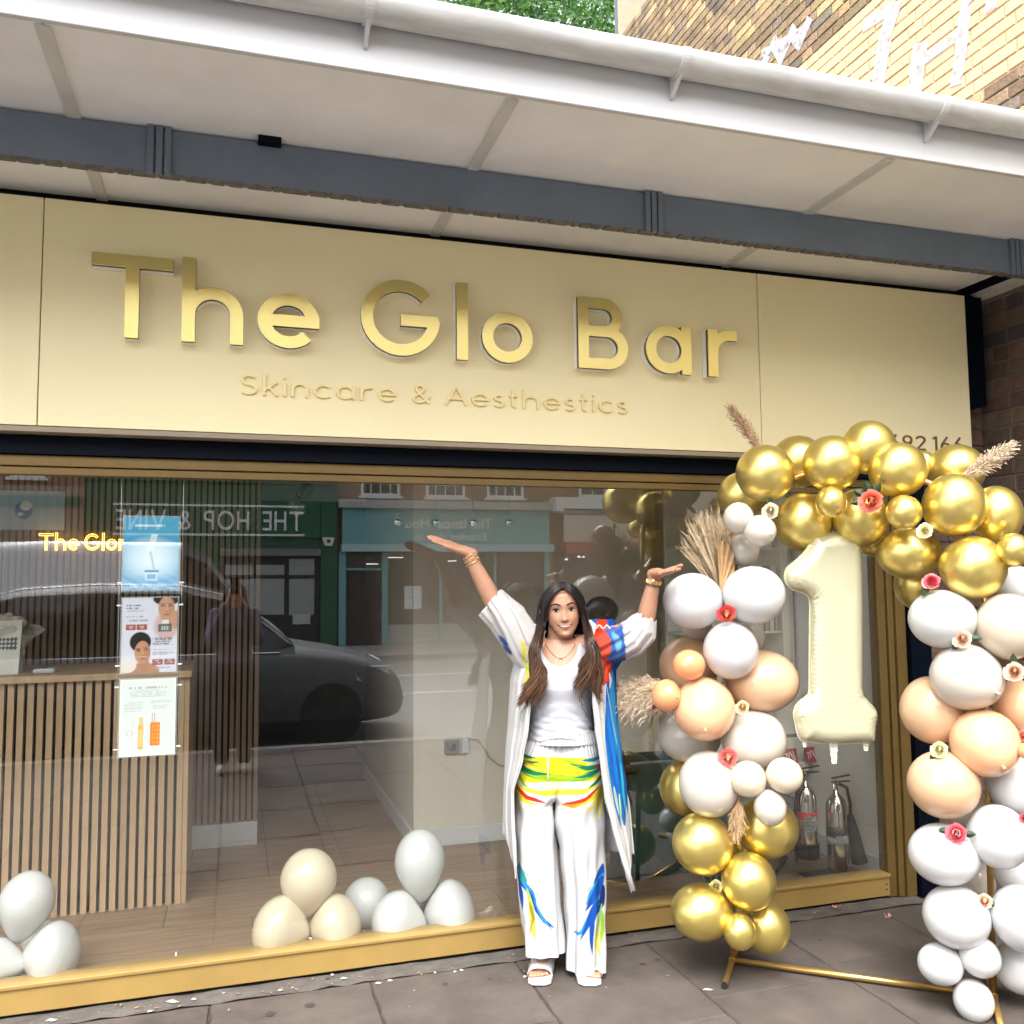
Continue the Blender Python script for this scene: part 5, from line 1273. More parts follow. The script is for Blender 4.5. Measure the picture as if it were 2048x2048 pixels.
# ------------------------------------------------------------------ pampas and dried grass
def plume(name, label, p0, p1, wid, n, col, off, seed, flare=1.0, rad=.0012, tipdrop=0.0, cat='pampas plume', curl=.3):
    rs = random.Random(seed); a = P(*p0, arch_y(*p0)+off); b = P(*p1, arch_y(*p1)+off); ax = b-a; L_ = ax.length; u = ax.normalized()
    s = u.cross(CF).normalized(); t = u.cross(s).normalized()
    e = empty(name, label, cat, a, group='pampas and dried grass tucked into the arch')
    spart(MB().tube([a-u*.06, a+ax*.5, b-u*.02], [.003, .002, .001], 6).build('stalk', mat('straw', (.42, .29, .16), .8), None), e)
    mb = MB()
    for k in range(n):
        f = rs.uniform(0, .93); base = a+ax*f; an = rs.uniform(0, 2*PI); W = wid*math.sin(PI*min(.97, .15+f*.82))**.7*rs.uniform(.5, 1.1); l_ = L_*rs.uniform(.10, .24)
        dr = (s*math.cos(an)+t*math.sin(an))*W; pts = []
        for i in range(5):
            q = i/4; pts.append(base+dr*(q**.8)*flare+u*l_*q+Vector((0, 0, -tipdrop*q*q))+Vector((rs.uniform(-1, 1), rs.uniform(-1, 1), rs.uniform(-1, 1)))*W*curl*.3*q)
        mb.tube(pts, [rad*1.3, rad*1.2, rad, rad*.8, rad*.3], 3, cap=False, mi=rs.choice((0, 0, 1, 2)))
        if rs.random() < .8:
            for h in range(3):
                q = pts[rs.randint(1, 4)]; dd = (dr.normalized()*rs.uniform(-.3, 1)+u*rs.uniform(.2, 1)+t*rs.uniform(-.6, .6))*W*.32
                mb.tube([q, q+dd*.6, q+dd+Vector((0, 0, -tipdrop*.3))], [rad, rad*.8, rad*.3], 3, cap=False, mi=rs.choice((0, 1, 2)))
    col = tuple(min(1, c*1.2) for c in col); ms = [mat(name+label[:6]+'_a', col, .9, sheen=.3), mat(name+label[:6]+'_b', tuple(min(1, c*1.35) for c in col), .9, sheen=.3), mat(name+label[:6]+'_c', tuple(c*.7 for c in col), .9)]
    o = mb.build('seed_hairs', ms, None, normals=False); tag(o, kind='stuff'); spart(o, e)
plume('pampas_plume', 'brown pampas plume rising above the left gold balloons', (1522, 900), (1462, 818), .034, 420, (.36, .23, .14), .02, 1, rad=.0014)
plume('pampas_plume', 'pinkish beige pampas plume in front of the brick wall', (1925, 955), (2024, 889), .040, 520, (.50, .41, .31), -.02, 2, rad=.0014, tipdrop=.01)
plume('pampas_plume', 'fluffy cream pampas plume sticking out left beside the woman', (1345, 1378), (1232, 1385), .085, 1500, (.62, .50, .36), -.02, 3, rad=.0011, tipdrop=.03, curl=.8)
plume('pampas_plume', 'small brown plume hanging between gold and cream balloons', (1478, 1598), (1472, 1672), .036, 420, (.42, .28, .15), -.13, 4, rad=.0013, tipdrop=.01)
# dried grass fan and pleated palm leaf
gb = P(1446, 1222, 3.38); e = empty('dried_grass', 'tall bunch of dried straw grass fanning up behind the white balloons', 'dried grass', gb, group='pampas and dried grass tucked into the arch')
rs = random.Random(9); mb = MB()
for k in range(170):
    f = rs.random()**.8; tx = 1362+(1-f)*0+f*108; ty = 1105-70*math.sin(PI*min(1, f*.75+.1))+rs.uniform(-20, 22)
    if k < 8: tx, ty = 1355+k*4, 1092+k*3
    b = P(tx+rs.uniform(-6, 6), ty, 3.38+rs.uniform(-.05, .06)); mid = gb*.5+b*.5+Vector(((1425-tx)*.0004, rs.uniform(-.02, .02), 0))
    pts = [gb, gb*.72+mid*.28+Vector((0, 0, .03)), mid, mid*.45+b*.55+Vector((rs.uniform(-.004, .004), 0, .004)), b]
    mb.tube(pts, [.0018, .0016, .0014, .0012, .0005], 3, cap=False, mi=rs.choice((0, 1, 2)))
    for h in range(7):
        q = pts[3]+(b-pts[3])*rs.uniform(-.6, 1); dd = (b-mid).normalized()*rs.uniform(.01, .035)+Vector((rs.uniform(-.012, .012), rs.uniform(-.01, .01), 0)); mb.tube([q, q+dd], [.001, .0003], 3, cap=False, mi=rs.choice((0, 1)))
o = mb.build('grass_blades', [mat('straw_a', (.48, .36, .22), .85), mat('straw_b', (.62, .49, .32), .85), mat('straw_c', (.30, .21, .12), .85)], None, normals=False); tag(o, kind='stuff'); spart(o, e)
pb0 = P(1441, 1192, 3.33); e = empty('palm_leaf', 'pleated dried palm spear in front of the straw grass', 'palm leaf', pb0, group='pampas and dried grass tucked into the arch')
tips = [(1432, 1078), (1438, 1072), (1444, 1070), (1450, 1072), (1456, 1078), (1461, 1088), (1465, 1100), (1466, 1115), (1466, 1130), (1463, 1142), (1458, 1153)]
mb = MB(); b = pb0; k = len(tips); pts = []
for i, t in enumerate(tips): pts.append(P(t[0]+3, t[1]+12, 3.33+(.012 if i % 2 else -.006)))
for i in range(k-1):
    mb.add([b, pts[i], pts[i+1]], [(0, 1, 2)])
    mb.tube([b, b*.5+pts[i]*.5, pts[i]], [.0012, .001, .0006], 4, cap=False)
spart(mb.build('pleated_blade', mat('palm_tan', (.52, .34, .17), .75, var=.15, vscale=30), None, normals=False), e)
spart(MB().tube([pb0, P(1447, 1222, 3.36)], .003, 6).build('stalk', mat('straw'), None), e)

# ------------------------------------------------------------------ foil number 1
def c7(x, y): return (1500+x/2.76, 1100+y/2.76)
outl = [c7(*p) for p in [(360, -70), (480, -90), (590, -75), (604, -40), (610, 60), (612, 300), (612, 600), (613, 780), (640, 830), (685, 880), (694, 920), (686, 965), (682, 1020), (672, 1060), (630, 1062), (560, 1062), (500, 1066), (440, 1066),
        (380, 1062), (330, 1050), (285, 1048), (262, 1005), (252, 950), (243, 900), (262, 850), (310, 810), (328, 775), (330, 600), (332, 400), (331, 290), (315, 248), (275, 228), (230, 212), (200, 175), (194, 130), (212, 95), (260, 55), (300, 15), (335, -35)]]
YF = 3.16
cen = P(1672, 1300, YF)
rotF = Matrix.Rotation(-YAW*.55, 3, 'Z')
def onplane(px, py):
    nrm = rotF @ Vector((0, 1, 0)); d = ray(px, py); o_ = Vector((0, 0, H)); t = (cen-o_).dot(nrm)/d.dot(nrm); q = o_+d*t-cen; q = rotF.inverted() @ q; return (q.x, q.z)
ol = [onplane(*p) for p in outl]; dens = []
for i in range(len(ol)):
    a, b = Vector(ol[i]), Vector(ol[(i+1) % len(ol)]); a0, b1 = Vector(ol[i-1]), Vector(ol[(i+2) % len(ol)]); n = max(2, int((b-a).length/.006))
    for j in range(n):
        t = j/n; t2, t3 = t*t, t*t*t   # Catmull-Rom
        dens.append(.5*((2*a)+(b-a0)*t+(2*a0-5*a+4*b-b1)*t2+(3*a-a0-3*b+b1)*t3))
E0 = np.array([(p.x, p.y) for p in dens]); 
def inpoly(pts, poly):
    x, y = pts[:, 0], pts[:, 1]; c = np.zeros(len(pts), bool); n = len(poly)
    for i in range(n):
        x1, y1 = poly[i]; x2, y2 = poly[(i+1) % n]
        m = ((y1 > y) != (y2 > y)) & (x < (x2-x1)*(y-y1)/(y2-y1+1e-12)+x1); c ^= m
    return c
def polydist(pts, poly):
    best = np.full(len(pts), 9.); ip = np.zeros(len(pts)); n = len(poly)
    for i in range(n):
        a = poly[i]; b = poly[(i+1) % n]; ab = b-a; t = np.clip(((pts-a)@ab)/(ab@ab+1e-12), 0, 1); dd = np.linalg.norm(pts-(a+t[:, None]*ab), axis=1)
        m = dd < best; best[m] = dd[m]; ip[m] = i+t[m]
    return best, ip
gx, gz_ = np.meshgrid(np.arange(E0[:, 0].min(), E0[:, 0].max(), .0052), np.arange(E0[:, 1].min(), E0[:, 1].max(), .0052)); G_ = np.stack([gx.ravel(), gz_.ravel()], 1); G_[:, 0] += (np.arange(len(G_)) % 2)*.001
G_ = G_[inpoly(G_, E0)]; dd, _ = polydist(G_, E0); G_ = G_[dd > .003]
allp = [Vector(p) for p in E0]+[Vector(p) for p in G_]; ne_ = len(E0)
V, Ee, F, _, _, _ = delaunay_2d_cdt(allp, [(i, (i+1) % ne_) for i in range(ne_)], [], 1, 1e-6)
Vn = np.array([(v[0], v[1]) for v in V]); dd, ip = polydist(Vn, E0)
cent = np.array([Vn[list(f)].mean(0) for f in F]); F = [f for f, k_ in zip(F, inpoly(cent, E0)) if k_]
Rr = .062; q = np.clip(dd/Rr, 0, 1); hgt0 = .052*np.sqrt(np.clip(1-(1-q)**2.2, 0, 1))
# seam puckers: radial wrinkles that die away from the seam, strong at the corners
s_ = ip/ne_
corner = np.zeros(len(Vn))
for (cx_, cy_), w_ in ((c7(331, 270), .035), (c7(612, 800), .04), (c7(330, 790), .04), (c7(690, 920), .03), (c7(250, 920), .03), (c7(196, 140), .03), (c7(600, -60), .04)):
    o2 = onplane(cx_, cy_); rr = np.hypot(Vn[:, 0]-o2[0], Vn[:, 1]-o2[1]); an = np.arctan2(Vn[:, 1]-o2[1], Vn[:, 0]-o2[0]); corner += np.exp(-rr/w_)*(np.sin(an*17)+.5*np.sin(an*31+1))
puck = (np.sin(ip*2.1)+.6*np.sin(ip*3.7+1))*np.exp(-dd/.010)*.0026*(dd > 0)+corner*.0036*np.clip(dd/.006, 0, 1)
hline = np.where(Vn[:, 1] > onplane(*c7(400, 330))[1], 1, .25)*np.sin(Vn[:, 1]*520)*.00035
y_ = hgt0+puck+hline*(q > .6)
n1 = len(Vn); rim = dd < 1e-4; y_[rim] = .0
W_ = [Vector((a[0], -h, a[1])) for a, h in zip(Vn, y_)]+[Vector((a[0], h, a[1])) for a, h in zip(Vn, y_)]
mb = MB(); mb.add([cen+rotF @ v for v in W_], [tuple(f) for f in F]+[tuple(i+n1 for i in reversed(f)) for f in F])
foil = empty('foil_number_balloon', 'pale cream foil balloon in the shape of the number 1 hanging under the arch', 'foil balloon', cen)
M_FOIL = mat('cream_foil', (.50, .48, .33), .30, metal=.25, coat=.3, croug=.2)
fb = mb.build('inflated_body', M_FOIL, None, smooth=True, normals=True); 
bm = bmesh.new(); bm.from_mesh(fb.data); bmesh.ops.remove_doubles(bm, verts=bm.verts, dist=.0004); bmesh.ops.recalc_face_normals(bm, faces=bm.faces); bm.to_mesh(fb.data); bm.free(); spart(fb, foil)
# flat welded rim around the seam
k = len(E0); nrmls = []
for i in range(k):
    t = E0[(i+2) % k]-E0[i-2]; t = t/np.linalg.norm(t); nrmls.append(np.array([t[1], -t[0]]))
nn = np.array(nrmls); 
if not inpoly((E0[5:6]-nn[5:6]*.004), E0)[0]: nn = -nn
O = E0+nn*.0055; mb = MB()
rows = [[cen+rotF @ Vector((p[0], yy, p[1])) for p in np.vstack([A_, A_[:1]])] for A_, yy in ((E0-nn*.002, -.0012), (O, -.0008), (O, .0008), (E0-nn*.002, .0012))]
mb.grid(rows, 1, 1); spart(mb.build('welded_rim', M_FOIL, None, normals=False), foil)
for (tx, ty, L_, w_) in ((460, 1066, .088, .019), (300, 1050, .034, .010), (638, 1062, .040, .013)):
    a = onplane(*c7(tx, ty)); mb = MB(); rows = []
    for i in range(8):
        t = i/7; ww = w_*(1-.45*t) if L_ > .05 else w_*(1-.25*t)*(1 if i < 7 else .7); z = a[1]+.006-L_*t
        rows.append([cen+rotF @ Vector((a[0]+ww/1*s2, .0015*math.sin(6*s2+i*2)+(-.002 if i % 2 else .001), z)) for s2 in (-1, -.5, 0, .5, 1)])
    mb.grid(rows, 1, 1); o = spart(mb.build('filling_tab', mat('foil_tab', (.80, .77, .62), .35, metal=.2), None, normals=False), foil); so_ = o.modifiers.new('s', 'SOLIDIFY'); so_.thickness = .001
tag(MB().tube([P(1690, 1060, YF)+Vector((0, 0, .0)), P(1690, 1000, YF)], .001, 5).build('hanging_line', mat('nylon', (.7, .7, .68), .3), None), 'short nylon line tying the foil number to the arch', 'line')
# ================================================================== PEOPLE
M_SKIN = mat('skin', (.385, .20, .125), .48, sss=.12, var=.05, vscale=9)
M_SKIN2 = mat('skin_back', (.45, .25, .17), .5)
K = .002056                                                   # metres per photo pixel where she stands
def lp(px, py): return ((px-1118-.0204*(py-1164))*K, 1.62-(py-1164)*K if py < 1500 else 1.62-336*K-(py-1500)*.00197)
WP = Vector((1.337, 3.63, 0)); WR = math.radians(-20)
def capsule(mb, p0, r0, p1, r1, n=14):
    p0, p1 = Vector(p0), Vector(p1); d = (p1-p0).normalized(); L_ = (p1-p0).length; pts = []; rs = []
    for i in range(4): a = -PI/2+(PI/2)*i/4; pts.append(p0+d*r0*math.sin(a)); rs.append(max(r0*math.cos(a), .0004))
    for i in range(6): t = i/5; pts.append(p0+d*L_*t); rs.append(r0+(r1-r0)*t)
    for i in range(1, 5): a = (PI/2)*i/4; pts.append(p1+d*r1*math.sin(a)); rs.append(max(r1*math.cos(a), .0004))
    mb.tube(pts, rs, n)
def loft(mb, rings, n=28, cap=True, pw=1.0):
    """rings: (z, cx, cy, a, b)"""
    rows = []
    for (z, cx, cy, a, b) in rings:
        rows.append([(cx+a*np.sign(math.cos(t))*abs(math.cos(t))**pw, cy+b*np.sign(math.sin(t))*abs(math.sin(t))**pw, z) for t in [2*PI*k/n for k in range(n)]])
    b0 = len(mb.v); mb.grid(rows, 1, 1, closed=True)
    if cap: mb.f += [tuple(b0+k for k in range(n))[::-1], tuple(b0+(len(rows)-1)*n+k for k in range(n))]; mb.mi += [0, 0]
def interp(tab, t):
    for a, b in zip(tab[:-1], tab[1:]):
        if t <= b[0]:
            f = (t-a[0])/(b[0]-a[0]); f = f*f*(3-2*f)*.5+f*.5; return [a[i]+(b[i]-a[i])*f for i in range(1, len(a))]
    return list(tab[-1][1:])
def head_mesh(mb, c, tilt=0, turn=0, chin_w=1.0):
    """c: centre at eye height. local x right, y back, z up"""
    #       z      half width  front  back
    T = [(-.114, .008, -.062, -.030), (-.110, .026, -.074, -.012), (-.098, .0345, -.082, .006), (-.078, .0490, -.081, .03), (-.055, .0605, -.080, .055), (-.03, .0665, -.080, .08), (0, .070, -.079, .093), (.03, .0705, -.082, .098), (.06, .067, -.077, .093), (.085, .053, -.058, .076), (.10, .034, -.032, .052), (.108, .006, .008, .022)]
    nz, nt = 70, 72; rows = []; R = Matrix.Rotation(turn, 3, 'Z') @ Matrix.Rotation(tilt, 3, 'Y')
    g = lambda v, m, s: math.exp(-((v-m)/s)**2)
    for i in range(nz):
        z = -.114+.222*(i/(nz-1)); w_, f, b = interp(T, z); z = z*.955 if z < 0 else z; cy = (f+b)/2; d = (b-f)/2; row = []
        for k in range(nt):
            t = 2*PI*k/nt; ct, st = math.cos(t), math.sin(t); x = w_*np.sign(ct)*abs(ct)**.92; y = cy+d*np.sign(st)*abs(st)**.9
            if y < cy:
                fr = 1.0
                nose = g(x, 0, .0068+.0045*max(0, min(1, (-.005-z)/.035)))*(max(0, min(1, (.004-z)/.042)) if z > -.038 else math.exp(-((z+.038)/.0075)**2))*.0175
                alar = (g(x, .0105, .005)+g(x, -.0105, .005))*g(z, -.035, .007)*.0055
                sock = (g(x, .031, .015)+g(x, -.031, .015))*g(z, .001, .011)*.0085
                brow = (g(x, .028, .02)+g(x, -.028, .02))*g(z, .021, .008)*.003
                lips = g(x, 0, .021)*(g(z, -.062, .0055)+g(z, -.073, .006))*.0045
                chin = g(x, 0, .018)*g(z, -.100, .012)*.007
                cheek = (g(x, .038, .016)+g(x, -.038, .016))*g(z, -.035, .018)*.006
                sm = (g(x, .036, .007)+g(x, -.036, .007))*g(z, -.058, .012)*.0025
                br = g(x, 0, .008)*g(z, .008, .018)*.004
                y -= nose+alar+brow+lips+chin+cheek+br-sock-sm
            row.append(Vector(c)+R @ Vector((x, y, z)))
        rows.append(row)
    b0 = len(mb.v); mb.grid(rows, 1, 1, closed=True); mb.f += [tuple(b0+k for k in range(nt))[::-1], tuple(b0+(nz-1)*nt+k for k in range(nt))]; mb.mi += [0, 0]
    for s in (-1, 1): mb.ell(Vector(c)+R @ Vector((s*.069, .008, -.012)), .008, .015, .028, 12, 8, R @ Matrix.Rotation(s*-.25, 3, 'Z'))
    return R
def hand(mb, w, d, up, s, L_=.175, spread=.10, curl=.12, wr=.024, th=.75, tu=.22):
    """palm and five fingers. w wrist, d pointing direction, up palm normal, s = side of the thumb (+/-1 along d x up)"""
    w = Vector(w); d = Vector(d).normalized(); up = Vector(up); up = (up-d*up.dot(d)).normalized(); sd = d.cross(up).normalized()*s
    pl = L_*.53
    for q in (-.9, -.3, .3, .9):
        capsule(mb, w+d*.008+sd*q*.014, wr*.66, w+d*pl+sd*q*.030, .0115, 10)
    capsule(mb, w-d*.02, wr, w+d*.02, wr*.95, 12)
    for k, (off, ln, r) in enumerate(((.9, .40, .0085), (.33, .46, .0088), (-.25, .43, .0084), (-.82, .34, .0075))):
        b = w+d*pl+sd*off*.031; dd = (d+sd*off*spread).normalized(); L3 = L_*ln*1.05; seg = (.45, .30, .25); p = b
        for i, f in enumerate(seg):
            dd = (dd+up*curl*(.6+.35*i)).normalized(); q = p+dd*L3*f; capsule(mb, p, r*(1-.08*i), q, r*(.93-.1*i), 10); p = q
    b = w+d*.028+sd*.022; dd = (d*.72+sd*th+up*tu).normalized(); p = b
    for i, (f, r) in enumerate(((.05, .0125), (.034, .0098), (.026, .0086))):
        q = p+dd*f*L_/.175; capsule(mb, p, r, q, r*.88, 10); p = q; dd = (dd+d*.30+up*tu*.4).normalized()
def remesh(mb, name, m, vox, parent, smooth_it=6, cols=None):
    me = mb.mesh(name); o = link(name, me); md = o.modifiers.new('r', 'REMESH'); md.mode = 'VOXEL'; md.voxel_size = vox; md.use_smooth_shade = True
    if smooth_it: s_ = o.modifiers.new('s', 'SMOOTH'); s_.factor = .5; s_.iterations = smooth_it
    bpy.context.view_layer.update(); dg = bpy.context.evaluated_depsgraph_get(); me2 = bpy.data.meshes.new_from_object(o.evaluated_get(dg)); bpy.data.objects.remove(o)
    me2.name = name; me2.polygons.foreach_set('use_smooth', [True]*len(me2.polygons)); me2.materials.clear(); me2.materials.append(m); return link(name, me2, parent)

person = empty('person', 'smiling woman with long dark hair and raised arms, in a colourful printed robe and trousers', 'person', WP, WR)
# --- joints (local metres, front is -Y)
shL, shR = Vector((-.128, .0, 1.385)), Vector((.135, .0, 1.375))
elL = Vector((*[lp(993, 1207)[0]], -.10, lp(993, 1207)[1])); wrL = Vector((lp(939, 1104)[0], -.12, lp(939, 1104)[1])); fiL = Vector((lp(868, 1076)[0], -.16, lp(868, 1076)[1]))
elR = Vector((lp(1281, 1252)[0], -.12, lp(1281, 1252)[1])); wrR = Vector((lp(1299, 1157)[0], -.16, lp(1299, 1157)[1])); fiR = Vector((lp(1338, 1142)[0], -.20, lp(1338, 1142)[1]))
body = MB()
loft(body, [(.80, 0, 0, .140, .08), (.85, 0, .01, .145, .09), (.92, 0, .01, .140, .09), (1.0, 0, 0, .118, .082), (1.07, 0, -.002, .110, .080), (1.16, 0, -.008, .120, .095), (1.22, 0, -.015, .128, .108), (1.28, 0, -.008, .135, .098), (1.33, 0, .004, .138, .078), (1.365, 0, .012, .110, .062), (1.385, 0, .016, .070, .055)], 36)
capsule(body, (0, .022, 1.34), .056, (0.002, .006, 1.44), .050, 20)
for s, sh in ((-1, shL), (1, shR)): capsule(body, (s*.06, .005, 1.34), .045, sh, .046, 16)
capsule(body, shL, .047, elL, .036, 18); capsule(body, elL, .038, elL+(wrL-elL)*.35, .0365, 18); capsule(body, elL+(wrL-elL)*.35, .0365, wrL, .0235, 18)
capsule(body, shR, .047, elR, .036, 18); capsule(body, elR, .038, elR+(wrR-elR)*.35, .0355, 18); capsule(body, elR+(wrR-elR)*.35, .0355, wrR, .0235, 18)
hand(body, wrL, (fiL-wrL), (.25, -.35, 1), 1, L_=.168, spread=.0, curl=-.02, th=.10, tu=-.1)
capsule(body, wrR, .0235, wrR+Vector((.004, -.006, .016)), .022, 12); hand(body, wrR+Vector((.004, -.006, .014)), (.055, -.095, .010), (-.1, -.15, 1), -1, L_=.125, spread=.0, curl=.02, th=.45, tu=.15)
for s in (-1, 1):                                  # legs down to the feet
    hip = Vector((s*.090, .01, .86)); kn = Vector((s*.092, -.01, .47)); an = Vector((s*.078, .025, .10))
    capsule(body, hip, .072, kn, .050, 18); capsule(body, kn, .052, kn+(an-kn)*.35, .050, 16); capsule(body, kn+(an-kn)*.35, .050, an, .033, 16)
    fx = s*.078; tw = s*.02
    capsule(body, (fx, .045, .052), .030, (fx+tw, -.06, .045), .024, 14); capsule(body, (fx, .02, .09), .034, (fx+tw*.6, -.05, .05), .026, 14)
    for k in range(5):
        o_ = (-.030+k*.0145)*(-s); L2 = (.036, .034, .031, .027, .022)[k]; r = (.0115, .0085, .008, .0075, .007)[k]
        b = Vector((fx+tw+o_, -.075, .036)); capsule(body, b+Vector((0, .03, .008)), r*1.25, b, r, 9); capsule(body, b, r, b+Vector((o_*.1, -L2, -.006)), r*.88, 9)
HC = Vector((lp(1126, 1221)[0]-.002, -.0, 1.506))
HR = head_mesh(body, HC, tilt=math.radians(-4), turn=math.radians(4))
bo = remesh(body, 'body', M_SKIN, .0034, person, 3)
def HP(x, y, z): return HC+HR @ Vector((x, y, z))
# find the skin surface in front of a head point
from mathutils.bvhtree import BVHTree
bvh = BVHTree.FromPolygons([v.co.copy() for v in bo.data.vertices], [tuple(p.vertices) for p in bo.data.polygons])
def skin(x, z, lift=.001):
    o_ = HP(x, -.3, z); h = bvh.ray_cast(o_, HR @ Vector((0, 1, 0)))
    return (h[0] if h[0] else HP(x, -.08, z))-(HR @ Vector((0, lift, 0)))
def ribbon(pts_x, w_tab, m, name, lift=.0012, n=14, parent=person):
    """flat curved patch on the face: centre line points (x, z) with half heights"""
    mb = MB(); rows = [[], [], []]
    for i in range(n+1):
        t = i/n*(len(pts_x)-1); k = min(int(t), len(pts_x)-2); f = t-k; x = pts_x[k][0]*(1-f)+pts_x[k+1][0]*f; z = pts_x[k][1]*(1-f)+pts_x[k+1][1]*f; w_ = w_tab[k]*(1-f)+w_tab[k+1]*f
        for r_, o_ in zip(rows, (-1, 0, 1)): r_.append(skin(x, z+o_*w_, lift+(.0006 if o_ == 0 else 0)))
    mb.grid(rows, 1, 1); return mb.build(name, m, parent, smooth=True, normals=False)
M_BROW = mat('brow_hair', (.018, .010, .008), .8); M_LIP = mat('lip', (.24, .065, .05), .45); M_TOOTH = mat('teeth', (.42, .37, .34), .4); M_MOUTH = mat('mouth_dark', (.045, .008, .008), .7)
M_EYEW = mat('eye_white', (.42, .38, .36), .3); M_IRIS = mat('iris', (.018, .008, .005), .1); M_BLUSH = mat('cheek', (.66, .30, .20), .5)
for s in (-1, 1):
    ribbon([(s*.012, .021), (s*.022, .0255), (s*.034, .0285), (s*.044, .026), (s*.052, .019)], [.0030, .0036, .0034, .0024, .0010], M_BROW, 'eyebrow')
    ribbon([(s*.0175, -.0005), (s*.024, .0015), (s*.031, .002), (s*.038, .0015), (s*.0445, .001)], [.0006, .0046, .0056, .0046, .0008], M_EYEW, 'eye', .0012)
    ribbon([(s*.0245, .0015), (s*.0275, .0018), (s*.031, .002), (s*.0345, .0018), (s*.0375, .0015)], [.0016, .0048, .0055, .0048, .0016], M_IRIS, 'iris', .0022)
    ribbon([(s*.0165, .001), (s*.023, .0062), (s*.031, .0082), (s*.039, .0070), (s*.047, .0042)], [.0010, .0024, .0029, .0029, .0018], M_BROW, 'eyelash', .0026)
    ribbon([(s*.020, -.003), (s*.031, -.0048), (s*.043, -.002)], [.0004, .0009, .0006], M_BROW, 'lower_lash', .0016)
    ribbon([(s*.005, -.0445), (s*.0085, -.0435)], [.0007, .0009], M_MOUTH, 'nostril', .0008)
mouth = [(-.0315, -.0550), (-.021, -.0602), (-.010, -.0630), (0, -.0638), (.010, -.0630), (.021, -.0602), (.0315, -.0550)]
ribbon(mouth, [.0008, .0040, .0050, .0052, .0050, .0040, .0008], M_MOUTH, 'mouth_opening', .0012, 24)
ribbon([(x, z+.0008) for x, z in mouth[1:-1]], [.0014, .0024, .0028, .0024, .0014], M_TOOTH, 'teeth', .0024, 24)
ribbon([(x, z+.0060-abs(x)*.10) for x, z in mouth], [.0006, .0014, .0020, .0016, .0020, .0014, .0006], M_LIP, 'upper_lip', .0034, 24)
ribbon([(x, z-.0066+abs(x)*.16) for x, z in mouth], [.0006, .0018, .0026, .0028, .0026, .0018, .0006], M_LIP, 'lower_lip', .0038, 24)

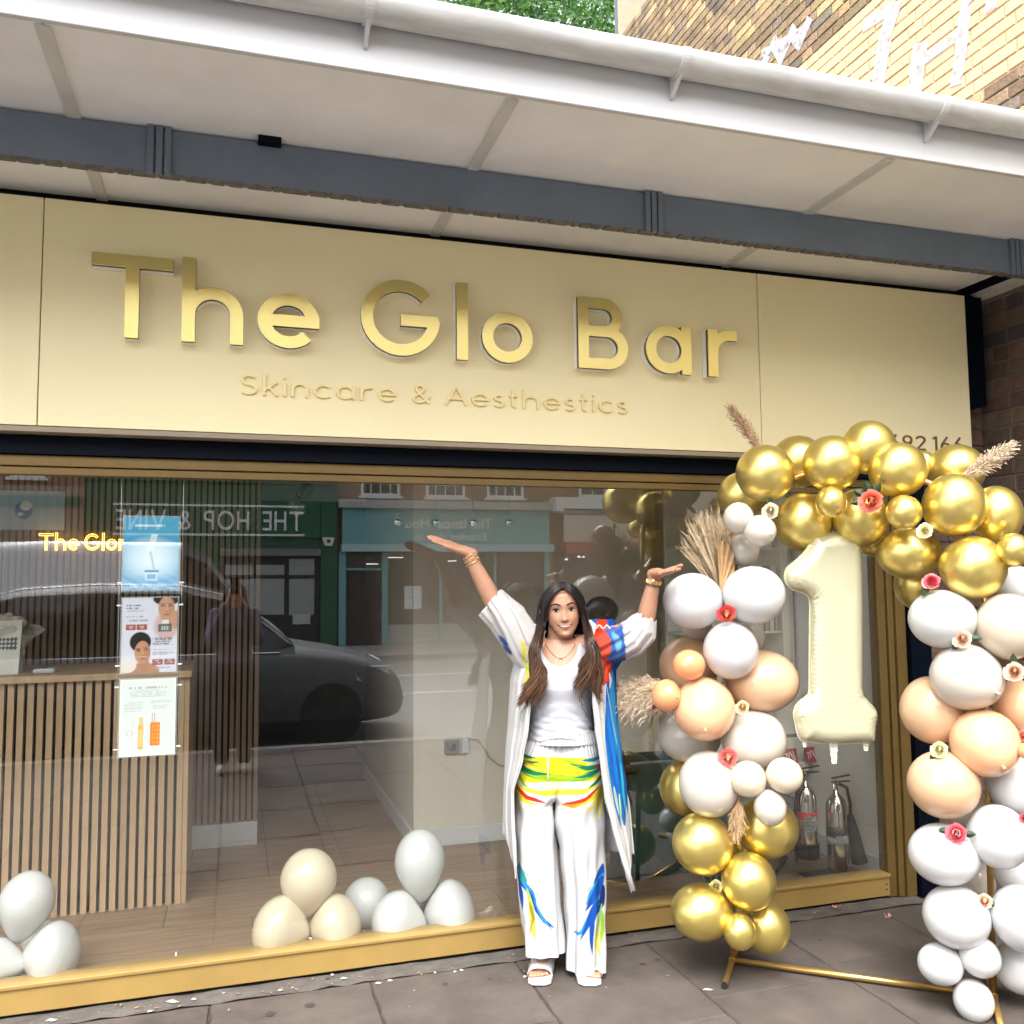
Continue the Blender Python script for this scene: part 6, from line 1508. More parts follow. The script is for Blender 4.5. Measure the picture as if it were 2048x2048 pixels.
# --- hair: cap and long waved locks
M_HAIR = mat('dark_hair', attr='print', rough=.36, spec=.35)
LOCK = [[random.Random(90+i+10*j).uniform(0, 1.4) for i in range(9)] for j in range(2)]; rs = random.Random(12); hv = []; hf = []; hc = []
def strand(pts, r, c0, c1, n=5):
    b0 = len(hv); mb = MB().tube(pts, r, n, cap=False, flat=.55); hv.extend(mb.v); hf.extend([tuple(b0+i for i in f) for f in mb.f]); k = len(pts)
    for i in range(k):
        f = i/(k-1); f = max(0, (f-.35)/.65)**1.2; c = [c0[q]*(1-f)+c1[q]*f for q in range(3)]; hc.extend([c]*n)
for s in (-1, 1):
    for k in range(520):
        fr = rs.random(); layer = rs.uniform(0, 1)            # fr: 0 front hairline .. 1 back of head
        y0 = -.076+.165*fr; top = .106-.55*max(0, -.03-y0)-.9*max(0, y0-.05)**1.2+.006*layer
        lift = .007+.012*layer; part = .004
        o_ = .004+.010*layer; pts = [HP(part+s*.001, y0, top+.002)]
        if fr < .3:
            q = rs.random(); A_ = ((part, -.066, .092), (s*(.020+o_*.4), -.079-o_*.6, .080), (s*(.040+o_*.5), -.078-o_*.5, .058), (s*(.056+o_*.6), -.070-o_*.5, .028), (s*(.066+o_), -.056-o_*.3, -.012), (s*(.072+o_), -.048, -.045))
            B_ = ((part, -.050, .108), (s*.030, -.050-o_*.3, .106+o_*.4), (s*(.056+o_*.4), -.046-o_*.3, .084+o_*.3), (s*(.072+o_*.6), -.042, .050), (s*(.079+o_*.7), -.038, .0), (s*(.080+o_*.8), -.036, -.045))
            pts = [HP(*[a_+(b_-a_)*q for a_, b_ in zip(u_, v_)])+Vector((0, -.006*math.sin(PI*q)*(0 < i_ < 4), .004*math.sin(PI*q)*(i_ < 4))) for i_, (u_, v_) in enumerate(zip(A_, B_))]
        # over the skull
        for t in ((.18, .36, .54, .72, .9, 1.0) if fr >= .3 else ()):
            a = t*PI/2; w_ = .0715+.026*layer; zz = top-(top-.0)*(1-math.cos(a)); xx = part*(1-t)+s*w_*math.sin(a)
            yy = y0+(.014-y0*.22)*t
            pts.append(HP(xx, yy, zz*1.0))
        # fall: in front of the chest for front locks, behind for the rest
        front = fr < .62; lk = rs.randrange(9)
        bx = HC.x+s*(.092+.012*layer)
        end_z = 1.135+.10*LOCK[s > 0][(lk*3+1) % 9]/1.4+rs.uniform(-.012, .03) if front else rs.uniform(1.16, 1.26)
        if front:
            ex = (-.155+.095*(lk+.5+.7*(rs.random()-.5))/9) if s < 0 else (.072+.105*(lk+.5+.7*(rs.random()-.5))/9)
            ey = -.172+.03*layer
        else: ex = bx+s*rs.uniform(-.05, .05); ey = .10+.02*layer
        ph = LOCK[s > 0][lk]*2+rs.uniform(0, .22)+(0 if s < 0 else 1.5); wa = rs.uniform(.012, .021); p1 = pts[-1]; N = 15
        for i in range(1, N+1):
            t = i/N; z = p1.z+(end_z-p1.z)*t; wv = wa*math.sin(ph+t*9.5)*max(0, (t-.25)/.75)*1.8
            xb = p1.x+(s*.030)*math.sin(PI*min(1, t*1.2)*.5)*(1-t*.3); x = xb+(ex-xb)*max(0, (t-.25)/.75)**1.15+wv
            y = p1.y+(ey-p1.y)*min(1, t*2.3)**.9+.5*wa*math.cos(ph+t*9.5)*t
            pts.append(Vector((x, y, z)))
        n_ = len(pts); r0 = rs.uniform(.0028, .0050)
        sh = rs.uniform(.35, 2.3); c0 = (.0085*sh, .006*sh, .006*sh); lt = rs.random(); c1 = (.05+.15*lt, .024+.075*lt, .013+.04*lt)
        strand(pts, [r0*(.8 if i < 3 else 1)*(1-max(0, (i/(n_-1)-.72)/.28)**1.5*.85) for i in range(n_)], c0, c1)
    for k in range(9):   # fly-away curls at the tips
        bx = rs.uniform(-.165, -.07) if s < 0 else rs.uniform(.08, .175); z0 = rs.uniform(1.14, 1.27); ph = rs.uniform(0, 6)
        pts = [Vector((bx+.012*math.sin(ph+i*.9)+s*.002*i, -.145+rs.uniform(-.01, .01), z0-.014*i)) for i in range(7)]
        strand(pts, [.0022*(1-i/7.5) for i in range(7)], (.05, .025, .015), (.14, .07, .035), 4)
MB().tube([HP(.004, -.074+.012*i, .096+.003*i) for i in range(5)], .0014, 5).build('hair_parting', M_SKIN, person)
me = bpy.data.meshes.new('hair'); me.from_pydata([tuple(v) for v in hv], [], hf); me.polygons.foreach_set('use_smooth', [True]*len(me.polygons)); setcol(me, np.array(hc)); me.materials.append(M_HAIR)
link('hair', me, person)
cap = MB(); rows = []
for i in range(12):
    a = PI/2*i/11*1.12; row = []
    for k in range(40):
        t = 2*PI*k/40; w_ = .0775*math.sin(min(a, PI/2)); d_ = (.105 if math.sin(t) > 0 else .080)*math.sin(min(a, PI/2))
        zz = .111*math.cos(a)
        lim = .074-.055*abs(math.cos(t))**1.4
        if math.sin(t) < -.1 and zz < lim: zz = lim
        row.append(HP(w_*math.cos(t), .006+d_*math.sin(t), zz))
    rows.append(row)
cap.grid(rows, 1, 1, closed=True); cm = cap.mesh('scalp_hair', True); setcol(cm, np.tile([.011, .008, .009], (len(cm.vertices), 1))); cm.materials.append(M_HAIR); link('scalp_hair', cm, person)
bk = MB(); rows = []
for i in range(14):
    t = i/13; z = HC.z+.05-(HC.z+.05-1.20)*t; w_ = .088+.02*t; rows.append([Vector((HC.x+w_*math.sin(u), .075+.035*math.cos(u)*(1)-.0*t, z)) for u in [(-1.35+2.7*j/12) for j in range(13)]])
bk.grid(rows, 1, 1); bm2 = bk.mesh('hair_back', True); setcol(bm2, np.tile([.014, .009, .009], (len(bm2.vertices), 1))); bm2.materials.append(M_HAIR); ob = link('hair_back', bm2, person); ob.modifiers.new('s', 'SOLIDIFY').thickness = .012

# --- cloth helper: dense lofted rings with folds
def cloth(name, rows, closed, colfn, m, parent=person, thick=0, smooth=True):
    nr, nc = len(rows), len(rows[0]); V = np.array([[tuple(p) for p in r] for r in rows]).reshape(-1, 3)
    i = np.arange(nr-1)[:, None]*nc+np.arange(nc-1)[None]; F = np.stack([i, i+1, i+nc+1, i+nc], -1).reshape(-1, 4).tolist()
    if closed: F += [(a*nc+nc-1, a*nc, (a+1)*nc, (a+1)*nc+nc-1) for a in range(nr-1)]
    me = bpy.data.meshes.new(name); me.from_pydata(V.tolist(), [], F); me.polygons.foreach_set('use_smooth', [True]*len(F))
    setcol(me, colfn(V)); me.materials.append(m); o = link(name, me, parent)
    if thick: sd_ = o.modifiers.new('s', 'SOLIDIFY'); sd_.thickness = thick; sd_.offset = 0
    return o
M_CLOTH = mat('white_printed_cloth', attr='print', rough=.85, spec=.2, bump=.12, bscale=260, var=.04, vscale=25)
WHITE = np.array([.47, .47, .475])
def topx(V):      # local -> photo pixel frame of the print
    z15 = 1.62-336*K; py = np.where(V[:, 2] > z15, 1164+(1.62-V[:, 2])/K, 1500+(z15-V[:, 2])/.00197); px = V[:, 0]/K+1118+.0204*(py-1164); return px, py
def feather(c, px, py, pts, w0, w1, col, sharp=1.0, mid=None):
    """brush stroke along pts tapering from w0 to w1 (pixels)"""
    best = np.full(len(px), 99.); tt = np.zeros(len(px)); n = len(pts)-1; side = np.zeros(len(px))
    for i in range(n):
        a = np.array(pts[i], float); b = np.array(pts[i+1], float); ab = b-a; L2 = ab@ab; t = np.clip(((px-a[0])*ab[0]+(py-a[1])*ab[1])/L2, 0, 1); d = np.hypot(px-a[0]-t*ab[0], py-a[1]-t*ab[1])
        m = d < best; best[m] = d[m]; tt[m] = (i+t[m])/n
    prof = np.sin(PI*np.clip(tt*.92+.06, 0, 1))**.6; w_ = (w0+(w1-w0)*tt)*prof; m = np.clip((w_-best)/sharp, 0, 1)
    col = np.array(col); cc = col[None] if mid is None else col[None]*(1-tt[:, None])+np.array(mid)[None]*tt[:, None]
    st_ = 1+.14*np.sin(best*2.2+tt*9)
    return c*(1-m[:, None])+cc*st_[:, None]*m[:, None]
def c8(x, y): return (950+x/3.23, 1450+y/3.23)
GRN, YEL, LIM, RED, ORG, BLU, LBL, NAV, OLV = (.0, .13, .05), (.56, .46, .01), (.20, .34, .015), (.46, .02, .008), (.56, .22, .015), (.003, .05, .26), (.015, .19, .42), (.003, .015, .09), (.22, .18, .015)
def trouser_print(V):
    px, py = topx(V); c = np.tile(WHITE, (len(V), 1)).astype(float); front = V[:, 1] < .02
    S = [([(300, 175), (560, 195), (800, 185)], 11, 11, YEL), ([(300, 230), (560, 250), (810, 245)], 16, 16, YEL), ([(280, 310), (500, 330), (810, 300)], 14, 12, YEL), ([(285, 370), (470, 405), (700, 390), (800, 350)], 7, 7, (.54, .46, .03)),
         ([(310, 345), (560, 350), (760, 330)], 7, 7, (.50, .50, .36)), ([(285, 255), (470, 300), (640, 305), (815, 260)], 7, 8, LIM), ([(300, 165), (350, 162), (420, 168)], 4, 2, GRN), ([(430, 190), (330, 205), (290, 240)], 3, 6, GRN), ([(300, 245), (400, 268), (520, 275)], 8, 2, GRN),
         ([(290, 280), (330, 350), (380, 380)], 5, 1, LIM), ([(560, 165), (640, 200), (720, 240), (810, 230)], 3, 9, LIM), ([(600, 200), (720, 235), (815, 235)], 2, 8, GRN), ([(640, 300), (740, 285), (820, 250)], 2, 8, GRN), ([(690, 180), (760, 185), (830, 180)], 4, 5, (.0, .14, .26)),
         ([(720, 380), (780, 340), (820, 300)], 2, 6, GRN), ([(775, 225), (815, 265), (820, 300)], 3, 5, (.40, .02, .04)),
         ([(470, 170), (480, 230), (472, 270)], 1.6, 1.2, (.85, .8, .5)), ([(560, 205), (620, 240), (690, 262)], 2, 2, (.88, .60, .02)),
         ([(272, 390), (330, 450), (430, 490)], 7, 3, YEL), ([(272, 370), (350, 430), (470, 470)], 5, 5, RED), ([(272, 420), (295, 480), (335, 525)], 4, 2, YEL), ([(275, 450), (285, 500), (295, 560)], 2.5, 1, (.80, .70, .2)),
         ([(570, 490), (640, 490), (740, 440)], 4, 5, ORG), ([(800, 370), (720, 440), (570, 485)], 4, 5, RED), ([(825, 370), (760, 440), (660, 495)], 7, 2, YEL), ([(825, 400), (770, 480), (700, 560)], 7, 2, YEL), ([(828, 440), (790, 520), (755, 610)], 5, 1.5, YEL), ([(830, 470), (812, 540), (795, 615)], 4, 1.5, (.85, .68, .02)),
         ([(310, 200), (400, 215), (500, 212)], 2.5, 1, ORG), ([(330, 225), (430, 245), (520, 240)], 1.6, 1, (.62, .55, .12)), ([(520, 185), (600, 215), (700, 225)], 2, 1, (.62, .40, .02)), ([(300, 262), (360, 290), (450, 318)], 3, 1.5, (.06, .26, .03)),
         ([(620, 318), (720, 312), (800, 285)], 3, 2, (.06, .26, .03)), ([(330, 180), (360, 172), (400, 182)], 2, 1, (.0, .10, .12)), ([(295, 225), (330, 232), (350, 250)], 2, 3, (.0, .08, .10)), ([(700, 270), (760, 262), (812, 250)], 1.6, 3, (.0, .08, .10)), ([(480, 285), (560, 300), (640, 292)], 3, 3, (.28, .42, .01)), ([(400, 385), (500, 372), (600, 388)], 3, 2, (.5, .47, .30)),
         # lower legs: blue feathers
         ([(300, 930), (320, 1010), (380, 1080), (405, 1110)], 3, 5, BLU), ([(310, 900), (330, 980), (350, 1040)], 4, 6, (.02, .22, .20)), ([(290, 970), (320, 1090), (330, 1215)], 4, 4, BLU), ([(340, 1010), (400, 1130), (420, 1200)], 5, 3, LBL), ([(380, 1080), (420, 1200), (470, 1270), (530, 1320)], 3, 3, BLU), ([(400, 1130), (450, 1240), (520, 1335)], 2, 2, LBL),
         ([(360, 1060), (385, 1180), (395, 1290), (410, 1400)], 3, 5, (.25, .33, .05), (.75, .60, .06)), ([(375, 1150), (400, 1260), (375, 1390)], 3, 2, OLV), ([(330, 930), (360, 960), (378, 1000)], .9, .6, LBL),
         ([(825, 920), (800, 1020), (790, 1130)], 6, 9, BLU), ([(830, 980), (760, 1080), (720, 1160)], 6, 3, LBL), ([(820, 1000), (770, 1120), (715, 1200)], 8, 3, BLU), ([(800, 1130), (760, 1220), (700, 1330), (635, 1380)], 7, 2, LBL), ([(790, 1150), (750, 1250), (680, 1400)], 8, 2, BLU),
         ([(800, 1150), (760, 1270), (755, 1400), (762, 1510)], 5, 2, BLU), ([(780, 1030), (730, 1060), (715, 1085)], .9, .6, LBL), ([(830, 1060), (820, 1180), (790, 1240)], 5, 3, NAV), ([(820, 1180), (795, 1330), (790, 1440), (812, 1530)], 3, 4, (.06, .30, .12), (.72, .52, .04)), ([(825, 1230), (825, 1350), (815, 1450)], 3, 3, LIM)]
    for f in S:
        wk = 1.45 if min(p[1] for p in f[0]) > 880 else 1.0
        m = c.copy(); r = feather(m, px, py, [c8(*p) for p in f[0]], f[1]*wk, f[2]*wk, f[3], 1.0, f[4] if len(f) > 4 else None); c = np.where(front[:, None], r, c)
    return c
def legs():
    n = 400; N = 240
    outer = {-1: [(.0, 1059, 1910), (.0, 0, 0)], 1: []}
    tabL = [(1474, 1058, 1150), (1500, 1046, 1152), (1530, 1040, 1152), (1560, 1036, 1150), (1585, 1035, 1134), (1605, 1035, 1114), (1640, 1035, 1114), (1729, 1037, 1119), (1806, 1043, 1124), (1870, 1051, 1131), (1922, 1057, 1134)]
    tabR = [(1474, 1098, 1192), (1500, 1092, 1200), (1530, 1090, 1205), (1560, 1092, 1206), (1585, 1098, 1206), (1605, 1110, 1206), (1640, 1112, 1206), (1713, 1124, 1208), (1800, 1134, 1210), (1880, 1137, 1211), (1957, 1138, 1211)]
    for s, tab in ((-1, tabL), (1, tabR)):
        rows = []
        for i in range(n+1):
            py = tab[0][0]+(tab[-1][0]-tab[0][0])*i/n; x0, x1 = interp(tab, py); a0, z = lp(x0, py); a1, _ = lp(x1, py); cx, a = (a0+a1)/2, (a1-a0)/2
            t = (py-1474)/440; b = .100+.028*math.sin(min(1, t/.3)*PI*.5)*(1-t*.4)-.012*t; cy = .012-.02*(t > .25)*(t-.25)
            row = []
            for k in range(N):
                u = 2*PI*k/N; ct, st = math.cos(u), math.sin(u)
                f = .0075*math.sin(u*5+s*1.3+t*2.2)*min(1, t*1.6)+.005*math.sin(u*9+t*5+s)*t+.005*math.sin(t*26+u*2.5*s+s)*math.exp(-((t-.32)/.22)**2)+.006*math.sin(u*3+t*14)*math.exp(-((t-.9)/.12)**2)
                f += .0035*math.sin(u*34+math.sin(u*7))*math.exp(-(t/.05)**2)             # gathered waist
                if t > .25: f -= .007*math.exp(-((abs(u-1.5*PI)-.25)/.25)**2)*math.exp(-((t-.62)/.35)**2)*math.sin(u*6+t*3+s)
                r = 1+f/a*1.0
                x = cx+a*np.sign(ct)*abs(ct)**.86*r; y = cy+b*np.sign(st)*abs(st)**.86*(1+f/b)
                zz = z
                if i == n: zz += .004*math.sin(u*4)
                row.append((x, y, zz))
            rows.append(row)
        yield s, rows
for s, rows in legs(): cloth('trouser_leg', rows, True, trouser_print, M_CLOTH)
# waistband
rows = []
for i in range(14):
    t = i/13; z = 1.022-.045*t; rows.append([((.130+.012*t)*math.cos(u)*(1+.018*math.sin(u*44+2*math.sin(u*9)))+.005, (.110+.008*t)*math.sin(u)*(1+.02*math.sin(u*44+2*math.sin(u*9)))+.004, z) for u in [2*PI*k/220 for k in range(220)]])
cloth('waistband', rows, True, lambda V: np.tile(WHITE, (len(V), 1)), M_CLOTH)
sd0 = Vector((lp(1100, 1506)[0], -.142, lp(1100, 1506)[1])); MB().tube([sd0+Vector((0, 0, .035)), sd0, sd0+Vector((-.004, -.002, -.045)), sd0+Vector((-.002, -.002, -.08))], .0022, 6).build('drawstring', mat('cord_white', (.75, .7, .5), .7), person, smooth=True)
# tank top: ruched at the waist, scoop neck
rows = []; n = 120; N = 180
T2 = [(1.0, .131, .112, .0), (1.03, .126, .108, .0), (1.08, .121, .100, -.004), (1.14, .125, .104, -.01), (1.20, .134, .118, -.016), (1.25, .140, .118, -.014), (1.29, .142, .104, -.004), (1.33, .134, .088, .006), (1.37, .118, .072, .012)]
for i in range(n+1):
    t = i/n; row = []
    for k in range(N):
        u = 2*PI*k/N; st, ct = math.sin(u), math.cos(u)
        hem = .995+.012*math.sin(u*3)
        # neckline: scoop in front, high at the straps
        dx = ct*.13-(-.002); front = max(0, -st)
        top = 1.375 if abs(dx) > .086 else 1.375-(.088 if st < 0 else .04)*(1-(abs(dx)/.086)**2.2)
        z = hem+(top-hem)*t; a, b, cy = interp(T2, z)
        w_ = 0
        if z < 1.16: w_ = .0025*math.sin((z*1.0+.10*abs(ct)**1.5*(1 if ct > 0 else .6))*150+math.sin(u*2)*1.2)*math.exp(-((z-1.07)/.06)**2)*(.35+.65*abs(ct))+.0018*math.sin(z*220+u*4)*math.exp(-((z-1.03)/.05)**2)
        w_ += .0012*math.sin(u*7+z*18)
        if st < 0: w_ += .006*(math.exp(-((abs(dx)-.062)/.04)**2)*math.exp(-((z-1.235)/.05)**2))
        row.append((a*ct*(1+w_/a), cy+b*st*(1+w_/b), z))
    rows.append(row)
cloth('tank_top', rows, True, lambda V: np.tile([.47, .475, .52], (len(V), 1)), M_CLOTH, thick=.002)
# necklace
nk = []
for i in range(25):
    u = -1.15+2.3*i/24; nk.append(Vector((.060*math.sin(u)+.002, .018-.085*math.cos(u), 1.368-.062*math.cos(u)**2)))
nkb = []
for p in nk:
    h = bvh.find_nearest(p); nkb.append(h[0]+h[1]*.0018)
MB().tube(nkb, .0008, 5).build('necklace', mat('gold_chain', (.75, .5, .2), .25, metal=1), person)
c = nkb[12]+Vector((0, -.002, -.012)); MB().tube([c+Vector((.0095*math.cos(a), -.001, .0095*math.sin(a))) for a in [2*PI*k/20 for k in range(21)]], .0007, 5).build('pendant_ring', mat('gold_chain'), person)
M_GOLDJ = mat('gold_jewel', (.80, .56, .28), .2, metal=1)
def bangle(c, ax, r, rr, m, name, beads=0, wob=0):
    ax = Vector(ax).normalized(); a = ax.orthogonal().normalized(); b = ax.cross(a); mb = MB(); n = 28
    if beads:
        for k in range(beads):
            t = 2*PI*k/beads; mb.ell(Vector(c)+(a*math.cos(t)+b*math.sin(t))*r, rr, rr, rr, 8, 6)
    else: mb.tube([Vector(c)+(a*math.cos(t)+b*math.sin(t))*r+ax*wob*math.sin(t) for t in [2*PI*k/n for k in range(n+1)]], rr, 6)
    return mb.build(name, m, person, smooth=True)
dL = (wrL-elL).normalized()
for q, rr, bd in ((.012, .0014, 0), (.020, .0016, 30), (.027, .0012, 0), (.036, .0022, 24), (.044, .0016, 0), (.050, .0022, 16)): bangle(wrL-dL*q, dL+Vector((.06, .05, 0))*(1 if bd else -.5), .0285+q*.06, rr, M_GOLDJ, 'bracelet', bd, .002)
dR = (wrR-elR).normalized()
for q in (.012, .017, .022): bangle(wrR-dR*q, dR, .0275, .0036, M_GOLDJ, 'watch_strap', 22)
bangle(wrR-dR*.030, dR, .028, .0016, mat('dark_cord', (.03, .025, .02), .6), 'cord_bracelet')
MB().ell(wrR-dR*.017+Vector((0, -.030, 0)), .011, .004, .011).build('watch_face', M_GOLDJ, person, smooth=True)

# --- long open robe
def kprint(V):
    px, py = topx(V); c = np.tile([.47, .47, .465], (len(V), 1)).astype(float); S = []
    front = V[:, 1] < .03
    S += [([(1062, 1268), (1058, 1310), (1060, 1350)], 12, 7, (.52, .46, .02)), ([(1050, 1285), (1062, 1300), (1075, 1290)], 3, 3, (.78, .80, .45)), ([(1046, 1310), (1060, 1322), (1078, 1308)], 4, 3, (.30, .55, .05)), ([(1060, 1340), (1056, 1365), (1058, 1392)], 8, 3, (.5, .45, .05)), ([(1050, 1325), (1062, 1335), (1072, 1330)], 2.5, 2, (.25, .42, .12))]
    S += [([(1186, 1238), (1210, 1240), (1240, 1244)], 14, 14, BLU), ([(1228, 1236), (1232, 1330), (1230, 1420), (1238, 1520), (1242, 1600), (1246, 1646)], 30, 10, BLU, (.005, .09, .30)), ([(1214, 1400), (1216, 1460), (1224, 1540), (1230, 1600), (1238, 1650)], 14, 4, (.006, .11, .38)), ([(1250, 1320), (1246, 1420), (1250, 1540), (1254, 1630)], 8, 5, (.005, .07, .28)),
          ([(1222, 1340), (1224, 1420), (1231, 1500)], 9, 5, LBL), ([(1210, 1360), (1222, 1430), (1236, 1500)], 1.6, 1.2, (.35, .48, .56)), ([(1216, 1256), (1226, 1268), (1222, 1285)], 8, 6, (.10, .27, .42)), ([(1226, 1280), (1234, 1300), (1232, 1310)], 6, 5, (.12, .30, .44)), ([(1233, 1430), (1236, 1480), (1240, 1545)], 4, 5, LBL), ([(1240, 1520), (1244, 1580), (1250, 1630)], 4, 2, (.02, .40, .62)),
          ([(1236, 1580), (1238, 1620), (1240, 1655)], 3, 1.5, (.40, .50, .10)), ([(1224, 1560), (1229, 1590), (1235, 1625)], 4, 2, (.35, .52, .45)),
          ([(1202, 1236), (1203, 1290), (1204, 1345), (1205, 1362)], 22, 15, (.50, .035, .008)), ([(1190, 1262), (1192, 1300), (1197, 1330)], 10, 6, (.50, .04, .01)), ([(1212, 1270), (1214, 1310), (1210, 1345)], 8, 5, (.52, .055, .015)), ([(1199, 1290), (1202, 1320), (1205, 1350)], 3, 2.5, (.60, .02, .01)), ([(1216, 1340), (1219, 1355), (1217, 1372)], 3, 3, (.72, .50, .48))]
    for f in S: c = np.where(front[:, None], feather(c, px, py, f[0], f[1], f[2], f[3], 1.2, f[4] if len(f) > 4 else None), c)
    # rear of the right half is blue too, the rest plain; beaded seam at the shoulder
    return c
def panel(name, tab, yo, yi, fold, ny=330, nx=90, colfn=kprint, amp=.011):
    rows = []; p0, p1 = tab[0][0], tab[-1][0]
    for i in range(ny+1):
        py = p0+(p1-p0)*i/ny; x0, x1 = interp(tab, py); t = i/ny; row = []
        for k in range(nx+1):
            u = k/nx; px = x0+(x1-x0)*u; X, z = lp(px, py); y = yo(t)*(1-u)**1.5+yi(t)*(1-(1-u)**1.5)
            y += amp*math.sin(u*fold+t*2+1)*min(1, .25+t)+amp*.4*math.sin(u*fold*2.3+t*5); row.append((X, y, z))
        rows.append(row)
    return cloth(name, rows, False, colfn, M_CLOTH, thick=.0022)
tabKL = [(1246, 1050, 1088), (1280, 1040, 1084), (1319, 1029, 1077), (1360, 1021, 1069), (1440, 1017, 1062), (1496, 1013, 1052), (1567, 1011, 1035), (1605, 1010, 1036), (1640, 1010, 1038), (1680, 1013, 1041), (1718, 1024, 1042), (1748, 1036, 1041)]
panel('robe_front_left', tabKL, lambda t: .03+.02*math.sin(t*3), lambda t: -.138-.02*t+.075*max(0, 1-t/.22), 11)
tabKR = [(1238, 1176, 1226), (1254, 1182, 1236), (1290, 1183, 1246), (1320, 1183, 1244), (1340, 1182, 1232), (1386, 1182, 1233), (1438, 1187, 1236), (1512, 1198, 1245), (1574, 1205, 1253), (1640, 1220, 1257), (1700, 1236, 1262), (1735, 1245, 1263), (1773, 1256, 1258)]
rows = [(a, c_, b) for a, b, c_ in tabKR]
panel('robe_front_right', rows, lambda t: .0+.0*t, lambda t: -.138-.03*t+.060*max(0, 1-t/.22), 11)
def backp():
    rows = []; n = 120; N = 90
    for i in range(n+1):
        t = i/n; z = 1.40-(1.40-.475)*t; w0 = .13+.10*min(1, t*1.3); row = []
        for k in range(N+1):
            u = -1+2*k/N; x = u*(w0+.03*t)+.018*t+(.012 if u > 0 else -.005)*t; y = .105-.075*abs(u)**2.5+.03*t+.008*math.sin(u*16)*t; zz = z
            if u < -.55: zz = max(z, .56)
            row.append((x, y, zz))
        rows.append(row)
    return rows
cloth('robe_back', backp(), False, lambda V: np.tile([.44, .44, .45], (len(V), 1)), M_CLOTH, thick=.0022)
# white lapel band on the right front edge
lap = MB()
pts = [(1184, 1300), (1183, 1386), (1192, 1470), (1206, 1574), (1222, 1650), (1240, 1715), (1254, 1768)]
L3 = [Vector((lp(*p)[0], -.138-.03*(p[1]-1250)/520, lp(*p)[1])) for p in pts]
for e_, nm in ((L3, 'lapel_edge'),):
    rows = []
    for off in (0, .010, .020): rows.append([(p.x+off, p.y-.003+(.003 if off != .01 else 0), p.z) for p in L3])
    lap.grid(rows, 1, 1)
o = lap.build('lapel_edge', mat('lapel_white', (.48, .48, .48), .6), person, smooth=True); o.modifiers.new('s', 'SOLIDIFY').thickness = .002
pts = [(1087, 1275), (1077, 1319), (1069, 1360), (1062, 1440), (1052, 1496), (1036, 1560)]
# sleeves: wide tubes gathered round the raised arms
def sleeve(name, rings, fold, col, depth, y0s):
    rows = []; n = 48; N = 70
    for i in range(n+1):
        t = i/n*(len(rings)-1); k = min(int(t), len(rings)-2); f = t-k; f = f*f*(3-2*f)*.5+f*.5
        A = [rings[k][0][j]*(1-f)+rings[k+1][0][j]*f for j in (0, 1)]; B = [rings[k][1][j]*(1-f)+rings[k+1][1][j]*f for j in (0, 1)]; dp = depth[k]*(1-f)+depth[k+1]*f; yc = y0s[k]*(1-f)+y0s[k+1]*f
        ax, az = lp(*A); bx, bz = lp(*B); row = []
        for q in range(N):
            u = 2*PI*q/N; m = (1-math.cos(u))/2; x = ax+(bx-ax)*m; z = az+(bz-az)*m; y = yc-dp*math.sin(u)
            w_ = .008*math.sin(u*fold+i*.12+fold)*min(1, i/20)+.005*math.sin(u*fold*2.3+i*.22); row.append((x+w_*.6, y+w_, z+w_*.5))
        rows.append(row)
    return cloth(name, rows, True, col, M_SHEER, thick=.0012)
M_SHEER = mat('sheer_white_cloth', attr='print', rough=.6, sheen=.3, alpha=.90)
wcol = lambda V: np.tile([.50, .48, .48], (len(V), 1))
def lcol(V):
    px, py = topx(V); c = np.tile([.50, .48, .48], (len(V), 1)).astype(float)
    for f in (([(1003, 1268), (1012, 1280), (1020, 1300)], 7, 5, (.008, .06, .26)), ([(1010, 1288), (1018, 1296), (1026, 1306)], 5, 5, (.008, .05, .25)), ([(1046, 1275), (1052, 1300), (1050, 1325)], 6, 5, (.52, .46, .03))): c = feather(c, px, py, f[0], f[1], f[2], f[3], 1.0)
    return c
sleeve('sleeve', [((1092, 1262), (1062, 1352)), ((1070, 1248), (1030, 1322)), ((1046, 1217), (1008, 1282)), ((1026, 1200), (985, 1248)), ((1003, 1177), (963, 1226))], 5, lcol, [.07, .08, .08, .068, .052], [.0, -.02, -.045, -.07, -.09])
def rcol(V):
    px, py = topx(V); c = np.tile([.50, .48, .48], (len(V), 1)).astype(float); m = (px < 1240+.12*(py-1250)).astype(float)
    c = put(c, m, (.004, .07, .30)); c = feather(c, px, py, [(1222, 1262), (1232, 1280), (1230, 1300)], 8, 6, (.10, .27, .42)); c = feather(c, px, py, [(1200, 1256), (1203, 1290), (1204, 1320)], 17, 15, (.50, .035, .008)); return c
sleeve('sleeve', [((1182, 1262), (1192, 1330)), ((1208, 1254), (1222, 1322)), ((1230, 1250), (1246, 1316)), ((1245, 1242), (1276, 1304)), ((1256, 1231), (1302, 1276)), ((1267, 1225), (1302, 1241))], 5, rcol, [.085, .09, .09, .085, .075, .052], [-.025, -.035, -.06, -.09, -.11, -.13])
bd = MB()
for k in range(16):
    x_, z_ = lp(1186+k*2.0, 1253+3*math.sin(k*.9)); bd.ell((x_, -.085-.002*k, z_+.004), .0035, .0035, .0035, 8, 6)
bd.build('beaded_trim', mat('pearl_bead', (.72, .55, .52), .3), person, smooth=True)
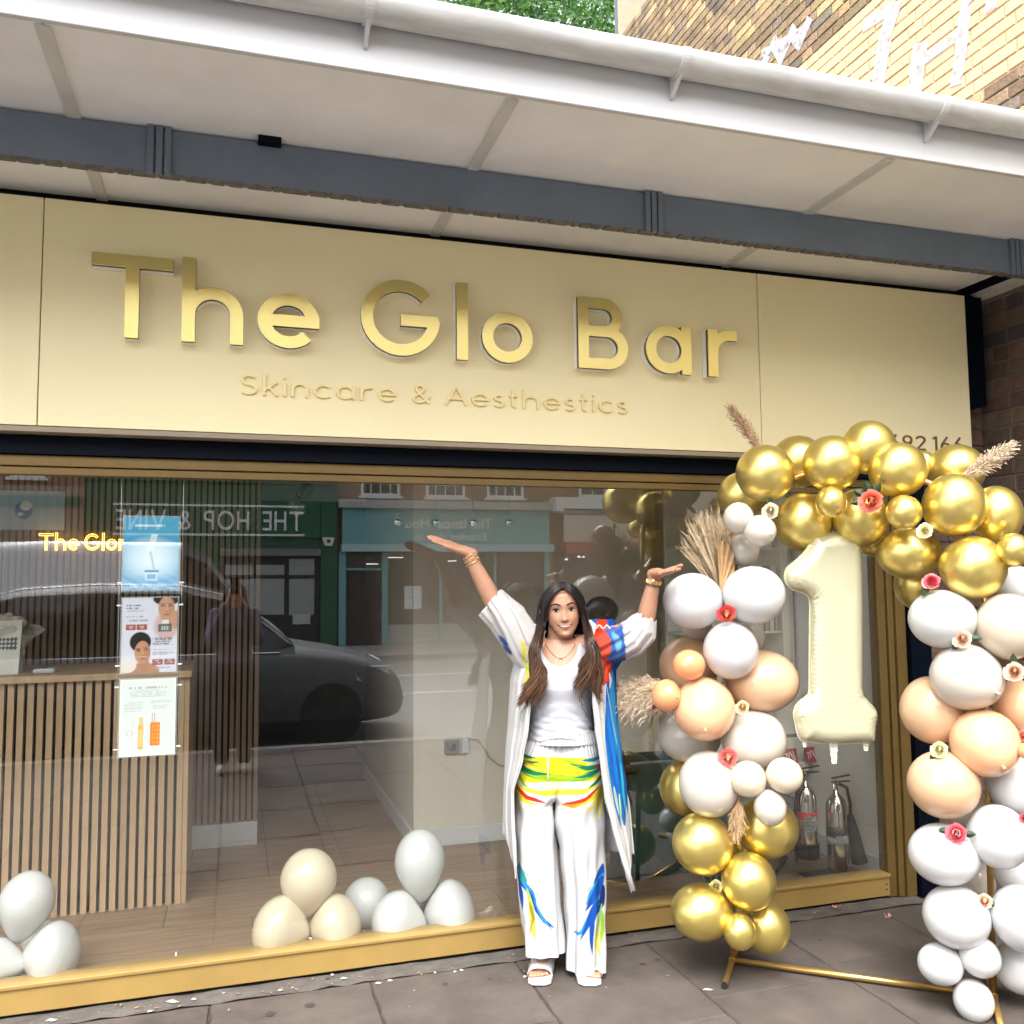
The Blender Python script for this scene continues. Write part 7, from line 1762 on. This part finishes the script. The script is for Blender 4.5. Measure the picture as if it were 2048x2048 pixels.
# --- white slide sandals
M_SAN = mat('white_leather', (.50, .49, .48), .38)
for s in (-1, 1):
    fx = s*.078; tw = s*.02
    so_ = MB(); pr = [(-.040, .075), (-.034, .09), (.034, .09), (.040, .075), (.036, 0), (.046, -.08), (.044, -.125), (.022, -.142), (-.026, -.142), (-.046, -.122), (-.047, -.08), (-.036, 0)]
    sh_ = lambda p: (fx+p[0]*1.0+tw*max(0, (.05-p[1])/.19), p[1])
    v = [(*sh_(p), .004) for p in pr]+[(*sh_(p), .024) for p in pr]; k = len(pr)
    so_.add(v, [tuple(range(k))[::-1], tuple(range(k, 2*k))]+[(i, (i+1) % k, k+(i+1) % k, k+i) for i in range(k)])
    sl = so_.build('sandal_sole', M_SAN, person, bevel=.003)
    st2 = MB(); rows = []
    for j in range(9):
        t = j/8; y = -.005-.085*t; row = []
        for i in range(17):
            a = PI*i/16; row.append((fx+tw*(.5+.5*t)+.0485*math.cos(a), y-.012*math.sin(a)*(t*2-1), .018+(.062-.020*t)*math.sin(a)**.75))
        rows.append(row)
    st2.grid(rows, 1, 1); o = st2.build('sandal_strap', M_SAN, person, smooth=True, normals=False); o.modifiers.new('s', 'SOLIDIFY').thickness = .004

# bring the figure to its final build: a little broader, waist lower, same standing height
for ch in list(person.children):
    me = ch.data; n = len(me.vertices)
    if ch.location.length > 1e-6 or me.get('fitted'): continue
    V = np.empty(n*3); me.vertices.foreach_get('co', V); V = V.reshape(-1, 3); z15 = 1.62-336*K; V[:, :2] *= 1.05
    V[:, 2] = np.where(V[:, 2] > z15, 1.62-(1.62-V[:, 2])*1.05, V[:, 2]*(1.62-(1.62-z15)*1.05)/z15); me.vertices.foreach_set('co', V.ravel()); me['fitted'] = 1; me.update()

# ------------------------------------------------------------------ the person taking the photograph (seen only reflected)
ph = empty('person', 'photographer in lilac jumper and dark trousers holding up a phone, seen only as a reflection', 'person', (.0, -.44, 0), PI+.0)
pb_ = MB()
loft(pb_, [(.80, 0, 0, .15, .10), (.95, 0, 0, .14, .10), (1.08, 0, 0, .125, .09), (1.25, 0, 0, .15, .11), (1.36, 0, 0, .15, .08), (1.41, 0, .0, .08, .06)], 28)
capsule(pb_, (0, .015, 1.38), .052, (0, .0, 1.47), .048, 16)
for s in (-1, 1):
    sh2 = Vector((s*.16, 0, 1.37)); el = Vector((s*.20, -.10, 1.14)); wr = Vector((s*.045, -.28, 1.50)); capsule(pb_, (s*.05, 0, 1.36), .05, sh2, .05); capsule(pb_, sh2, .048, el, .040); capsule(pb_, el, .038, wr, .024)
    hand(pb_, wr, (-s*.1, -.25, 1), (-s*.8, .2, 0), 1, L_=.15, spread=.05, curl=.25)
    capsule(pb_, (s*.085, 0, .86), .085, (s*.09, 0, .48), .055); capsule(pb_, (s*.09, 0, .48), .052, (s*.09, .02, .1), .036); capsule(pb_, (s*.09, .05, .05), .034, (s*.10, -.11, .035), .028)
head_mesh(pb_, (0, 0, 1.53)); remesh(pb_, 'body', M_SKIN2, .007, ph, 2)
hb = MB().ell((0, .025, 1.56), .088, .105, .10, 20, 12); 
for k in range(40):
    a = PI*k/39; hb.tube([(.08*math.cos(a), .03+.07*math.sin(a), 1.60), (.10*math.cos(a), .03+.08*math.sin(a), 1.48), (.10*math.cos(a), .05+.07*math.sin(a), 1.33)], [.012, .012, .006], 6)
hb.build('hair', mat('brown_hair', (.03, .018, .012), .5), ph, smooth=True)
jm = MB(); loft(jm, [(.94, 0, 0, .165, .125), (1.0, 0, 0, .155, .115), (1.12, 0, 0, .15, .11), (1.26, 0, 0, .168, .125), (1.37, 0, 0, .165, .09), (1.42, 0, 0, .085, .065)], 32)
for s in (-1, 1):
    sh2 = Vector((s*.16, 0, 1.37)); el = Vector((s*.20, -.10, 1.14)); wr = Vector((s*.07, -.25, 1.44)); capsule(jm, (s*.05, 0, 1.35), .055, sh2, .058); capsule(jm, sh2, .058, el, .055); capsule(jm, el, .055, wr, .040)
remesh(jm, 'jumper', mat('lilac_knit', (.11, .10, .17), .85, bump=.3, bscale=80), .009, ph, 3)
tm = MB(); loft(tm, [(.78, 0, 0, .16, .115), (.90, 0, 0, .165, .12), (1.0, 0, 0, .15, .108)], 30)
for s in (-1, 1): capsule(tm, (s*.085, 0, .84), .098, (s*.095, 0, .45), .075); capsule(tm, (s*.095, 0, .45), .075, (s*.095, .01, .12), .065)
remesh(tm, 'trousers', mat('dark_denim', (.02, .022, .03), .85), .01, ph, 3)
for s in (-1, 1):
    sh3 = MB(); capsule(sh3, (s*.09, .05, .045), .042, (s*.10, -.12, .038), .036); sh3.v = [(a, b, max(c_, .002)) for a, b, c_ in sh3.v]; sh3.build('shoe', mat('white_trainer', (.7, .7, .68), .5), ph, smooth=True)
tag(MB().box(-.037, .037, -.045, -.036, 1.545, 1.695).build('phone', mat('phone_black', (.01, .01, .012), .2), None, bevel=.003), 'black phone held up by the photographer, seen only as a reflection', 'phone')
# ================================================================== TREE BEHIND THE ROOF
random.seed(31)
tr = empty('tree', 'leafy green tree standing behind the shop roof', 'tree', (2.0, 15.0, 0))
tk = MB().tube([(2, 15, 0), (2.1, 15, 3), (1.9, 15.1, 6), (2.0, 15, 9)], [.3, .24, .18, .1], 12)
brs = []
for k in range(16):
    a = random.uniform(0, 2*PI); z0 = random.uniform(3.6, 8.2); L_ = random.uniform(1.6, 3.2); d = Vector((math.cos(a), math.sin(a), random.uniform(.25, .8)))
    p0 = Vector((2, 15, z0)); pts = [p0, p0+d*L_*.4+Vector((0, 0, .1)), p0+d*L_*.75+Vector((0, 0, .05)), p0+d*L_]; tk.tube(pts, [.09, .06, .035, .012], 7); brs.append(pts)
spart(tk.build('trunk', mat('bark', (.10, .075, .05), .9, var=.3, bump=.5), None, smooth=True), tr)
cr_ = MB()
clumps = []
for pts in brs:
    for q in pts[1:]:
        for _ in range(3): clumps.append((q+Vector((random.gauss(0, .5), random.gauss(0, .5), random.gauss(0, .45))), random.uniform(.35, .75)))
for (px, py) in ((905, -20), (960, 10), (1010, 18), (1060, 25), (1110, 30), (1160, 45), (1200, 55), (1215, 20), (1175, 10), (1130, -15), (1080, -10), (1030, -20), (985, -25), (940, -15), (1230, -15)):
    for _ in range(3): clumps.append((P(px, py, random.uniform(13.6, 16))+Vector((random.gauss(0, .15), 0, random.gauss(0, .15))), random.uniform(.3, .5)))
for (c, R_) in clumps:
    n = int(130*R_/.5)
    for _ in range(n):
        v = Vector((random.gauss(0, 1), random.gauss(0, 1), random.gauss(0, 1))).normalized()*R_*random.random()**.4; v.z *= .75; p = c+v
        a, b = Vector((random.gauss(0, 1), random.gauss(0, 1), random.gauss(0, .6))).normalized(), Vector((random.gauss(0, 1), random.gauss(0, 1), random.gauss(0, 1))).normalized(); b = a.cross(b).normalized()
        L_ = random.uniform(.05, .085); cr_.add([p-a*L_, p+b*L_*.42, p+a*L_, p-b*L_*.42], [(0, 1, 2, 3)], random.choice((0, 0, 1, 2)))
def leafm(nm, col):
    m = mat(nm, col, .5); b = m.node_tree.nodes['Principled BSDF']; b.inputs['Subsurface Weight'].default_value = 0; b.inputs['Transmission Weight'].default_value = .0
    n = m.node_tree.nodes; l = m.node_tree.links; t = n.new('ShaderNodeBsdfTranslucent'); t.inputs[0].default_value = (col[0]*1.6, col[1]*1.5, col[2], 1); mx = n.new('ShaderNodeMixShader'); mx.inputs[0].default_value = .4
    o = [x for x in n if x.type == 'OUTPUT_MATERIAL'][0]; l.new(b.outputs[0], mx.inputs[1]); l.new(t.outputs[0], mx.inputs[2]); l.new(mx.outputs[0], o.inputs[0]); return m
spart(cr_.build('crown', [leafm('leaf_green', (.05, .13, .035)), leafm('leaf_light', (.10, .22, .06)), leafm('leaf_dark', (.025, .07, .025))], None, normals=False), tr)
